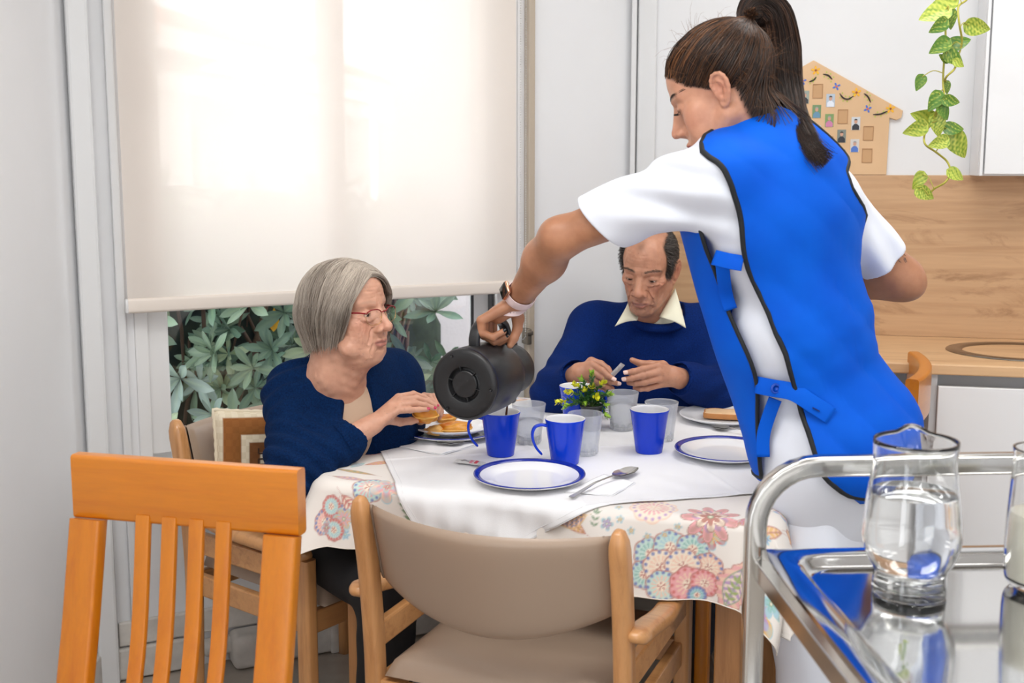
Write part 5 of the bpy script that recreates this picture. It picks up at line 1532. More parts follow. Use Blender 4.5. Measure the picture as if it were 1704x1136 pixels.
def mesh_sdf(G, h, lo=None, hi=None):
    h = h * QUAL
    lo = G.lo if lo is None else np.asarray(lo, float); hi = G.hi if hi is None else np.asarray(hi, float)
    B = 16
    nb = np.ceil((hi - lo) / (h * B)).astype(int)
    hd = h * B * math.sqrt(3) / 2
    keys, pos, faces = [], [], []
    NX, NY, NZ = (nb * B + 2)
    gk = lambda i, j, k: (i * NY + j) * NZ + k
    ax = np.arange(B + 1)
    I, J, K = np.meshgrid(ax, ax, ax, indexing='ij')
    offs = np.stack([I, J, K], -1).reshape(-1, 3)
    CI = np.arange(B)
    # block centres first
    bi = np.stack(np.meshgrid(*[np.arange(n) for n in nb], indexing='ij'), -1).reshape(-1, 3)
    cen = lo + (bi + 0.5) * B * h
    dc = np.concatenate([G.d(cen[q:q + 20000]) for q in range(0, len(cen), 20000)])
    act = bi[np.abs(dc) < hd * 1.25 + 0.012]
    for b in act:
        o = b * B
        P = lo + (offs + o) * h
        c = lo + (o + B / 2) * h
        D = G.d(P, c, hd).reshape(B + 1, B + 1, B + 1)
        S = D < 0
        if S.all() or not S.any(): continue
        cs = [S[a:B + a, b_:B + b_, c_:B + c_] for a in (0, 1) for b_ in (0, 1) for c_ in (0, 1)]
        n = sum(x.astype(np.int8) for x in cs)
        ci, cj, ck = np.nonzero((n > 0) & (n < 8))
        acc = np.zeros((len(ci), 3)); cnt = np.zeros(len(ci))
        for (e0, e1_) in (((0, 0, 0), (1, 0, 0)), ((0, 1, 0), (1, 1, 0)), ((0, 0, 1), (1, 0, 1)), ((0, 1, 1), (1, 1, 1)),
                          ((0, 0, 0), (0, 1, 0)), ((1, 0, 0), (1, 1, 0)), ((0, 0, 1), (0, 1, 1)), ((1, 0, 1), (1, 1, 1)),
                          ((0, 0, 0), (0, 0, 1)), ((1, 0, 0), (1, 0, 1)), ((0, 1, 0), (0, 1, 1)), ((1, 1, 0), (1, 1, 1))):
            d0 = D[ci + e0[0], cj + e0[1], ck + e0[2]]; d1 = D[ci + e1_[0], cj + e1_[1], ck + e1_[2]]
            m = (d0 < 0) != (d1 < 0); t = np.where(m, d0 / np.where(m, d0 - d1, 1), 0)
            for a in range(3): acc[:, a] += m * (e0[a] + t * (e1_[a] - e0[a]))
            cnt += m
        pos.append(lo + (np.stack([ci, cj, ck], -1) + o + acc / cnt[:, None]) * h)
        keys.append(gk(ci + o[0] + 1, cj + o[1] + 1, ck + o[2] + 1))
        for a in range(3):
            sl0 = [slice(0, B)] * 3; sl1 = [slice(0, B)] * 3; sl1[a] = slice(1, B + 1)
            s0, s1 = S[tuple(sl0)], S[tuple(sl1)]
            ii, jj, kk = np.nonzero(s0 != s1)
            inn = s0[ii, jj, kk]
            ii = ii + o[0] + 1; jj = jj + o[1] + 1; kk = kk + o[2] + 1
            if a == 0: q = [gk(ii, jj - 1, kk - 1), gk(ii, jj, kk - 1), gk(ii, jj, kk), gk(ii, jj - 1, kk)]
            elif a == 1: q = [gk(ii - 1, jj, kk - 1), gk(ii - 1, jj, kk), gk(ii, jj, kk), gk(ii, jj, kk - 1)]
            else: q = [gk(ii - 1, jj - 1, kk), gk(ii, jj - 1, kk), gk(ii, jj, kk), gk(ii - 1, jj, kk)]
            q = np.stack(q, -1)
            q = np.where(inn[:, None], q, q[:, ::-1])
            faces.append(q)
    keys = np.concatenate(keys); pos = np.concatenate(pos); faces = np.concatenate(faces)
    order = np.argsort(keys); keys = keys[order]; pos = pos[order]
    idx = np.searchsorted(keys, faces); idx = np.clip(idx, 0, len(keys) - 1)
    ok = (keys[idx] == faces).all(1)
    return pos, idx[ok]


def relax(V, F, n=2, w=0.5):
    for _ in range(n):
        acc = np.zeros_like(V); cnt = np.zeros(len(V))
        for a, b in ((0, 1), (1, 2), (2, 3), (3, 0)):
            for p, q in ((F[:, a], F[:, b]), (F[:, b], F[:, a])):
                for c in range(3): acc[:, c] += np.bincount(p, V[q, c], len(V))
                cnt += np.bincount(p, minlength=len(V))
        V = V * (1 - w) + acc / np.maximum(cnt, 1)[:, None] * w
    return V


def nz3(P, f, seed=0):
    """cheap smooth noise in [-1, 1]"""
    r = np.random.default_rng(seed); out = 0
    for k in range(5):
        q = r.normal(0, 1, 3); q *= f * (1 + 0.35 * k) / np.linalg.norm(q)
        q2 = r.normal(0, 1, 3); q2 *= f * 0.5 / np.linalg.norm(q2)
        out = out + np.sin(P @ q + r.uniform(0, 6.3) + 1.4 * np.sin(P @ q2 + r.uniform(0, 6.3)))
    return out / 3.2


def look(face, up=(0, 0, 1), roll=0.0):
    """head frame: +y towards the face, +z crown; columns x, y, z"""
    y = np.asarray(face, float); y /= np.linalg.norm(y)
    x = np.cross(y, up); x /= np.linalg.norm(x); z = np.cross(x, y)
    if roll:
        x, z = x * cos(roll) + z * sin(roll), z * cos(roll) - x * sin(roll)
    return x, y, z


def head_prims(age=0.0, fem=True, jowl=0.0, lidgap=0.0035, gaze=-0.3, nose=1.0, mouth=0.0, wide=1.0, earS=1.0, bags=0.0, ears=True):
    """a head in its own frame: origin between the ears at eye height, +y face, +z crown; metres"""
    L = []
    w = wide
    for a in (ell((0, -0.014, 0.038), (0.073 * w, 0.094, 0.084), 0.02), ell((0, 0.034, 0.040), (0.060 * w, 0.056, 0.062), 0.02), ell((0, 0.030, -0.030), (0.056 * w, 0.054, 0.070), 0.025)): L.append(a)
    for s in (-1, 1):
        L += [cap((s * 0.056 * w, -0.004, -0.050), (s * 0.024 * w, 0.062, -0.098), 0.017, 0.014, 0.024),
              ell((s * 0.045 * w, 0.052, -0.022), (0.020, 0.022, 0.018), 0.022),
              ell((s * 0.038 * w, 0.056, -0.052), (0.020, 0.020, 0.026), 0.022),
              cap((s * 0.012, 0.083, 0.020), (s * 0.046 * w, 0.066, 0.023), 0.0085 if fem else 0.0115, 0.008, 0.014)]
        if jowl: L += [ell((s * 0.044 * w, 0.040, -0.082), (0.018 * (1 + jowl), 0.024, 0.022), 0.022), ell((s * 0.028, 0.062, -0.090), (0.014, 0.016, 0.016), 0.016)]
    L += [ell((0, 0.070, -0.102), (0.021 * w, 0.017, 0.016), 0.018), ell((0, 0.070, -0.066), (0.031, 0.024, 0.028), 0.02)]
    if jowl: L += [ell((0, 0.030, -0.108), (0.040, 0.040, 0.022), 0.03)]
    # eye sockets, lids
    for s in (-1, 1):
        L.append(ell((s * 0.032, 0.094, 0.001), (0.0165, 0.0155, 0.0115), 0.013, True))
        ec = np.array([s * 0.0315, 0.0705, -0.001])
        lid = Group([Prim('ell', 0.003, c=ec, r=(0.0152, 0.0142, 0.0142)),
                     ell(ec + np.array([0, 0.013, gaze * 0.008]), (0.0125, 0.012, lidgap), 0.0018, True)], k=0.0045)
        L.append(lid)
        L.append(cap(ec + np.array([-s * 0.014, 0.008, -0.003]), ec + np.array([-s * 0.016, 0.007, -0.004]), 0.003, 0.002, 0.004))
        # crease above the lid
        L += chain([ec + np.array([s * 0.013, 0.0105, 0.0075]), ec + np.array([0, 0.0170, 0.0115]), ec + np.array([-s * 0.012, 0.0145, 0.008])], [0.0010, 0.0012, 0.001], 0.003, True)
        if bags:
            L += chain([ec + np.array([s * 0.016, 0.006, -0.012]), ec + np.array([0, 0.0125, -0.0165]), ec + np.array([-s * 0.014, 0.014, -0.013])], [0.0028, 0.0034 * bags, 0.0028], 0.007)
            L += chain([ec + np.array([s * 0.019, 0.004, -0.017]), ec + np.array([s * 0.002, 0.0135, -0.0235]), ec + np.array([-s * 0.013, 0.0155, -0.020])], [0.0010, 0.0013, 0.001], 0.004, True)
    # nose
    n = nose
    L += [ell((0, 0.080, -0.020), (0.018 * n, 0.020, 0.030), 0.010), ell((0, 0.088, -0.036), (0.0175 * n, 0.016, 0.013), 0.008)]
    L += [cap((0, 0.086, 0.010), (0, 0.1085 * (1 + 0.05 * (n - 1)), -0.030), 0.0070, 0.0098 * n, 0.010), ell((0, 0.1115 * (1 + 0.07 * (n - 1)), -0.0355), (0.0105 * n, 0.0095 * n, 0.0088 * n), 0.006),
          cap((0, 0.100, -0.043), (0, 0.092, -0.047), 0.0040, 0.005, 0.006)]
    for s in (-1, 1):
        L += [ell((s * 0.0130 * n, 0.0985, -0.0385), (0.0068 * n, 0.0105, 0.0075 * n), 0.005), ell((s * 0.0070, 0.1045, -0.0478), (0.0034, 0.0052, 0.0040), 0.002, True),
              cap((s * 0.0185 * n, 0.0930, -0.034), (s * 0.0185 * n, 0.092, -0.043), 0.0012, 0.0010, 0.003, True)]
    # mouth
    mz = -0.0690
    L += chain([(-0.0235, 0.0845, mz - 0.001), (-0.010, 0.0945, mz + 0.003), (0, 0.0955, mz + 0.0020), (0.010, 0.0945, mz + 0.003), (0.0235, 0.0845, mz - 0.001)], [0.0020, 0.0044, 0.0040, 0.0044, 0.0020], 0.005)
    L += chain([(-0.0215, 0.0845, mz - 0.003), (-0.008, 0.0935, mz - 0.0075), (0.008, 0.0935, mz - 0.0075), (0.0215, 0.0845, mz - 0.003)], [0.0020, 0.0055, 0.0055, 0.0020], 0.005)
    L += chain([(-0.0255, 0.0865, mz - 0.0025), (-0.010, 0.0990, mz - 0.0012), (0, 0.1005, mz - 0.0025), (0.010, 0.0990, mz - 0.0012), (0.0255, 0.0865, mz - 0.0025)], [0.0009, 0.0012 + mouth, 0.0014 + mouth, 0.0012 + mouth, 0.0009], 0.0022, True)
    L += [cap((0, 0.0985, -0.055), (0, 0.0985, -0.062), 0.0022, 0.0024, 0.005, True), cap((-0.012, 0.0915, -0.0875), (0.012, 0.0915, -0.0875), 0.0028, 0.0028, 0.008, True)]
    # ears
    for s in ((-1, 1) if ears else ()):
        e = earS; O = np.array([s * 0.0700 * w, -0.012, -0.006])
        out_ = lambda u, y, z: O + np.array([s * u, y * e, z * e])
        rim = [out_(0.002, 0.010, -0.004), out_(0.006, 0.013, 0.014), out_(0.011, 0.004, 0.029), out_(0.015, -0.011, 0.027), out_(0.017, -0.018, 0.010), out_(0.012, -0.013, -0.010), out_(0.006, -0.004, -0.025), out_(0.003, 0.005, -0.029), out_(0.001, 0.010, -0.022)]
        rim = list(smooth_path(rim, 2))
        tn = np.array([s * 0.47, -0.88, 0.0]); nn_ = np.array([s * 0.88, 0.47, 0.0])
        plate_ = Prim('ell', 0.005, c=out_(0.0080, -0.003, 0.004), r=(0.0036, 0.0165 * e, 0.0265 * e), M=np.stack([nn_, tn, np.array([0, 0, 1.0])], 1))
        L.append(Group([plate_, cap(out_(-0.006, 0.004, -0.016), out_(-0.002, 0.002, 0.020), 0.008, 0.008, 0.006)] + chain(rim, [0.0034] * len(rim), 0.003) + [cap(out_(0.002, 0.004, -0.014), out_(0.007, -0.006, 0.016), 0.0055, 0.0075, 0.006),
                 cap(out_(0.003, 0.004, 0.020), out_(0.013, -0.012, 0.016), 0.0042, 0.0036, 0.004), cap(out_(0.003, 0.004, 0.006), out_(0.014, -0.015, 0.006), 0.0044, 0.0036, 0.004), cap(out_(0.003, 0.004, -0.008), out_(0.010, -0.011, -0.006), 0.0042, 0.0036, 0.004), cap(out_(0.003, 0.003, -0.018), out_(0.007, -0.005, -0.018), 0.0042, 0.0036, 0.004),
                 ell(out_(0.0135, 0.001, 0.001), (0.0055, 0.0070, 0.011), 0.003, True), ell(out_(0.0120, 0.002, -0.009), (0.0055, 0.0045, 0.005), 0.003, True), cap(out_(0.002, 0.012, -0.004), out_(0.001, 0.011, -0.010), 0.0042, 0.003, 0.004),
                 ] + chain([out_(0.0145, -0.004, 0.020), out_(0.0165, -0.011, 0.012), out_(0.0130, -0.009, -0.006)], [0.0012] * 3, 0.002, True), k=0.006))
    return L

LINES = [([(.0175, -.030), (.0262, -.042), (.0330, -.056), (.0350, -.070)], 2.6, 2.6), ([(.0270, -.075), (.0310, -.086), (.0300, -.101)], 1.9, 2.4),
         ([(.015, -.0135), (.024, -.0200), (.034, -.0215), (.043, -.0180)], 1.1, 1.7), ([(.050, .001), (.062, .006)], 1.1, 1.1), ([(.050, -.003), (.063, -.005)], 1.2, 1.1), ([(.049, -.008), (.061, -.015)], 1.1, 1.2),
         ([(.046, -.024), (.0515, -.045), (.047, -.070)], 0.8, 1.8), ([(.054, -.022), (.058, -.048), (.053, -.076)], 0.7, 1.8), ([(.0385, -.030), (.0445, -.046), (.0415, -.066)], 0.5, 1.5), ([(.0055, .008), (.0070, .026)], 1.1, 1.2),
         ([(.004, -.0535), (.0046, -.0620)], 0.6, 0.7), ([(.0095, -.0535), (.0105, -.0620)], 0.6, 0.7), ([(.015, -.0545), (.0165, -.0630)], 0.6, 0.7), ([(.0, -.0880), (.013, -.0885), (.018, -.0920)], 1.4, 1.8),
         ([(.017, .0065), (.030, .0112), (.045, .0050)], 1.3, 1.1), ([(.010, -.012), (.0125, -.030)], 0.8, 1.8)]


def wrinkles(A=1.0, seed=3):
    def f(P):
        out = np.zeros(len(P))
        m = (P[:, 1] > 0.015) & (P[:, 2] > -0.115) & (P[:, 2] < 0.10) & (np.abs(P[:, 0]) < 0.085)
        if m.any():
            Q = P[m]; ax = np.abs(Q[:, 0]); z = Q[:, 2]; o = np.zeros(len(Q))
            wx = ax + 0.0009 * np.sin(z * 260 + seed + np.sign(Q[:, 0])); wz = z + 0.0009 * np.sin(ax * 230 + seed * 2 + np.sign(Q[:, 0]) * 1.7)
            for pts, dep, w in LINES:
                d = np.full(len(Q), 1.0)
                for (x0, z0), (x1, z1) in zip(pts[:-1], pts[1:]):
                    vx, vz = x1 - x0, z1 - z0; t = np.clip(((wx - x0) * vx + (wz - z0) * vz) / (vx * vx + vz * vz), 0, 1)
                    d = np.minimum(d, np.hypot(wx - x0 - t * vx, wz - z0 - t * vz))
                o += dep * 1e-3 * np.exp(-(d / (w * 1e-3)) ** 2) - 0.35 * dep * 1e-3 * np.exp(-((d - 2.2e-3 * w / 1.5) / (w * 1.3e-3)) ** 2)
            fm = np.exp(-(ax / 0.046) ** 4)
            for k in range(5):
                zk = 0.036 + 0.0088 * k + 0.0022 * np.cos(Q[:, 0] * 75 + k * 0.9) - 0.12 * ax ** 1.5
                o += 0.00095 * np.exp(-((z - zk) / 0.0012) ** 2) * fm * (0.6 + 0.5 * np.sin(Q[:, 0] * 120 + k * 2.3))
            o += 0.00045 * nz3(Q, 170, seed) + 0.00025 * nz3(Q, 420, seed + 2)
            out[m] = o * A * np.clip((Q[:, 1] - 0.015) / 0.02, 0, 1)
        n = (P[:, 2] < -0.085) & (P[:, 1] > -0.06)
        if n.any():
            Q = P[n]; out[n] += A * (0.0005 * np.sin(Q[:, 2] * 230 + 8 * Q[:, 0] + 3.0 * nz3(Q, 30, 4)) * np.clip((-0.088 - Q[:, 2]) / 0.02, 0, 1) + 0.0008 * nz3(Q, 110, 6))
        return out
    return f


def front_y(G, x, z, lo=0.03, hi=0.14):
    """y of the head's surface seen from the front, in the head's own frame"""
    x = np.atleast_1d(np.asarray(x, float)); z = np.atleast_1d(np.asarray(z, float)); a = np.full(len(x), lo); b = np.full(len(x), hi)
    for _ in range(14):
        m = (a + b) / 2; ins = G.d(np.stack([x, m, z], 1)) < 0; a = np.where(ins, m, a); b = np.where(ins, b, m)
    return (a + b) / 2


def to_local(P, H): return (P - H[:3, 3]) @ H[:3, :3] / (np.linalg.norm(H[:3, 0]) ** 2)


def head_colour(V, H, base, lip, brow=None, brow_amt=0.8, beard=None, blush=(190, 110, 90), seed=1, spots=0.3, hairf=None):
    """skin colours: lips, brows, flush, freckles, age spots, a dark mouth line, darker below the eyes"""
    q = to_local(V, H)
    c = np.tile(np.array(lin(base)), (len(V), 1))
    x, y, z = q[:, 0], q[:, 1], q[:, 2]
    def blend(m, col, a=1.0):
        nonlocal c
        m = np.clip(m, 0, 1)[:, None] * a; c = c * (1 - m) + np.array(lin(col)) * m
    g = lambda cx, cy, cz, r: np.exp(-(((x - cx) ** 2 + (y - cy) ** 2 + (z - cz) ** 2) / r ** 2))
    ax = np.abs(x)
    near = (np.abs(z) < 0.14) & (ax < 0.11) & (y > -0.13) & (y < 0.14)
    n1 = nz3(V, 90, seed); n2 = nz3(V, 260, seed + 1)
    blend(0.5 + 0.5 * n1, tuple(v * 0.93 for v in base), 0.5)
    fl = np.exp(-(((ax - 0.042) ** 2 + (y - 0.062) ** 2 + (z + 0.030) ** 2) / 0.024 ** 2)) + g(0, 0.11, -0.036, 0.014) + np.exp(-(((ax - 0.085) ** 2 + (y + 0.012) ** 2 + (z + 0.005) ** 2) / 0.02 ** 2))
    blend(fl * near, blush, 0.42)
    blend(np.exp(-(((ax - 0.0315) ** 2 + (y - 0.083) ** 2 + (z + 0.010) ** 2) / 0.012 ** 2)) * near, tuple(v * 0.72 for v in base), 0.5)  # darker tone just below each eye
    if spots: blend(np.clip((nz3(V, 380, seed + 5) * nz3(V, 430, seed + 6) - 0.52) / 0.12, 0, 1) * (nz3(V, 50, seed + 7) > 0.1), tuple(v * 0.80 for v in base), spots)
    wl = 0.0235
    lipm = np.clip(1 - (ax / wl) ** 2, 0, 1) ** 0.5
    zu = -0.0690 + 0.0055 * lipm - 0.0012 * np.exp(-(ax / 0.004) ** 2); zl = -0.0720 - 0.0105 * lipm
    m = (np.clip((zu - z) / 0.0015, 0, 1) * np.clip((z - zl) / 0.0015, 0, 1) * (ax < wl) * (y > 0.080) * near)
    blend(m, lip, 0.85)
    blend(np.exp(-((z + 0.0713) / 0.0017) ** 2) * np.clip((0.025 - ax) / 0.006, 0, 1) * (y > 0.078) * near, tuple(v * 0.45 for v in lip), 0.75)  # dark line where the lips meet
    if brow is not None:
        zc = 0.0235 + 0.004 * np.clip(1 - ((ax - 0.034) / 0.024) ** 2, 0, 1)
        bm_ = np.clip(1 - np.abs(z - zc) / 0.0048, 0, 1) * np.clip((ax - 0.011) / 0.005, 0, 1) * np.clip((0.056 - ax) / 0.012, 0, 1) * (y > 0.04) * (0.75 + 0.35 * n2)
        blend(bm_ * 1.6 * near, brow, brow_amt)
    if beard is not None:
        bd = np.clip((-0.045 - z) / 0.02, 0, 1) * np.clip((0.062 - ax) / 0.02, 0, 1) * (y > 0.0) * (z > -0.14)
        blend(bd * (0.7 + 0.5 * n2), beard, 0.35)
    # darker rim of the lids (lashes)
    d = np.sqrt((ax - 0.0315) ** 2 + (y - 0.0705) ** 2 + (z + 0.001) ** 2)
    blend(((np.abs(z + 0.0035) < 0.0042) & (d < 0.0152) & (y > 0.074)) * 0.7, tuple(v * 0.42 for v in base), 0.6)
    if hairf is not None:
        k, hc = hairf(q); blend(k * near, hc, 1.0)
    return c


def eyes(root, H, iris, er=0.0130, white=(214, 202, 192), gz=(0.0, -0.35)):
    mw, mi, mp = mat('eye_white', white, 0.15), mat('iris', iris, 0.12), mat('pupil', (12, 10, 10), 0.08)
    for s in (-1, 1):
        c = np.array([s * 0.0315, 0.0705, -0.001])
        e = lathe([(er * sin(a), er * cos(a)) for a in np.linspace(0, pi, 18)], 28)
        d = np.array([gz[0], 1.0, gz[1]]); d /= np.linalg.norm(d); a = np.cross(d, (0, 0, 1)); a /= np.linalg.norm(a); b = np.cross(a, d)
        M = H @ frame_mat(c, a, b, d)
        o = obj('eyeball', xf(e, M), mw, root, world=True)
        i = lathe([((er + 0.0001) * sin(t_), (er + 0.0001) * cos(t_)) for t_ in np.linspace(0, 0.47, 5)], 24)
        obj('iris', xf(i, M), mi, o, world=True)
        i = lathe([((er + 0.00025) * sin(t_), (er + 0.00025) * cos(t_)) for t_ in np.linspace(0, 0.2, 4)], 20)
        obj('pupil', xf(i, M), mp, o, world=True)


def skin_mat(name, sss=0.12, rough=0.45, pore=0.10):
    t = NT(name)
    a = t.node('ShaderNodeVertexColor', layer_name='Col')
    c = t.coords()
    n1 = t.noise(c, 900, 2); n2 = t.noise(c, 55, 4)
    col = t.mix(1.0, a.outputs[0], t.ramp(n2, [(0.3, (0.88, 0.84, 0.83)), (0.65, (1, 1, 1))]), 'MULTIPLY')
    t.set(color=col, rough=rough, spec=0.45, sss=sss, ssss=0.008)
    t.b.inputs['Subsurface Radius'].default_value = (1.0, 0.35, 0.2)
    t.set(normal=t.bump(t.noise(c, 140, 5), 0.10, 0.001, t.bump(n1, pore, 0.0004)))
    return t.m


def hand(palm, fingers, thumb, wrist, rr=1.0, k=0.006):
    """palm: the four knuckles are fingers[i][0]; each finger is a list of four joints; thumb too (first joint near the wrist)"""
    W = np.asarray(wrist, float)
    items = []
    kn = [np.asarray(f[0], float) for f in fingers]
    wid = kn[0] - kn[-1]; wid /= np.linalg.norm(wid) + 1e-9
    for i, q in enumerate(kn):
        base = W + wid * (0.014 - 0.0095 * i) * rr
        items.append(cap(base, q, 0.0135 * rr, (0.0108 - 0.0006 * i) * rr, 0.010))
    ctr = sum(kn) / len(kn)
    items.append(cap(W, W * 0.35 + ctr * 0.65, 0.017 * rr, 0.0135 * rr, 0.012))
    if palm is not None:
        p = np.asarray(palm, float)
        items.append(cap(W + p * 0.006, W * 0.4 + ctr * 0.6 + p * 0.008, 0.013 * rr, 0.012 * rr, 0.012))
    th = [np.asarray(p, float) for p in thumb]
    items.append(cap(W * 0.75 + th[0] * 0.25, th[0], 0.014 * rr, 0.0135 * rr, 0.010))
    G = [Group(items, k=0.008)]
    rad = [(0.0100, 0.0090, 0.0080, 0.0066), (0.0102, 0.0092, 0.0082, 0.0068), (0.0098, 0.0088, 0.0078, 0.0064), (0.0088, 0.0078, 0.0070, 0.0058)]
    for i, f in enumerate(fingers):
        f = [np.asarray(p, float) for p in f]; r = rad[i % 4]
        it = chain(f, [x * rr for x in r], 0.002)
        it += [ell(f[j], (r[j] * rr * 1.07,) * 3, 0.003) for j in (1, 2)]
        G.append(Group(it, k=0.0026))
    it = chain(th, [0.0135 * rr, 0.0108 * rr, 0.0098 * rr, 0.0076 * rr][:len(th)], 0.004)
    G.append(Group(it, k=0.0045))
    return Group(G, k=k)


def nail(root, tip, prev, side_n, m, r=0.0062):
    """a fingernail: tip and previous joint, side_n = direction the nail faces"""
    tip, prev, nn = (np.asarray(v, float) for v in (tip, prev, side_n))
    y = tip - prev; y /= np.linalg.norm(y); z = nn - y * np.dot(nn, y); z /= np.linalg.norm(z); x = np.cross(y, z)
    n, m_ = 9, 9
    u, q = np.meshgrid(np.linspace(-1, 1, n), np.linspace(-1, 1, m_), indexing='ij')
    X = u * r * 0.80 * (1 - 0.10 * np.abs(q) ** 4); Y = q * r * 0.95 * (1 - 0.22 * u ** 2 * (q > 0)) + r * 0.25
    Zz = r * 1.08 * np.cos(u * 0.85) - 0.10 * r * q ** 2 + 0.0004
    P = np.stack([X, Y, Zz], -1).reshape(-1, 3)
    F = gridF(n, m_)
    P2 = P - np.array([0, 0, 0.0006])
    return obj('fingernail', xf((np.concatenate([P, P2]), np.concatenate([F, F[:, ::-1] + len(P)])), frame_mat(tip, x, y, z)), m, root, world=True)
# ================================================================== PEOPLE
def A(x, y, Y): return at(x, y, Y)
m_skin = skin_mat('skin')
def frame3(f, lean=(0, 0, 1)):
    """columns: sideways, forward, up for a torso section"""
    z = np.asarray(lean, float); z /= np.linalg.norm(z); y = np.asarray(f, float); y -= z * (y @ z); y /= np.linalg.norm(y)
    return np.stack([np.cross(y, z), y, z], 1)


def surf_dir(G, c, dirs, r0=0.30, r1=0.02, steps=26):
    """distance from c along each direction at which the field G turns from outside to inside (from outside in)"""
    lo = np.full(len(dirs), r1); hi = np.full(len(dirs), r0)
    for _ in range(steps):
        m = (lo + hi) / 2; ins = G.d(c + dirs * m[:, None]) < 0
        lo = np.where(ins, m, lo); hi = np.where(ins, hi, m)
    return (lo + hi) / 2


def person(label, loc): return thing('person', label, 'person', loc)


def add_body(root, G, h, colf, lo=None, hi=None, name='body', rel=1):
    V, F = mesh_sdf(G, h, lo, hi)
    V = relax(V, F, rel, 0.4)
    return obj(name, (V, F), m_skin, root, world=True, col=colf(V))


# ------------------------------------------------------------------ the seated grey-haired woman
def old_woman():
    H = np.eye(4)
    x, y, z = look((0.87, -0.47, 0.045), roll=radians(-1)); H[:3, :3] = np.stack([x, y, z], 1) * 0.985; H[:3, 3] = A(579, 518, 2.68)
    Hi = np.linalg.inv(H)
    root = person('seated grey-haired woman in a navy cardigan and red-framed glasses, holding a fritter', tuple(A(545, 900, 2.86) * np.array([1, 1, 0])))
    hp = head_prims(age=1.0, jowl=0.9, lidgap=0.0030, gaze=-0.32, nose=1.18, wide=1.08, bags=1.0, mouth=0.0004)
    hp += [cap((0, -0.030, -0.060), (0, -0.055, -0.15), 0.060, 0.064, 0.03), cap((0, 0.020, -0.100), (0, -0.030, -0.165), 0.040, 0.045, 0.03)]
    # slack folds of the neck
    hp += [cap((-0.030, 0.028, -0.105), (-0.012, 0.000, -0.165), 0.010, 0.007, 0.012), cap((0.030, 0.028, -0.105), (0.012, 0.000, -0.165), 0.010, 0.007, 0.012)]
    head = Group(hp, k=0.02, Minv=Hi, scale=0.985, disp=wrinkles(1.15, 3))
    f = np.array([0.76, -0.65, 0.0]); f /= np.linalg.norm(f)
    SR, SL = A(487, 655, 2.72), A(662, 628, 2.93)
    NB, CH, BE, PE = A(572, 612, 2.79), A(583, 690, 2.80), A(560, 790, 2.83), np.array([-0.50, 2.90, 0.53])
    Mt = frame3(f, NB - PE)
    torso = [cap(SR + (0.02, 0.02, 0.01), SL - (0.02, 0.02, -0.01), 0.052, 0.052, 0.05), ell(CH, (0.165, 0.105, 0.14), 0.06, M=Mt), ell(CH + f * 0.035 + np.array([-0.05, -0.06, -0.035]), (0.075, 0.075, 0.075), 0.05, M=Mt),
             ell(CH + f * 0.045 + np.array([0.05, 0.035, -0.035]), (0.075, 0.075, 0.075), 0.05, M=Mt), ell(BE, (0.175, 0.145, 0.14), 0.07, M=Mt), ell(PE, (0.18, 0.15, 0.12), 0.07), cap(NB, CH, 0.060, 0.09, 0.05)]
    ER, WR = A(497, 782, 2.56), A(621, 705, 2.645)
    EL, WL = A(668, 745, 2.96), A(676, 703, 2.85)
    arms = chain([SR, ER], [0.046, 0.040], 0.03) + chain([ER, WR], [0.040, 0.0245], 0.03) + chain([SL, EL], [0.046, 0.040], 0.03) + chain([EL, WL], [0.040, 0.025], 0.03)
    hR = hand((0, 0, -1), [[A(663, 661, 2.695), A(688, 656, 2.725), A(705, 661, 2.735), A(719, 668, 2.735)],
                          [A(667, 666, 2.68), A(693, 663, 2.705), A(711, 668, 2.712), A(726, 675, 2.712)],
                          [A(666, 674, 2.665), A(691, 671, 2.685), A(708, 674, 2.69), A(722, 679, 2.69)],
                          [A(662, 683, 2.65), A(683, 682, 2.665), A(698, 681, 2.67), A(712, 681, 2.67)]],
              [A(646, 697, 2.67), A(666, 702, 2.70), A(684, 700, 2.715), A(697, 698, 2.72)], WR, 0.93)
    hL = hand((0.3, -0.6, -0.5), [[A(700, 662, 2.805), A(716, 661, 2.785), A(725, 676, 2.765), A(723, 692, 2.745)],
                          [A(706, 659, 2.82), A(722, 660, 2.80), A(731, 674, 2.78), A(729, 688, 2.76)],
                          [A(711, 662, 2.835), A(727, 665, 2.815), A(734, 678, 2.80), A(732, 691, 2.78)],
                          [A(714, 669, 2.85), A(728, 673, 2.83), A(734, 685, 2.815), A(731, 696, 2.80)]],
              [A(690, 694, 2.815), A(700, 700, 2.785), A(707, 698, 2.765), A(713, 694, 2.75)], WL, 0.93)
    body = Group([head, Group(torso + arms, k=0.035), hR, hL], k=0.01)
    body.items[1].k = 0.035
    base = (216, 164, 138)
    def col(V):
        c = head_colour(V, H, base, (190, 124, 112), brow=(170, 140, 122), brow_amt=0.4, blush=(206, 124, 106), spots=0.5)
        return c
    add_body(root, body, 0.0021, col, rel=1)
    eyes(root, H, (64, 50, 40), 0.0123, gz=(0.0, -0.42))
    # fingernails with red polish
    mn = mat('red_nail_polish', (196, 40, 84), 0.2)
    nail(root, A(722, 679, 2.69), A(708, 674, 2.69), (-0.2, -0.6, 0.8), mn, 0.0052); nail(root, A(712, 681, 2.67), A(698, 681, 2.67), (-0.2, -0.6, 0.8), mn, 0.0048)
    nail(root, A(726, 675, 2.712), A(711, 668, 2.712), (0, -0.4, 0.9), mn, 0.0052); nail(root, A(723, 692, 2.745), A(725, 676, 2.765), (0.5, -0.9, 0.1), mat('bare_nail', (232, 186, 172), 0.25), 0.0056)

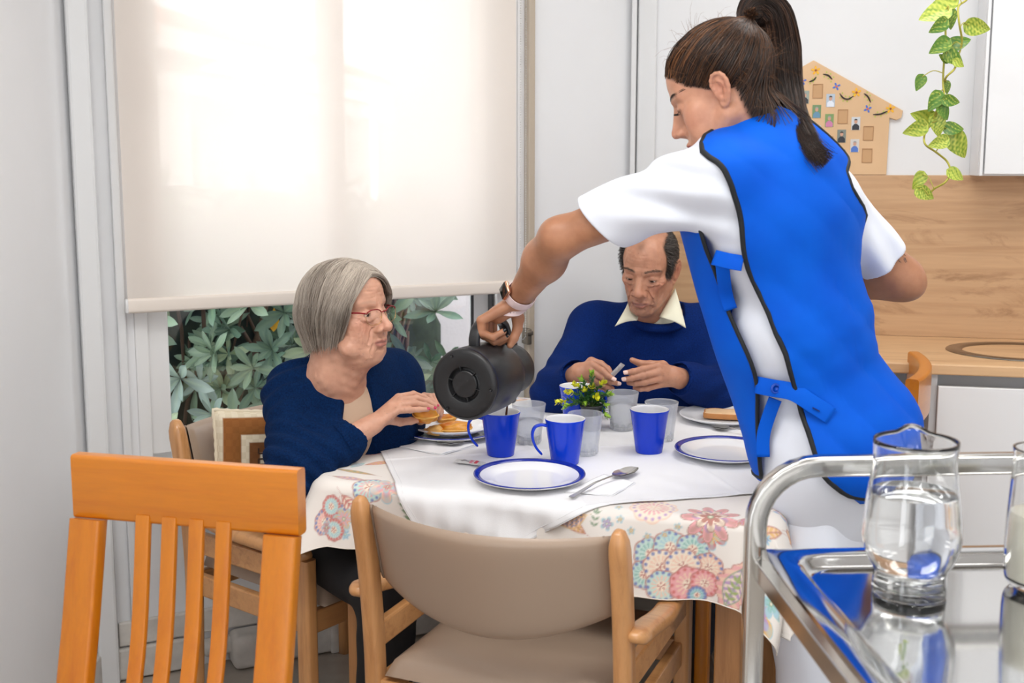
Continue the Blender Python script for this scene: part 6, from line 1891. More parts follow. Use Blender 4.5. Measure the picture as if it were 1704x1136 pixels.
    # cardigan: grown torso and sleeves, open at the front
    ck = Group([Group(torso, k=0.06, grow=0.013),
                Group(chain([SR + (0, 0, -0.005), ER + (-0.004, -0.004, -0.004)], [0.074, 0.068], 0.05) + chain([ER + (-0.004, -0.004, -0.004), ER * 0.30 + WR * 0.70], [0.066, 0.043], 0.04), k=0.05),
                Group(chain([SL + (0, 0, -0.005), EL], [0.068, 0.062], 0.05) + chain([EL, EL * 0.25 + WL * 0.75], [0.060, 0.042], 0.04), k=0.05)], k=0.05)
    V0 = [A(606, 586, 2.66), A(606, 640, 2.655), A(608, 700, 2.65), A(618, 762, 2.65)]
    vcut = chain(V0, [0.056, 0.054, 0.052, 0.038], 0.008, True)
    ncut = cap(NB + (0, 0, 0.13), NB + (0.015, -0.025, 0.045), 0.066, 0.050, 0.010, True)
    ax_ = (WR - ER) / np.linalg.norm(WR - ER)
    axu = (ER - SR) / np.linalg.norm(ER - SR)
    def fold(P):
        d1 = np.linalg.norm(P - ER, axis=1); d2 = np.linalg.norm(P - SR, axis=1)
        w1 = np.exp(-(d1 / 0.10) ** 2); w2 = np.exp(-(d2 / 0.10) ** 2)
        q = P @ (ax_ * 0.8 - axu * 0.6)
        a = (0.0080 * np.sin(q * 150 + 2.2 * nz3(P, 14, 3)) * w1 + 0.0060 * np.sin((P @ axu) * 130 + 2.5 * nz3(P, 12, 4)) * w2)
        tw = np.exp(-((P - CH) ** 2).sum(1) / 0.18 ** 2)
        return a + 0.0058 * nz3(P, 17, 5) + 0.0016 * nz3(P, 45, 6) + 0.0012 * tw * 0
    card = Group([ck, *vcut, ncut, cap(ER * 0.28 + WR * 0.72, WR * 1.15 - ER * 0.15, 0.036, 0.036, 0.004, True)], k=0.01)
    card.items[0].disp = fold
    V, F = mesh_sdf(card, 0.0034)
    V = relax(V, F, 1, 0.4)
    t = NT('navy_knit'); c = t.coords()
    vo = t.noise(c, 260, 3); 
    t.set(color=t.ramp(vo, [(0.3, lin((2, 24, 58))), (0.7, lin((5, 40, 84)))]), rough=0.9, spec=0.12, normal=t.bump(t.noise(c, 620, 2), 0.5, 0.0015))
    mk = t.m
    co = obj('cardigan', (V, F), mk, root, world=True)
    # ribbed cuffs and front bands
    def cuff(P0, P1, r0, r1, up):
        n = 9; P = np.linspace(P0, P1, n); V_, F_ = sweep(P, circ(1.0, 120), scale=np.linspace(r0, r1, n), up=up, cap=True)
        c_ = np.repeat(P, 120, 0); d = V_ - c_; a = np.tile(np.arange(120), n)
        V_ = c_ + d * (1 + 0.030 * np.sin(a * 2 * pi / 120 * 40))[:, None]
        return V_, F_
    obj('ribbed_cuff', cuff(ER * 0.42 + WR * 0.58, ER * 0.26 + WR * 0.74, 0.047, 0.042, (0, 0, 1)), mk, co, world=True)
    obj('ribbed_cuff', cuff(EL * 0.45 + WL * 0.55, EL * 0.2 + WL * 0.8, 0.044, 0.040, (0, 1, 0)), mk, co, world=True)
    # beige top
    top = Group([Group([*torso], k=0.06, grow=0.0055), *chain([A(602, 585, 2.68), A(606, 640, 2.665), A(609, 690, 2.655)], [0.056, 0.036, 0.008], 0.005, True), cap(NB + (0, 0, 0.14), NB + (0.02, -0.02, 0.03), 0.085, 0.070, 0.006, True),
                 ] , k=0.01)
    V, F = mesh_sdf(top, 0.0036, lo=(-0.62, 2.55, 0.70), hi=(-0.15, 3.0, 1.05))
    obj('beige_top', (V, F), mat('beige_jersey', (196, 168, 144), 0.85, bump=0.2, bscale=600), root, world=True)
    # black trousers
    kR, kL = np.array([-0.275, 2.44, 0.50]), np.array([-0.10, 2.62, 0.50])
    tr = Group([ell(PE, (0.185, 0.16, 0.12), 0.06), cap(PE + (-0.05, -0.06, -0.02), kR, 0.095, 0.072, 0.05), cap(PE + (0.10, 0.02, -0.02), kL, 0.095, 0.072, 0.05),
                cap(kR, kR + (-0.03, 0.06, -0.42), 0.070, 0.055, 0.04), cap(kL, kL + (-0.03, 0.06, -0.42), 0.070, 0.055, 0.04)], k=0.03, disp=lambda P: 0.003 * nz3(P, 25, 9))
    V, F = mesh_sdf(tr, 0.007)
    obj('trousers', (V, F), mat('black_trousers', (14, 14, 18), 0.9), root, world=True)
    for k_ in (kR, kL):
        sh = Group([ell(k_ + (0.01, 0.02, -0.455), (0.05, 0.05, 0.05), 0.03), ell(k_ + (0.055, -0.03, -0.47), (0.06, 0.05, 0.03), 0.03), Prim('box', 0.004, True, c=k_ + (0, 0, -0.60), r=(0.3, 0.3, 0.10), rd=0.001)], k=0.02)
        obj('shoe', mesh_sdf(sh, 0.006), mat('black_shoe', (22, 22, 24), 0.5), root, world=True)

    # hair: bob of many strands over a fitted cap
    sk = Group([p for p in head_prims(wide=1.06)[:3]], k=0.02)
    c0 = np.array([0, -0.012, 0.030])
    R = np.random.default_rng(5); N = 6500; K = 26
    side = R.choice([-1, 1], N)
    az = np.radians(R.uniform(42, 180, N)); az = np.where(R.random(N) < 0.35, np.radians(R.uniform(42, 78, N)), az)
    u = R.random(N); front = np.clip(1 - (az - radians(42)) / radians(90), 0, 1)
    py_ = 0.086 - 0.115 * (1 - front) - 0.035 * u
    st = np.stack([0.004 - side * 0.010 + R.normal(0, 0.004, N), py_, np.full(N, 0.10)], 1)
    d0 = st - c0; d0[:, 2] = 0.085 - 0.25 * np.clip(py_ - 0.02, 0, 1) * 1.3; d0 /= np.linalg.norm(d0, axis=1)[:, None]
    d1 = np.stack([side * np.sin(az), np.cos(az), np.full(N, -0.02)], 1); d1 /= np.linalg.norm(d1, axis=1)[:, None]
    layer = R.random(N)
    off = 0.004 + 0.010 * layer
    P = np.zeros((N, K, 3)); om = np.arccos(np.clip((d0 * d1).sum(1), -1, 1))[:, None]
    K1 = 16
    for k in range(K1):
        t = k / (K1 - 1)
        dd = (np.sin((1 - t) * om) * d0 + np.sin(t * om) * d1) / np.sin(om)
        dd[:, 2] += 0.10 * sin(pi * t) * front; dd /= np.linalg.norm(dd, axis=1)[:, None]
        r = surf_dir(sk, c0, dd, 0.2, 0.03, 12) + off * (0.5 + 0.5 * min(1, t * 3)) * (0.6 + 0.4 * t) + 0.013 * t ** 3
        P[:, k] = c0 + dd * r[:, None]
    rho = P[:, K1 - 1] - P[:, K1 - 2]
    endz = -0.084 + 0.020 * np.clip(front, 0, 1) + R.normal(0, 0.009, N) + 0.014 * layer
    hz = np.stack([d1[:, 0], d1[:, 1], 0 * az], 1); hz /= np.linalg.norm(hz, axis=1)[:, None]
    zs_ = P[:, K1 - 1, 2]; ph = R.uniform(0, 6.28, N)
    for k in range(K1, K):
        t = (k - K1 + 1) / (K - K1)
        z_ = zs_ + (endz - zs_) * t
        flare = 0.005 * sin(pi * min(t * 1.3, 1)) - 0.016 * t ** 2.5
        P[:, k] = P[:, K1 - 1] + hz * (flare + 0.0022 * np.sin(t * 6 + ph))[:, None]
        P[:, k, 1] += -0.004 * t + np.where(front > 0.3, -0.034 * t * front, 0)
        P[:, k, 2] = z_
    wv_ = 0.0014 * np.sin(np.linspace(0, 9, K)[None, :] + ph[:, None]); P += wv_[..., None] * hz[:, None, :]
    V_, F_ = strands(P.reshape(N, K, 3), 0.00065 + 0.00035 * R.random(N))
    Vw = V_ @ H[:3, :3].T + H[:3, 3]
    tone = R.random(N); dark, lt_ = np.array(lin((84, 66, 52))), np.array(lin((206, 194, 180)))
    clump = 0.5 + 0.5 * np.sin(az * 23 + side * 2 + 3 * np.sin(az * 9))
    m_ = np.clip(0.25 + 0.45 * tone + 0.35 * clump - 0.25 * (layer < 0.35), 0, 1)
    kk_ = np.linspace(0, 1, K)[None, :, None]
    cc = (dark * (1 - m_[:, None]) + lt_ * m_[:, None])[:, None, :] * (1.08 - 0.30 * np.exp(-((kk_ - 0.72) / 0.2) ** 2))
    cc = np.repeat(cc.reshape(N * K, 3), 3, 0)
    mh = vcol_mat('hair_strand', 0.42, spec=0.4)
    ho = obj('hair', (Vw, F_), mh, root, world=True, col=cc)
    # cap under the strands
    cp = Group([Group([p for p in head_prims(wide=1.06)[:2]] + [ell((0, -0.030, -0.020), (0.076, 0.075, 0.075), 0.03)], k=0.02, grow=0.005), rbx((0, 0.145, -0.035), (0.2, 0.10, 0.118), 0.05, 0.012, True), rbx((0, 0.0, -0.16), (0.2, 0.2, 0.072), 0.01, 0.01, True)], k=0.02, Minv=Hi, scale=0.985)
    obj('hair_underlayer', mesh_sdf(cp, 0.004), mat('grey_brown_hair', (158, 146, 132), 0.6, var=0.2, vscale=60, bump=0.4, bscale=200), ho, world=True)
    # glasses
    gl_ = thing_part = None
    G_ = lambda p: (H @ np.append(p, 1))[:3]
    mr, mg_ = mat('dark_red_metal', (140, 16, 30), 0.25, 0.4), mat('thin_gold_wire', (206, 166, 116), 0.25, 0.9)
    gt = thing('eyeglasses', 'thin red and gold eyeglasses worn by the seated woman', 'glasses', tuple(G_((0, 0.11, 0))))
    for s in (-1, 1):
        cx_ = s * 0.0345; a = np.linspace(0, 2 * pi, 48, endpoint=False)
        yy = lambda xx: 0.1040 - 0.30 * (np.abs(xx) - 0.012).clip(0) ** 1.35 * 1.6
        ring = []
        for q in a:
            X_ = cx_ + 0.0262 * np.sign(cos(q)) * abs(cos(q)) ** 0.8; Z_ = -0.0055 + (0.0155 if sin(q) > 0 else 0.0205) * np.sign(sin(q)) * abs(sin(q)) ** 0.85
            ring.append((X_, float(yy(np.array(X_))), Z_))
        ring = np.array(ring)
        up_m = ring[:, 2] > 0.004
        obj('lens_rim', xf(tube(ring, 0.00075, 6, closed=True), H), mg_, gt, world=True)
        top_ = ring[np.argsort(ring[:, 0])]; top_ = top_[top_[:, 2] > 0.001]
        obj('brow_bar', xf(tube(top_, 0.0014, 6), H), mr, gt, world=True)
        lens = np.vstack([[ring.mean(0) + (0, 0.0012, 0)], ring]); Fl = [(0, 1 + i, 1 + (i + 1) % 48) for i in range(48)]
        obj('lens', xf((lens, Fl), H), m_lens, gt, world=True)
        hx_ = cx_ + s * 0.0262
        obj('temple', xf(sweep(smooth_path([(hx_, float(yy(np.array(hx_))), 0.004), (hx_ + s * 0.008, 0.076, 0.0065), (hx_ + s * 0.0180, 0.045, 0.006), (hx_ + s * 0.0185, -0.01, 0.002)], 5), rrect(0.0014, 0.0034, 0.0006, 2)), H), mr, gt, world=True)
        obj('nose_pad', xf(mv(lathe([(0, -0.0016), (0.0026, -0.001), (0.0030, 0), (0, 0.0012)], 12), (s * 0.0090, 0.1010, -0.010)), H), mg_, gt, world=True)
    obj('bridge', xf(tube(smooth_path([(-0.0090, 0.1035, 0.001), (0, 0.1085, 0.0035), (0.0090, 0.1035, 0.001)], 5), 0.0013, 6), H), mr, gt, world=True)
    return root


t = NT('thin_lens')
g1 = t.node('ShaderNodeBsdfGlossy'); g1.inputs['Roughness'].default_value = 0.02
tr = t.node('ShaderNodeBsdfTransparent'); mx = t.node('ShaderNodeMixShader'); mx.inputs[0].default_value = 0.06
t.link(tr.outputs[0], mx.inputs[1]); t.link(g1.outputs[0], mx.inputs[2]); t.link(mx.outputs[0], t.out.inputs[0]); m_lens = t.m


# ------------------------------------------------------------------ the seated man
def old_man():
    H = np.eye(4)
    x, y, z = look((-0.36, -0.89, -0.27), roll=radians(4)); H[:3, :3] = np.stack([x, y, z], 1); H[:3, 3] = A(1079, 447, 3.24)
    Hi = np.linalg.inv(H)
    root = person('seated balding man in a blue sweater and cream shirt collar, opening a sachet', (0.42, 3.40, 0))
    hp = head_prims(age=1.0, fem=False, lidgap=0.0019, gaze=-0.42, nose=1.22, wide=0.97, earS=1.15, bags=0.55)
    hp += [cap((0, -0.032, -0.060), (0, -0.060, -0.16), 0.056, 0.062, 0.03), cap((0, 0.015, -0.10), (0, -0.03, -0.16), 0.034, 0.042, 0.03)]
    for s in (-1, 1): hp += [ell((s * 0.056, 0.056, -0.052), (0.014, 0.018, 0.022), 0.026, True)]
    head = Group(hp, k=0.02, Minv=Hi, scale=1.0, disp=wrinkles(1.05, 8))
    f = np.array([-0.10, -0.99, 0.0])
    SR, SL = A(985, 552, 3.40), A(1186, 552, 3.38)
    NB, CH, BE, PE = A(1092, 540, 3.36), A(1090, 610, 3.40), A(1090, 700, 3.44), np.array([0.42, 3.45, 0.52])
    Mt = frame3(f, NB - PE)
    torso = [cap(SR + (0.03, 0, 0.008), SL - (0.03, 0, -0.008), 0.058, 0.058, 0.05), ell(CH, (0.175, 0.105, 0.15), 0.06, M=Mt), ell(BE, (0.165, 0.13, 0.15), 0.07, M=Mt), ell(PE, (0.18, 0.13, 0.12), 0.07), cap(NB, CH, 0.062, 0.09, 0.05)]
    ER, WR = A(930, 655, 3.20), A(964, 620, 3.075)
    EL, WL = A(1202, 652, 3.22), A(1120, 626, 3.075)
    arms = chain([SR, ER], [0.048, 0.042], 0.03) + chain([ER, WR], [0.042, 0.028], 0.03) + chain([SL, EL], [0.048, 0.042], 0.03) + chain([EL, WL], [0.042, 0.028], 0.03)
    FR = [[A(985, 606, 3.055), A(1003, 617, 3.035), A(1013, 626, 3.025), A(1021, 631, 3.02)],
          [A(983, 616, 3.05), A(1004, 629, 3.035), A(1017, 635, 3.035), A(1028, 638, 3.04)],
          [A(981, 626, 3.055), A(1001, 639, 3.045), A(1011, 644, 3.045), A(1019, 646, 3.05)],
          [A(979, 635, 3.065), A(996, 646, 3.055), A(1005, 650, 3.055), A(1011, 651, 3.06)]]
    hR = hand((0.2, 0.5, -0.6), FR, [A(984, 602, 3.085), A(1000, 606, 3.08), A(1011, 614, 3.07), A(1017, 622, 3.06)], WR, 0.98)
    FL = [[A(1095, 608, 3.055), A(1070, 614, 3.035), A(1053, 618, 3.025), A(1041, 620, 3.02)],
          [A(1096, 619, 3.045), A(1069, 625, 3.03), A(1051, 629, 3.025), A(1039, 631, 3.025)],
          [A(1097, 630, 3.045), A(1072, 636, 3.035), A(1057, 638, 3.035), A(1046, 637, 3.04)],
          [A(1098, 640, 3.055), A(1078, 646, 3.045), A(1066, 647, 3.045), A(1056, 645, 3.05)]]
    hL = hand((-0.2, 0.6, -0.5), FL, [A(1103, 608, 3.085), A(1082, 606, 3.085), A(1066, 605, 3.075), A(1052, 599, 3.07)], WL, 1.0)
    body = Group([head, Group(torso + arms, k=0.035), hR, hL], k=0.01)
    base = (196, 142, 114)
    def hairf(q):
        ax = np.abs(q[:, 0]); y_, z_ = q[:, 1], q[:, 2]
        side = np.clip((ax - 0.050 + 0.12 * np.clip(z_ - 0.06, 0, 1)) / 0.008, 0, 1) * np.clip((0.046 - y_) / 0.010, 0, 1) * np.clip((z_ + 0.020) / 0.02, 0, 1)
        back = np.clip((-0.015 - y_) / 0.02, 0, 1) * np.clip((z_ + 0.05) / 0.02, 0, 1)
        topk = np.clip((z_ - 0.095) / 0.02, 0, 1) * 0.35 * np.clip((0.05 - y_) / 0.05, 0, 1)
        tuft = 0.45 * np.exp(-((q[:, 0] - 0.004) / 0.014) ** 2 - ((z_ - 0.090) / 0.012) ** 2) * (y_ > 0.03)
        ear = np.exp(-((ax - 0.082) / 0.010) ** 2) * (np.abs(y_ + 0.012) < 0.032) * (np.abs(z_ + 0.006) < 0.04)
        return np.clip(np.maximum(np.maximum(side, back), np.maximum(topk, tuft)) * (1 - ear) * (ax < 0.0765), 0, 1) * (y_ > -0.13), (58, 48, 42)
    def col(V): return head_colour(V, H, base, (176, 110, 96), brow=(70, 54, 44), brow_amt=0.7, beard=(150, 120, 108), blush=(186, 104, 84), seed=4, spots=0.5, hairf=hairf)
    add_body(root, body, 0.0022, col)
    eyes(root, H, (44, 30, 22), 0.0119, gz=(0.0, -0.42))
    nm = mat('pale_nail', (238, 202, 188), 0.25)
    nail(root, FR[0][3], FR[0][2], (0.1, -0.9, 0.4), nm, 0.0068); nail(root, FR[1][3], FR[1][2], (0.1, -0.9, 0.4), nm, 0.0064)
    nail(root, FL[0][3], FL[0][2], (-0.1, -0.9, 0.4), nm, 0.0068); nail(root, FL[1][3], FL[1][2], (-0.1, -0.9, 0.4), nm, 0.0068)
    # hair: short strands at the sides and back
    sk = Group([p for p in head_prims(fem=False)[:3]], k=0.02); c0 = np.array([0, -0.012, 0.030])
    R = np.random.default_rng(8); N = 5200; K = 7
    d = R.normal(0, 1, (N * 4, 3)); d /= np.linalg.norm(d, axis=1)[:, None]
    r = surf_dir(sk, c0, d, 0.2, 0.03, 14); Pq = c0 + d * r[:, None]
    w, _ = hairf(Pq); keep = (w > 0.5) & (Pq[:, 2] > -0.05)
    d, Pq = d[keep][:N], Pq[keep][:N]; N = len(Pq)
    g = np.stack([0.15 * np.sign(Pq[:, 0]), -0.75 + 0 * d[:, 0], -0.65 + 0 * d[:, 0]], 1) + R.normal(0, 0.18, (N, 3))
    g -= d * (g * d).sum(1)[:, None]; g /= np.linalg.norm(g, axis=1)[:, None]
    L_ = R.uniform(0.012, 0.024, N)
    t_ = np.linspace(0, 1, K)
    P = Pq[:, None, :] + g[:, None, :] * (L_[:, None] * t_[None, :])[..., None] + d[:, None, :] * (0.0005 + 0.0065 * np.sin(t_ * 1.9))[None, :, None]
    V_, F_ = strands(P, 0.0007)
    tone = np.repeat(np.clip(R.random(N) ** 2, 0, 1), K * 3)[:, None]
    cc = np.array(lin((40, 34, 30))) * (1 - tone) + np.array(lin((120, 112, 106))) * tone
    obj('hair', (V_ @ H[:3, :3].T + H[:3, 3], F_), bpy.data.materials['hair_strand'], root, world=True, col=cc)
    # eyebrow hairs
    bp = []; hl_ = Group(hp, k=0.02)
    for s in (-1, 1):
        for k in range(70):
            u = R.random(); xx = s * (0.013 + 0.042 * u); zz = 0.0235 + 0.004 * (1 - ((abs(xx) - 0.034) / 0.024) ** 2) + R.normal(0, 0.0016)
            yy = float(front_y(hl_, xx, zz)[0])
            bp.append([(xx, yy - 0.0004, zz), (xx + s * 0.003, yy + 0.0014, zz + 0.0008), (xx + s * 0.006, yy + 0.0006, zz + 0.0004)])
    bV, bF = strands(np.array(bp), 0.00035); obj('eyebrow_hair', (bV @ H[:3, :3].T + H[:3, 3], bF), mat('dark_brow_hair', (84, 68, 58), 0.6), root, world=True)
    # sweater
    slv = lambda S, E, W, k: chain([S, E + (0, 0, -0.004)], [0.078, 0.072], 0.05) + chain([E + (0, 0, -0.004), E * (1 - k) + W * k], [0.070, 0.050], 0.05)
    axl = lambda S, E: (E - S) / np.linalg.norm(E - S)
    a1, a2 = axl(SR, ER), axl(SL, EL)
    def fold(P):
        w1 = np.exp(-(np.linalg.norm(P - ER, axis=1) / 0.11) ** 2); w2 = np.exp(-(np.linalg.norm(P - EL, axis=1) / 0.12) ** 2)
        w3 = np.exp(-(np.linalg.norm(P - SR - (0.03, -0.02, -0.07), axis=1) / 0.07) ** 2) + np.exp(-(np.linalg.norm(P - SL - (-0.03, -0.02, -0.07), axis=1) / 0.07) ** 2)
        q1 = P @ np.array([0.35, 0.2, 0.9]); q2 = P @ np.array([-0.5, 0.2, 0.8])
        return 0.0060 * np.sin(q1 * 105 + 2 * nz3(P, 12, 2)) * w1 + 0.0060 * np.sin(q2 * 120 + 2 * nz3(P, 12, 5)) * w2 + 0.004 * np.sin(P[:, 0] * 110 + 2 * nz3(P, 10, 8)) * w3 + 0.0050 * nz3(P, 15, 12) + 0.0012 * nz3(P, 42, 13)
    g_ = Group([Group(torso, k=0.06, grow=0.018), Group(slv(SR, ER, WR, 0.78), k=0.05), Group(slv(SL, EL, WL, 0.84), k=0.05)], k=0.05, disp=fold)
    sw = Group([g_, rbx(NB + np.array([0.0, -0.042, 0.026]) + np.array([0, -0.25, 0.968]) * 0.10, (0.078, 0.074, 0.10), 0.01, 0.008, True, M=np.array([[1.0, 0, 0], [0, 0.968, -0.25], [0, 0.25, 0.968]])),
                cap(ER * 0.25 + WR * 0.75, WR * 1.2 - ER * 0.2, 0.041, 0.041, 0.004, True), cap(EL * 0.2 + WL * 0.8, WL * 1.2 - EL * 0.2, 0.041, 0.041, 0.004, True)], k=0.01)
    V, F = mesh_sdf(sw, 0.0042); V = relax(V, F, 1, 0.4)
    t = NT('blue_sweatshirt'); c = t.coords()
    t.set(color=t.ramp(t.noise(c, 300, 2), [(0.3, lin((6, 30, 84))), (0.7, lin((10, 42, 108)))]), rough=0.9, spec=0.12, normal=t.bump(t.noise(c, 700, 2), 0.3, 0.001))
    so = obj('sweater', (V, F), t.m, root, world=True)
    for (E, W, k, r0) in ((ER, WR, 0.74, 0.047), (EL, WL, 0.78, 0.047)):
        P = np.linspace(E * (1 - k) + W * k, E * (0.92 - k) + W * (k + 0.08), 7)
        obj('ribbed_cuff', sweep(P, circ(1.0, 40), scale=np.full(7, r0)), t.m, so, world=True)
    # crew neck ring
    nb = NB + np.array([0.0, -0.042, 0.014])
    ring = [nb + np.array([0.066 * cos(q), 0.060 * sin(q), 0.012 + 0.016 * sin(q) - 0.0 * cos(q)]) for q in np.linspace(0, 2 * pi, 40, endpoint=False)]
    obj('neck_rib', tube([q - np.array([0, 0.003, 0.007]) for q in ring], 0.0135, 12, closed=True), t.m, so, world=True)
    # cream collar: band and two points
    mc = mat('cream_cotton', (234, 232, 208), 0.8, bump=0.15, bscale=300)
    band = [nb + np.array([0.060 * cos(q), 0.055 * sin(q), 0.026 + 0.022 * sin(q)]) for q in np.linspace(0, 2 * pi, 40, endpoint=False)]
    cb = obj('shirt_collar', sweep(band, rrect(0.004, 0.030, 0.0018, 2), closed=True, up=(0, 0, 1), fixed=True), mc, root, world=True)
    def point(pts, nm):
        """four corners in the picture with depths -> a slightly curved cloth flap"""
        a, b, c_, d_ = [A(*p) for p in pts]
        n = 14; u, v = np.meshgrid(np.linspace(0, 1, n), np.linspace(0, 1, n), indexing='ij')
        P = a * ((1 - u) * (1 - v))[..., None] + b * (u * (1 - v))[..., None] + c_ * (u * v)[..., None] + d_ * ((1 - u) * v)[..., None]
        P[..., 1] -= 0.010 * np.sin(pi * u) * (0.4 + 0.6 * np.sin(pi * v)); P[..., 2] += 0.004 * np.sin(pi * v) * u
        Q = P.reshape(-1, 3); F = gridF(n, n)
        o = obj(nm, (Q, F), mc, cb, world=True); md = o.modifiers.new('thickness', 'SOLIDIFY'); md.thickness = 0.003
    point([(1046, 503, 3.245), (1023, 543, 3.215), (1060, 533, 3.225), (1062, 527, 3.245)], 'collar_point')
    point([(1124, 480, 3.275), (1141, 546, 3.215), (1103, 529, 3.225), (1098, 528, 3.245)], 'collar_point')
    # trousers under the table
    kR, kL = np.array([0.22, 3.06, 0.47]), np.array([0.52, 3.06, 0.47])
    tr = Group([ell(PE, (0.18, 0.13, 0.11), 0.06), cap(PE + (-0.09, -0.04, -0.02), kR, 0.090, 0.070, 0.04), cap(PE + (0.09, -0.04, -0.02), kL, 0.090, 0.070, 0.04),
                cap(kR, (0.22, 3.08, 0.09), 0.066, 0.052, 0.04), cap(kL, (0.52, 3.08, 0.09), 0.066, 0.052, 0.04)], k=0.03)
    obj('trousers', mesh_sdf(tr, 0.009), mat('dark_navy_trousers', (30, 34, 48), 0.9), root, world=True)
    for k_ in (kR, kL):
        sh = Group([ell((k_[0], 3.07, 0.05), (0.045, 0.06, 0.05), 0.03), ell((k_[0], 3.00, 0.035), (0.045, 0.08, 0.035), 0.03)], k=0.02)
        obj('shoe', mesh_sdf(sh, 0.007), mat('brown_shoe', (60, 44, 34), 0.5), root, world=True)
    # sachet between his fingers
    a_, b_ = A(1015, 628, 3.045), A(1037, 605, 3.035)
    sachet('sugar_sachet', 'small silvery sachet held up between the seated man\'s fingers', (a_ + b_) / 2, b_ - a_, (1, -0.1, 0.8), 0.052, 0.017)
    return root


# ------------------------------------------------------------------ the standing carer
def carer():
    H = np.eye(4)
    x, y, z = look((-0.83, 0.33, -0.42), roll=radians(0)); H[:3, :3] = np.stack([x, y, z], 1) * 1.04; H[:3, 3] = A(1201, 153, 2.28)
    Hi = np.linalg.inv(H)
    root = person('standing dark-haired carer in a blue tabard over white uniform, pouring from a jug', (0.64, 2.33, 0))
    hp = head_prims(age=0.0, lidgap=0.0012, gaze=-0.55, nose=0.92, wide=0.97)
    head = Group(hp, k=0.02, Minv=Hi, scale=1.04)
    s_ = np.array([0.878, 0.478, 0]); f = np.array([-0.478, 0.878, 0])
    SL, SR = A(1186, 296, 2.20), A(1376, 346, 2.36)
    NB, CH, WA_, PE = A(1276, 262, 2.28), A(1296, 350, 2.27), A(1325, 545, 2.29), A(1378, 720, 2.31)
    up1 = NB - WA_; up2 = WA_ - PE
    M1, M2 = frame3(f, up1), frame3(f, up2)
    torso = [cap(SL + s_ * 0.03, SR - s_ * 0.03, 0.058, 0.058, 0.05), ell(CH, (0.158, 0.098, 0.15), 0.06, M=M1), ell(CH + f * 0.065 - s_ * 0.06 - np.array([0, 0, 0.03]), (0.065, 0.07, 0.07), 0.04, M=M1), ell(CH + f * 0.065 + s_ * 0.06 - np.array([0, 0, 0.03]), (0.065, 0.07, 0.07), 0.04, M=M1),
             ell(WA_, (0.130, 0.102, 0.15), 0.08, M=M1), ell(PE, (0.160, 0.118, 0.14), 0.08, M=M2), ell(PE - f * 0.05 + np.array([0.0, 0, -0.02]), (0.13, 0.085, 0.10), 0.05, M=M2), cap(NB, CH, 0.062, 0.09, 0.05)]
    neck = [cap((H @ np.array([0, -0.034, -0.045, 1]))[:3], NB + np.array([0.0, 0.0, 0.01]), 0.049, 0.058, 0.03)]
    EL, WL = A(931, 396, 2.33), A(858, 503, 2.505)
    ER, WR = A(1508, 470, 2.40), A(1345, 480, 2.50)
    armL = chain([SL, SL * 0.45 + EL * 0.55, EL], [0.048, 0.044, 0.0385], 0.03) + chain([EL, EL * 0.68 + WL * 0.32 , WL], [0.0385, 0.0415, 0.0255], 0.03) + [ell(EL + (-0.012, -0.022, 0.012), (0.022, 0.018, 0.022), 0.02)]
    armR = chain([SR, ER + (-0.012, 0, 0.010)], [0.048, 0.042], 0.03) + chain([ER + (-0.012, 0, 0.006), WR], [0.042, 0.026], 0.03) + [ell(ER + (0.008, -0.01, -0.004), (0.026, 0.026, 0.026), 0.02)]
    FG = [[A(801, 533, 2.478), A(802, 554, 2.480), A(820, 561, 2.482), A(838, 551, 2.484)],
          [A(806, 530, 2.500), A(806, 558, 2.503), A(823, 568, 2.503), A(842, 560, 2.500)],
          [A(813, 528, 2.522), A(813, 562, 2.525), A(828, 571, 2.525), A(845, 564, 2.520)],
          [A(821, 527, 2.542), A(822, 560, 2.545), A(834, 569, 2.545), A(847, 563, 2.540)]]
    hL = hand((0.0, 0, -1.8), FG, [A(862, 530, 2.525), A(861, 548, 2.52), A(855, 563, 2.515), A(849, 574, 2.51)], WL, 1.02)
    e_ = (WR - ER) / np.linalg.norm(WR - ER)
    kn = [WR + e_ * 0.078 + np.array([0, 0.008, 0.020 - 0.015 * i]) for i in range(4)]
    hR = hand((0.0, 0, -1), [[q, q + e_ * 0.035 + (0, -0.01, -0.01), q + e_ * 0.05 + (0, -0.03, -0.018), q + e_ * 0.052 + (0, -0.045, -0.028)] for q in kn], [WR + e_ * 0.03 + (0, -0.01, 0.025), WR + e_ * 0.06 + (0, -0.02, 0.035), WR + e_ * 0.085 + (0, -0.025, 0.035)], WR, 0.93)
    body = Group([head, Group(torso + neck + armL + armR, k=0.035), hL, hR], k=0.01)
    base = (202, 148, 120); tan = np.array(lin((182, 128, 96)))
    ax_t = (ER - SR) / np.linalg.norm(ER - SR)
    def hairf(q):
        ax = np.abs(q[:, 0]); y_, z_ = q[:, 1], q[:, 2]
        lim = np.interp(z_, [-0.02, 0.0, 0.015, 0.030, 0.050, 0.066, 0.076, 0.085], [-0.005, 0.010, 0.032, 0.054, 0.070, 0.082, 0.10, 0.14]) - 0.15 * np.clip(ax - 0.03, 0, 1)
        k = np.clip((lim - y_) / 0.008, 0, 1) * np.clip((z_ - (-0.045 - 0.35 * (y_ + 0.1))) / 0.012, 0, 1)
        k2 = np.clip((-0.030 - y_) / 0.010, 0, 1) * (z_ > -0.115)
        ear = (np.abs(y_ + 0.012) < 0.030) * (np.abs(z_ + 0.006) < 0.036) * (ax > 0.068)
        return np.clip(np.maximum(k * (z_ > -0.01), k2), 0, 1) * (1 - ear) * (y_ > -0.14), (50, 34, 26)
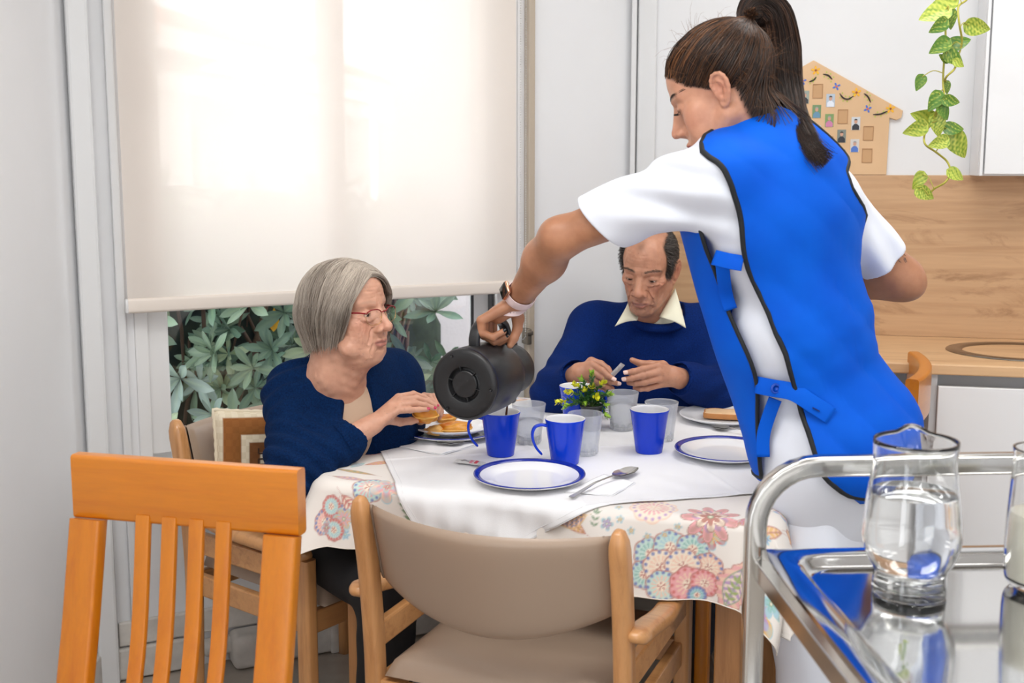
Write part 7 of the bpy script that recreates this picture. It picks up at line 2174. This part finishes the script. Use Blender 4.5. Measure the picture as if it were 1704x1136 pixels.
    def col(V):
        c = head_colour(V, H, base, (150, 66, 72), brow=(54, 40, 34), brow_amt=0.85, blush=(196, 116, 92), seed=9, spots=0.0, hairf=hairf)
        inarm = np.clip((CAM_H - 0.05 - V[:, 2]) / 0.05, 0, 1)[:, None] * ((V[:, 0] < 0.36) | (V[:, 0] > 0.66))[:, None]
        n_ = (0.9 + 0.12 * nz3(V, 50, 3))[:, None]
        c = c * (1 - inarm) + tan * n_ * inarm
        # small line tattoo on the right upper arm
        u_ = A(1500, 434, 2.36); qx, qy = proj(V); 
        return c
    add_body(root, body, 0.0021, col)
    eyes(root, H, (50, 34, 24), 0.0122, gz=(0, -0.5))
    # lashes and brow
    R = np.random.default_rng(2); bp = []; hl_ = Group(hp, k=0.02)
    for s in (-1, 1):
        for k in range(26):
            u = -1 + 2 * k / 25; b = np.array([s * 0.0315 + 0.0115 * u, 0.0705 + 0.0148 * math.sqrt(max(1 - u * u * 0.5, 0)), -0.0062 + 0.001 * u * u])
            bp.append([b, b + (s * 0.001 * (u * s + 0.5), 0.0042, -0.0008), b + (s * 0.002 * (u * s + 0.5), 0.0085, 0.0014)])
    bV, bF = strands(np.array(bp), 0.00055); obj('eyelashes', (bV @ H[:3, :3].T + H[:3, 3], bF), mat('black_lashes', (14, 12, 12), 0.5), root, world=True)
    bp = []
    for s in (-1, 1):
        for k in range(90):
            u = R.random(); xx = s * (0.014 + 0.040 * u); zz = 0.0255 + 0.0045 * (1 - ((abs(xx) - 0.036) / 0.022) ** 2) + R.normal(0, 0.0011); yy, y2 = front_y(hl_, [xx, xx + s * 0.006], [zz, zz])
            bp.append([(xx, yy, zz), (xx + s * 0.003, (yy + y2) / 2 + 0.0007, zz + 0.0003), (xx + s * 0.006, y2 + 0.0002, zz - 0.0002)])
    bV, bF = strands(np.array(bp), 0.0004); obj('eyebrow_hair', (bV @ H[:3, :3].T + H[:3, 3], bF), mat('dark_brown_brow', (46, 34, 30), 0.6), root, world=True)
    nk = mat('black_nail_polish', (10, 12, 18), 0.12)
    for i in range(3): nail(root, FG[i][3], FG[i][2], (-0.1, -1.0, 0.45), nk, 0.0058)
    # tattoo: thin curved line and arrow head lying on the skin of the right upper arm
    tp = []
    def onarm(px, py):
        r_ = ray(px, py); c_ = np.array([0, 0, CAM_H]); G2 = Group(armR, k=0.03)
        lo_, hi_ = 2.0, 2.38
        ts = np.linspace(2.15, 2.55, 220)
        Pp = c_ + r_ * (ts[:, None] / r_[1]); d_ = G2.d(Pp); i_ = np.argmax(d_ < 0.0006); return Pp[i_]
    for line in ([(1498, 420), (1503, 428), (1501, 436), (1496, 434), (1496, 426), (1502, 422), (1507, 425)],):
        tp.append(tube(smooth_path([onarm(*q) for q in line], 4), 0.0005, 5))
    for line in ([(1504, 430), (1505, 436)], [(1506, 429), (1509, 436)], [(1505, 428), (1507, 437)]):
        tp.append(tube([onarm(*q) for q in line], 0.0007, 5))
    obj('tattoo', merge(*tp), mat('tattoo_ink', (70, 62, 66), 0.6), root, world=True)

    # white tunic
    hemL = SL * 0.37 + EL * 0.63
    hemR = SR * 0.42 + ER * 0.58
    aL = (EL - SL) / np.linalg.norm(EL - SL); aR = (ER - SR) / np.linalg.norm(ER - SR)
    def fold(P):
        wl = np.exp(-(np.linalg.norm(P - (SL * 0.7 + hemL * 0.3), axis=1) / 0.13) ** 2); wr_ = np.exp(-(np.linalg.norm(P - hemR, axis=1) / 0.10) ** 2)
        perp = np.array([0.20, 0.0, 0.98])
        q = P @ perp + 0.10 * (P @ aL)
        ww = np.exp(-(np.linalg.norm(P - WA_, axis=1) / 0.16) ** 2)
        return 0.0085 * np.sin(q * 105 + 1.8 * nz3(P, 9, 1)) * wl + 0.0070 * np.sin((P @ np.array([0.7, 0, 0.7])) * 120 + 2 * nz3(P, 11, 2)) * wr_ + 0.0035 * nz3(P, 16, 5) + 0.0012 * nz3(P, 50, 6) + 0.004 * np.sin((P @ np.array([0.6, 0.2, 0.75])) * 100 + 2 * nz3(P, 9, 7)) * ww
    tg = Group([Group(torso, k=0.06, grow=0.010), Group(chain([SL, hemL + aL * 0.05], [0.072, 0.062], 0.05), k=0.05), Group(chain([SR, hemR + aR * 0.05], [0.068, 0.058], 0.05), k=0.05),
                Group([ell(PE + (0.02, 0, -0.09), (0.158, 0.118, 0.15), 0.05, M=M2)], k=0.05)], k=0.05, disp=fold)
    def endcut(h, a, r, n):
        n = np.asarray(n, float); n /= np.linalg.norm(n); x_ = np.cross(n, (0.1, 1, 0)); x_ /= np.linalg.norm(x_); y_ = np.cross(n, x_)
        return [rbx(h + n * 0.16, (0.16, 0.13, 0.13), 0.004, 0.004, True, M=np.stack([n, x_, y_], 1)), cap(h - a * 0.03, h + a * 0.06, r * 0.80, r * 0.94, 0.004, True)]
    tu = Group([tg, *endcut(hemL + aL * 0.030, aL, 0.058, aL + np.array([0, 0, -0.55])), *endcut(hemR + aR * 0.03, aR, 0.054, aR), cap(NB + (-0.03, 0.02, 0.13), NB + (-0.02, 0.01, 0.035), 0.075, 0.066, 0.01, True)], k=0.01)
    V, F = mesh_sdf(tu, 0.0032); V = relax(V, F, 1, 0.4)
    m_wh = mat('white_uniform_cotton', (226, 230, 240), 0.8, bump=0.12, bscale=700)
    to = obj('white_tunic', (V, F), m_wh, root, world=True)
    # white trousers
    fl, fr_ = A(1358, 1250, 2.26) * np.array([1, 1, 0]) + (0, 0, 0.09), A(1440, 1250, 2.44) * np.array([1, 1, 0]) + (0, 0, 0.09)
    hpL, hpR = PE - s_ * 0.045 + (0.01, 0, -0.06), PE + s_ * 0.085 + (0, 0, -0.06)
    kL_, kR_ = hpL * 0.5 + fl * 0.5 + (0, 0, 0.0), hpR * 0.5 + fr_ * 0.5
    tr = Group([ell(PE + (0.02, 0, -0.05), (0.150, 0.110, 0.13), 0.05, M=M2), *chain([hpL, kL_, fl], [0.088, 0.078, 0.072], 0.03), *chain([hpR, kR_, fr_], [0.090, 0.080, 0.072], 0.03)], k=0.03,
               disp=lambda P: 0.005 * np.sin((P @ np.array([0.9, 0.3, 0.15])) * 70 + 2 * nz3(P, 6, 4)) + 0.003 * nz3(P, 14, 3))
    obj('white_trousers', mesh_sdf(tr, 0.007), m_wh, root, world=True)
    for q in (fl, fr_):
        sh = Group([ell((q[0], q[1], 0.055), (0.048, 0.06, 0.055), 0.03), ell((q[0] - 0.03, q[1] + 0.06, 0.04), (0.05, 0.085, 0.04), 0.03)], k=0.02)
        obj('shoe', mesh_sdf(sh, 0.007), mat('white_clog', (228, 228, 230), 0.4), root, world=True)

    # ---- blue tabard: panels wrapped round the torso
    TF = Group([Group(torso, k=0.06, grow=0.012), Group(chain([SL, hemL], [0.070, 0.060], 0.05), k=0.05), Group(chain([SR, hemR], [0.066, 0.058], 0.05), k=0.05)], k=0.05)
    TT = Group(torso, k=0.06, grow=0.014)
    m_tab = None
    t = NT('blue_tabard_cloth'); c = t.coords()
    t.set(color=t.ramp(t.noise(c, 8, 3), [(0.3, lin((0, 82, 200))), (0.7, lin((0, 92, 210)))]), rough=0.7, spec=0.15, normal=t.bump(t.noise(c, 800, 2), 0.10, 0.0006))
    m_tab = t.m
    m_bind = mat('black_binding', (18, 22, 26), 0.7)
    # spine of the panel rows
    rows = smooth_path([NB + (0.0, 0.0, 0.0), CH, WA_, PE, PE + (PE - WA_) * 0.62], 12)
    rows = rows[:-1] if len(rows) % 2 else rows
    upv = (NB - CH) / np.linalg.norm(NB - CH)
    C_ = np.concatenate([np.repeat(rows[:1], 9, 0), rows]); TILT = np.concatenate([np.radians(np.linspace(80, 8, 9)), np.zeros(len(rows))])
    NRow = len(C_)
    pyrow = proj(C_)[1]
    def wrap(i, ang, off, G=None):
        d = (-f * np.cos(ang)[:, None] - s_ * np.sin(ang)[:, None]) * cos(TILT[i]) + upv * sin(TILT[i])
        if G is None: G = TF if (pyrow[i] < 345 and i < 30) else TT
        r = surf_dir(G, C_[i], d, 0.30, 0.02, 14)
        return C_[i] + d * (r + off)[:, None]
    def find_ang(i, xpix, a0, a1, off=0.010):
        a = np.linspace(a0, a1, 110); P = wrap(i, a, np.full(110, off)); px, py = proj(P)
        return a[np.argmin(np.abs(px - xpix(py)))]
    LB = np.array([(200, 1140), (228, 1155), (264, 1196), (328, 1225), (392, 1236), (450, 1239), (490, 1260), (549, 1289), (601, 1309), (630, 1312), (677, 1329), (740, 1347), (787, 1364), (812, 1385), (830, 1432)])
    lbx = lambda py: np.interp(py, LB[:, 0], LB[:, 1])
    RB = np.array([(200, 1320), (225, 1365), (250, 1390), (296, 1410), (331, 1418), (368, 1414), (400, 1412)])
    rbx_ = lambda py: np.interp(py, RB[:, 0], RB[:, 1])
    nu = 90; PV = []
    AL, AR = [], []
    for i in range(NRow):
        yy = pyrow[i]
        AL.append(find_ang(i, lbx, 0.0, 1.70))
        AR.append(find_ang(i, rbx_, -1.45, 0.0) if yy < 352 else -1.5)
    sm1 = lambda v: np.convolve(np.pad(v, 2, mode='edge'), np.ones(5) / 5, 'valid')
    AL, AR = sm1(np.array(AL)), sm1(np.array(AR))
    for i in range(NRow):
        yy = pyrow[i]; a = np.linspace(AL[i], AR[i], nu)
        hip = np.interp(yy, [300, 500, 650, 800, 900], [0.002, 0.005, 0.006, 0.012, 0.022]) + 0.012 * max(0, 1 - i / 14)
        PV.append(wrap(i, a, 0.009 + hip + 0 * a))
    PV = np.array(PV)
    for _ in range(2): PV[1:-1] = PV[1:-1] * 0.5 + (PV[:-2] + PV[2:]) * 0.25
    Vv = PV.reshape(-1, 3)
    qd = Vv @ np.array([0.62, 0.15, 0.78]); qe = Vv @ np.array([-0.35, 0.1, 0.95])
    tt_ = np.clip((CAM_H - 0.05 - Vv[:, 2]) / 0.25, 0, 1)
    cr_ = lambda v: np.abs(np.sin(v)) ** 0.7 * 2 - 1
    fo = 0.0040 * cr_(qd * 44 + 1.2 * nz3(Vv, 6, 3)) + 0.0035 * cr_(qe * 52 + 1.5 * nz3(Vv, 7, 5)) * np.exp(-((Vv[:, 2] - 1.12) / 0.16) ** 2) + 0.0025 * nz3(Vv, 13, 8)
    Vv = Vv - f * ((fo + 0.0055) * (0.30 + 0.70 * tt_))[:, None]
    PV = Vv.reshape(PV.shape)
    # rounded hem: the last rows are drawn up towards the side edges
    hz0 = 0.785
    F = gridF(PV.shape[0], nu)
    F = F[Vv[F][:, :, 2].mean(1) > hz0]
    bp_ = obj('tabard_back', (Vv, F), m_tab, root, world=True); md = bp_.modifiers.new('thickness', 'SOLIDIFY'); md.thickness = 0.0022; md.offset = 1
    last = max(r for r in range(PV.shape[0]) if PV[r, :, 2].mean() > hz0)
    rim = np.concatenate([PV[1:last, 0], PV[last, ::3][1:-1], PV[1:last, -1][::-1]])
    obj('binding', tube(smooth_path(rim[::2], 2), 0.0056, 8), m_bind, bp_, world=True)
    # front panel: hangs from the bust, clear of the waist
    FBp = np.array([(395, 1163), (412, 1169), (444, 1193), (525, 1213), (578, 1239), (633, 1260), (665, 1258), (740, 1260), (798, 1265), (840, 1268)])
    FS = np.array([(380, 1128), (400, 1134), (470, 1150), (540, 1172), (600, 1190), (650, 1207), (720, 1232), (760, 1247), (800, 1262), (830, 1270)])
    fsx = lambda py: np.interp(py, FS[:, 0], FS[:, 1]); fbx = lambda py: np.interp(py, FBp[:, 0], FBp[:, 1])
    PVf = []; nu2 = 64
    toward = np.array([-0.88, 0.25, 0.0])
    for i in range(9, NRow):
        py = pyrow[i]
        if py < 376: continue
        a = np.linspace(0.75, 4.3, 180); P = wrap(i, a, np.full(180, 0.014), TT)
        px_, py_ = proj(P)
        vis = np.argmin(px_[:100]); x0 = px_[vis]; yv = py_[vis]
        push = max(0.0, (x0 - fsx(yv))) / 835.0
        w0 = np.clip((a - a[vis] + 0.75) / 0.75, 0, 1); w0 = w0 * w0 * (3 - 2 * w0); w1 = np.clip((4.4 - a) / 1.2, 0, 1)
        P = P + toward[None, :] * (push * w0 * w1)[:, None]
        px_, py_ = proj(P); m = np.arange(180) <= np.argmin(px_[:120]); cand = np.where(m, np.abs(px_ - fbx(py_)), 1e9); k0 = int(np.argmin(cand))
        idx = np.linspace(k0, 179, nu2); lo_ = np.floor(idx).astype(int).clip(0, 178); fr2 = (idx - lo_)[:, None]
        PVf.append(P[lo_] * (1 - fr2) + P[lo_ + 1] * fr2)
    PVf = np.array(PVf)
    for _ in range(4): PVf[1:-1] = PVf[1:-1] * 0.5 + (PVf[:-2] + PVf[2:]) * 0.25
    Vf = PVf.reshape(-1, 3)
    Vf = Vf + f * (0.003 * np.sin(Vf @ np.array([0.9, 0.4, 0.1]) * 60 + 1.5 * nz3(Vf, 8, 2)))[:, None]
    F = gridF(PVf.shape[0], nu2); F = F[Vf[F][:, :, 2].mean(1) > 0.80]
    PVf = Vf.reshape(PVf.shape)
    fp_ = obj('tabard_front', (Vf, F), m_tab, root, world=True); md = fp_.modifiers.new('thickness', 'SOLIDIFY'); md.thickness = 0.0022; md.offset = 1
    last = max(r for r in range(PVf.shape[0]) if PVf[r, :, 2].mean() > 0.80)
    rim = np.concatenate([PVf[:last + 1, 0], PVf[last, ::3][1:-1], PVf[:last + 1, -1][::-1]])
    obj('binding', tube(smooth_path(rim[::2], 2), 0.0042, 8), m_bind, fp_, world=True)
    # side straps with buttons
    GS = Group(torso, k=0.06, grow=0.030)
    def onS(px, py, off=0.0):
        r_ = ray(px, py); ts = np.linspace(1.9, 2.5, 400); Pp = np.array([0, 0, CAM_H]) + r_ * (ts[:, None] / r_[1]); d_ = GS.d(Pp)
        i_ = np.argmax(d_ < 0) if (d_ < 0).any() else np.argmin(d_)
        return Pp[i_] - r_ * off
    def strap(pts, w, nm):
        P = smooth_path([onS(*p) for p in pts], 6)
        for _ in range(3): P[1:-1] = P[1:-1] * 0.5 + (P[:-2] + P[2:]) * 0.25
        return obj(nm, sweep(P, rrect(w, 0.0030, 0.001, 2), up=(-0.2, -0.95, 0.2), fixed=True), m_tab, root, world=True)
    s1 = strap([(1258, 640), (1288, 646, 0.004), (1320, 652, 0.010), (1352, 672, 0.016), (1383, 692, 0.014)], 0.034, 'waist_strap')
    b0 = onS(1290, 646, 0.008)
    obj('button', xf(lathe([(0, 0.003), (0.006, 0.003), (0.0075, 0.002), (0.009, 0.0032), (0.010, 0.0015), (0.010, 0), (0, 0)], 24), frame_mat(b0, np.array([1.0, 0.25, 0]) / 1.03, np.array([0, 0.1, 1.0]), np.array([0.24, -0.97, 0.1]))), mat('blue_button', (10, 70, 180), 0.25), s1, world=True)
    obj('buttonhole', bar(onS(1352, 678, 0.019), onS(1364, 684, 0.019), 0.004, 0.002, 0.0005), mat('dark_blue_stitch', (6, 40, 110), 0.8), s1, world=True)
    strap([(1290, 664, 0.002), (1280, 690, 0.004), (1270, 725, 0.004), (1270, 760, 0.002)], 0.026, 'loose_strap_end')
    strap([(1188, 428), (1212, 434, 0.004), (1236, 438, 0.004)], 0.030, 'upper_strap')
    strap([(1202, 438, 0.004), (1204, 460, 0.012), (1208, 490, 0.012), (1216, 515, 0.004)], 0.026, 'loose_strap_end')
    # watch with a pale pink band
    wa_ = (WL - EL) / np.linalg.norm(WL - EL)
    wc_ = WL - wa_ * 0.030
    mb = mat('pale_pink_silicone', (226, 204, 204), 0.5)
    wt_ = thing('wristwatch', 'smart watch on a pale pink band on the carer\'s pouring wrist', 'watch', tuple(wc_))
    X_ = np.cross(wa_, (0, 0, 1)); X_ /= np.linalg.norm(X_); Y_ = np.cross(wa_, X_)
    ring = [wc_ + (X_ * 0.0335 * cos(q) + Y_ * 0.0320 * sin(q)) for q in np.linspace(0, 2 * pi, 48, endpoint=False)]
    obj('watch_band', sweep(ring, rrect(0.0022, 0.022, 0.0009, 2), closed=True, up=tuple(wa_), fixed=True), mb, wt_, world=True)
    vw = -X_ if (-X_)[0] < 0 else X_
    wq = wc_ + vw * 0.037 + np.array([0, 0, 0.012])
    obj('watch_case', xf(box((0, 0, 0), (0.036, 0.031, 0.0095), 0.0042, 4), frame_mat(wq, wa_, np.cross(vw, wa_), vw)), mat('rose_gold_case', (214, 160, 130), 0.2, 0.9), wt_, world=True)
    obj('watch_screen', xf(box((0, 0, 0.0052), (0.031, 0.026, 0.001), 0.0004, 2), frame_mat(wq, wa_, np.cross(vw, wa_), vw)), mat('black_watch_glass', (8, 8, 10), 0.06), wt_, world=True)
    lo_t = [A(834, 519, 2.49), A(848, 521, 2.485), A(862, 520, 2.485), A(874, 512, 2.495)]
    obj('band_tail', sweep(smooth_path(lo_t, 5), rrect(0.014, 0.0022, 0.0009, 2), up=(0, -1, 0.3), fixed=True), mb, wt_, world=True)
    hl = [xf(lathe([(0, 0.0003), (0.0012, 0.0003), (0.0012, 0), (0, 0)], 8), frame_mat(A(839 + 5.2 * k, 519.5 + 0.4 * k, 2.4835), np.array([1., 0, 0]), np.array([0, 0, 1.]), np.array([0, -1., 0]))) for k in range(5)]
    obj('band_holes', merge(*hl), mat('hole_shadow', (120, 100, 102), 0.8), wt_, world=True)

    # ---- hair
    sk = Group([p for p in head_prims(wide=0.97)[:11]] + [cap((0, -0.034, -0.045), (0, -0.075, -0.125), 0.050, 0.054, 0.03)], k=0.02); c0 = np.array([0, -0.012, 0.030])
    TIE = np.array([0.0, -0.100, 0.100])
    dT = TIE - c0; dT /= np.linalg.norm(dT)
    R = np.random.default_rng(21); K = 16
    d = R.normal(0, 1, (60000, 3)); d /= np.linalg.norm(d, axis=1)[:, None]
    r = surf_dir(sk, c0, d, 0.2, 0.03, 12); Pq = c0 + d * r[:, None]
    w, _ = hairf(Pq); keep = (w > 0.35) & (Pq[:, 2] > -0.118) & ((d @ dT) < 0.93)
    d = d[keep][:9500]; N = len(d)
    om = np.arccos(np.clip(d @ dT, -1, 1))[:, None]; P = np.zeros((N, K, 3)); lay = R.random(N); ph = R.uniform(0, 6.28, N)
    for k in range(K):
        t_ = (k / (K - 1)) ** 0.9
        dd = (np.sin((1 - t_) * om) * d + np.sin(t_ * om) * dT) / np.sin(om)
        sag = np.array([0, 0, -0.06]) * sin(pi * t_); dd = dd + sag * np.clip(om, 0, 1.2)
        dd /= np.linalg.norm(dd, axis=1)[:, None]
        r = surf_dir(sk, c0, dd, 0.2, 0.03, 12) + 0.0015 + 0.0075 * lay * min(1, t_ * 4) + 0.002 * t_ + 0.0012 * np.sin(t_ * 9 + ph)
        P[:, k] = c0 + dd * r[:, None]
    tip_ = TIE + dT * 0.012
    P[:, -1] = P[:, -1] * 0.2 + tip_ * 0.8 + R.normal(0, 0.004, (N, 3))
    P[:, -2] = P[:, -2] * 0.6 + tip_ * 0.4
    V_, F_ = strands(P, 0.00055 + 0.0002 * R.random(N), taper=False)
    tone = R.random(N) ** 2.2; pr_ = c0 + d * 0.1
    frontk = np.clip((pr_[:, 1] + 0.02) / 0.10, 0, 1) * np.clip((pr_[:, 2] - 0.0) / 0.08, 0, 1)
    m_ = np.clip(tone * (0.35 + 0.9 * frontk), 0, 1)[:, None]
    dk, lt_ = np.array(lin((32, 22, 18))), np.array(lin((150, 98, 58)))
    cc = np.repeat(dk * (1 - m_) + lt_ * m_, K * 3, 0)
    mh = bpy.data.materials['hair_strand']
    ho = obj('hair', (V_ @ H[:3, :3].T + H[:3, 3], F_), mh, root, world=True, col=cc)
    cp = Group([Group([p for p in head_prims(wide=0.97)[:2]], k=0.02, grow=0.0012), rbx((0, 0.146, -0.046), (0.2, 0.085, 0.120), 0.04, 0.012, True), rbx((0, 0.02, -0.15), (0.2, 0.2, 0.10), 0.01, 0.01, True), rbx((0.0, 0.105, -0.045), (0.2, 0.085, 0.078), 0.03, 0.012, True),
                *[ell((s * 0.088, -0.008, -0.004), (0.028, 0.034, 0.038), 0.006, True) for s in (-1, 1)]], k=0.02, Minv=Hi, scale=1.04)
    obj('hair_underlayer', mesh_sdf(cp, 0.0035), mat('dark_brown_hair', (38, 26, 20), 0.6), ho, world=True)
    # flyaway and nape hairs
    fw = []
    for k in range(420):
        j = R.integers(0, N); b = P[j, R.integers(0, 6)]; o_ = b - c0; o_ /= np.linalg.norm(o_)
        v = R.normal(0, 1, 3); L_ = R.uniform(0.012, 0.040)
        fw.append([b, b + o_ * L_ * 0.25 + v * L_ * 0.18, b + o_ * L_ * 0.32 + v * L_ * 0.42, b + o_ * L_ * 0.28 + v * L_ * 0.62 + (0, 0, -0.004)])
    fV, fF = strands(np.array(fw), 0.00028); obj('flyaway_hairs', (fV @ H[:3, :3].T + H[:3, 3], fF), mat('bright_brown_hair', (120, 78, 46), 0.5), ho, world=True)  # loose hairs in one even bright brown
    # ponytail
    gp = smooth_path([A(1236, 46, 2.32), A(1243, 22, 2.33), A(1262, 8, 2.34), A(1286, 26, 2.35), A(1297, 80, 2.36), A(1304, 140, 2.33), A(1316, 195, 2.26), A(1338, 228, 2.19), A(1358, 252, 2.16), A(1378, 272, 2.15)], 6)
    wd = np.interp(np.linspace(0, 1, len(gp)), [0, 0.08, 0.2, 0.45, 0.7, 0.85, 1.0], [0.009, 0.018, 0.032, 0.042, 0.032, 0.014, 0.004])
    T = np.gradient(gp, axis=0); T /= np.linalg.norm(T, axis=1)[:, None]
    a = np.cross(T, (0, 1, 0)); a /= np.linalg.norm(a, axis=1)[:, None]; b = np.cross(T, a)
    N = 2600; rr = np.sqrt(R.random(N)); th = R.uniform(0, 2 * pi, N); spr = R.normal(0, 1, (N, 2))
    K = len(gp); u = np.linspace(0, 1, K)
    P = np.zeros((N, K, 3)); ph = R.uniform(0, 6.28, (N, 2)); endk = R.uniform(0.68, 1.0, N)
    for k in range(K):
        uu = np.minimum(u[k], endk); kk = uu * (K - 1); lo_ = np.floor(kk).astype(int).clip(0, K - 2); fr2 = (kk - lo_)[:, None]
        cc_ = gp[lo_] * (1 - fr2) + gp[lo_ + 1] * fr2; aa = a[lo_]; bb = b[lo_]; w_ = wd[lo_] * (1 - fr2[:, 0]) + wd[lo_ + 1] * fr2[:, 0]
        wob = 0.10 * np.sin(uu * 11 + ph[:, 0])
        P[:, k] = cc_ + aa * (w_ * (rr * np.cos(th) + wob * 0.6) )[:, None] + bb * (w_ * 0.6 * (rr * np.sin(th) + wob * 0.6))[:, None] + aa * (0.010 * np.clip(uu - 0.7, 0, 1) / 0.3 * spr[:, 0])[:, None]
    V_, F_ = strands(P, 0.0006 + 0.0003 * R.random(N))
    m_ = (R.random(N) ** 2.5 * 0.5)[:, None]; cc = np.repeat(dk * (1 - m_) + np.array(lin((110, 76, 56))) * m_, K * 3, 0)
    po = obj('ponytail', (V_, F_), mh, ho, world=True, col=cc)
    tb_ = A(1236, 44, 2.325)
    obj('hair_tie', tube([tb_ + np.array([0.017 * cos(q), 0.012 * sin(q), 0.006 * sin(q * 3)]) for q in np.linspace(0, 2 * pi, 24, endpoint=False)], 0.0055, 8, closed=True), mat('black_elastic', (16, 15, 16), 0.8), ho, world=True)
    return root


old_woman()
old_man()
carer()
# the man's chair, behind him
src = scene.objects['armchair']
mc_ = copy_tree(src)
mc_.location = (0.42, 3.60, 0); mc_.rotation_euler = (0, 0, pi + radians(-2)); mc_.scale = (0.92, 0.92, 1)
mc_['label'] = 'beech armchair that the man in the blue sweater sits in, behind the table'

# ------------------------------------------------------------------ repeats share a group
for pre, g in (('mug', 'blue mugs on the table'), ('tumbler', 'frosted plastic tumblers on the table'), ('plate', 'white plates on the table'), ('spoon', 'steel spoons on the table'),
               ('paper_napkin', 'white paper napkins on the table'), ('fritter', 'golden fritters by the grey-haired woman'), ('armchair', 'beech armchairs with taupe vinyl'), ('slatted_chair', 'orange slatted chairs'), ('sugar_sachet', 'sugar sachets')):
    for o in scene.objects:
        if o.parent is None and o.name.split('.')[0] == pre: o['group'] = g
for o in scene.objects:
    if o.parent is not None and o.name.split('.')[0] in ('flyaway_hairs', 'eyebrow_hair', 'eyelashes', 'hair', 'ponytail'): o['kind'] = 'stuff'
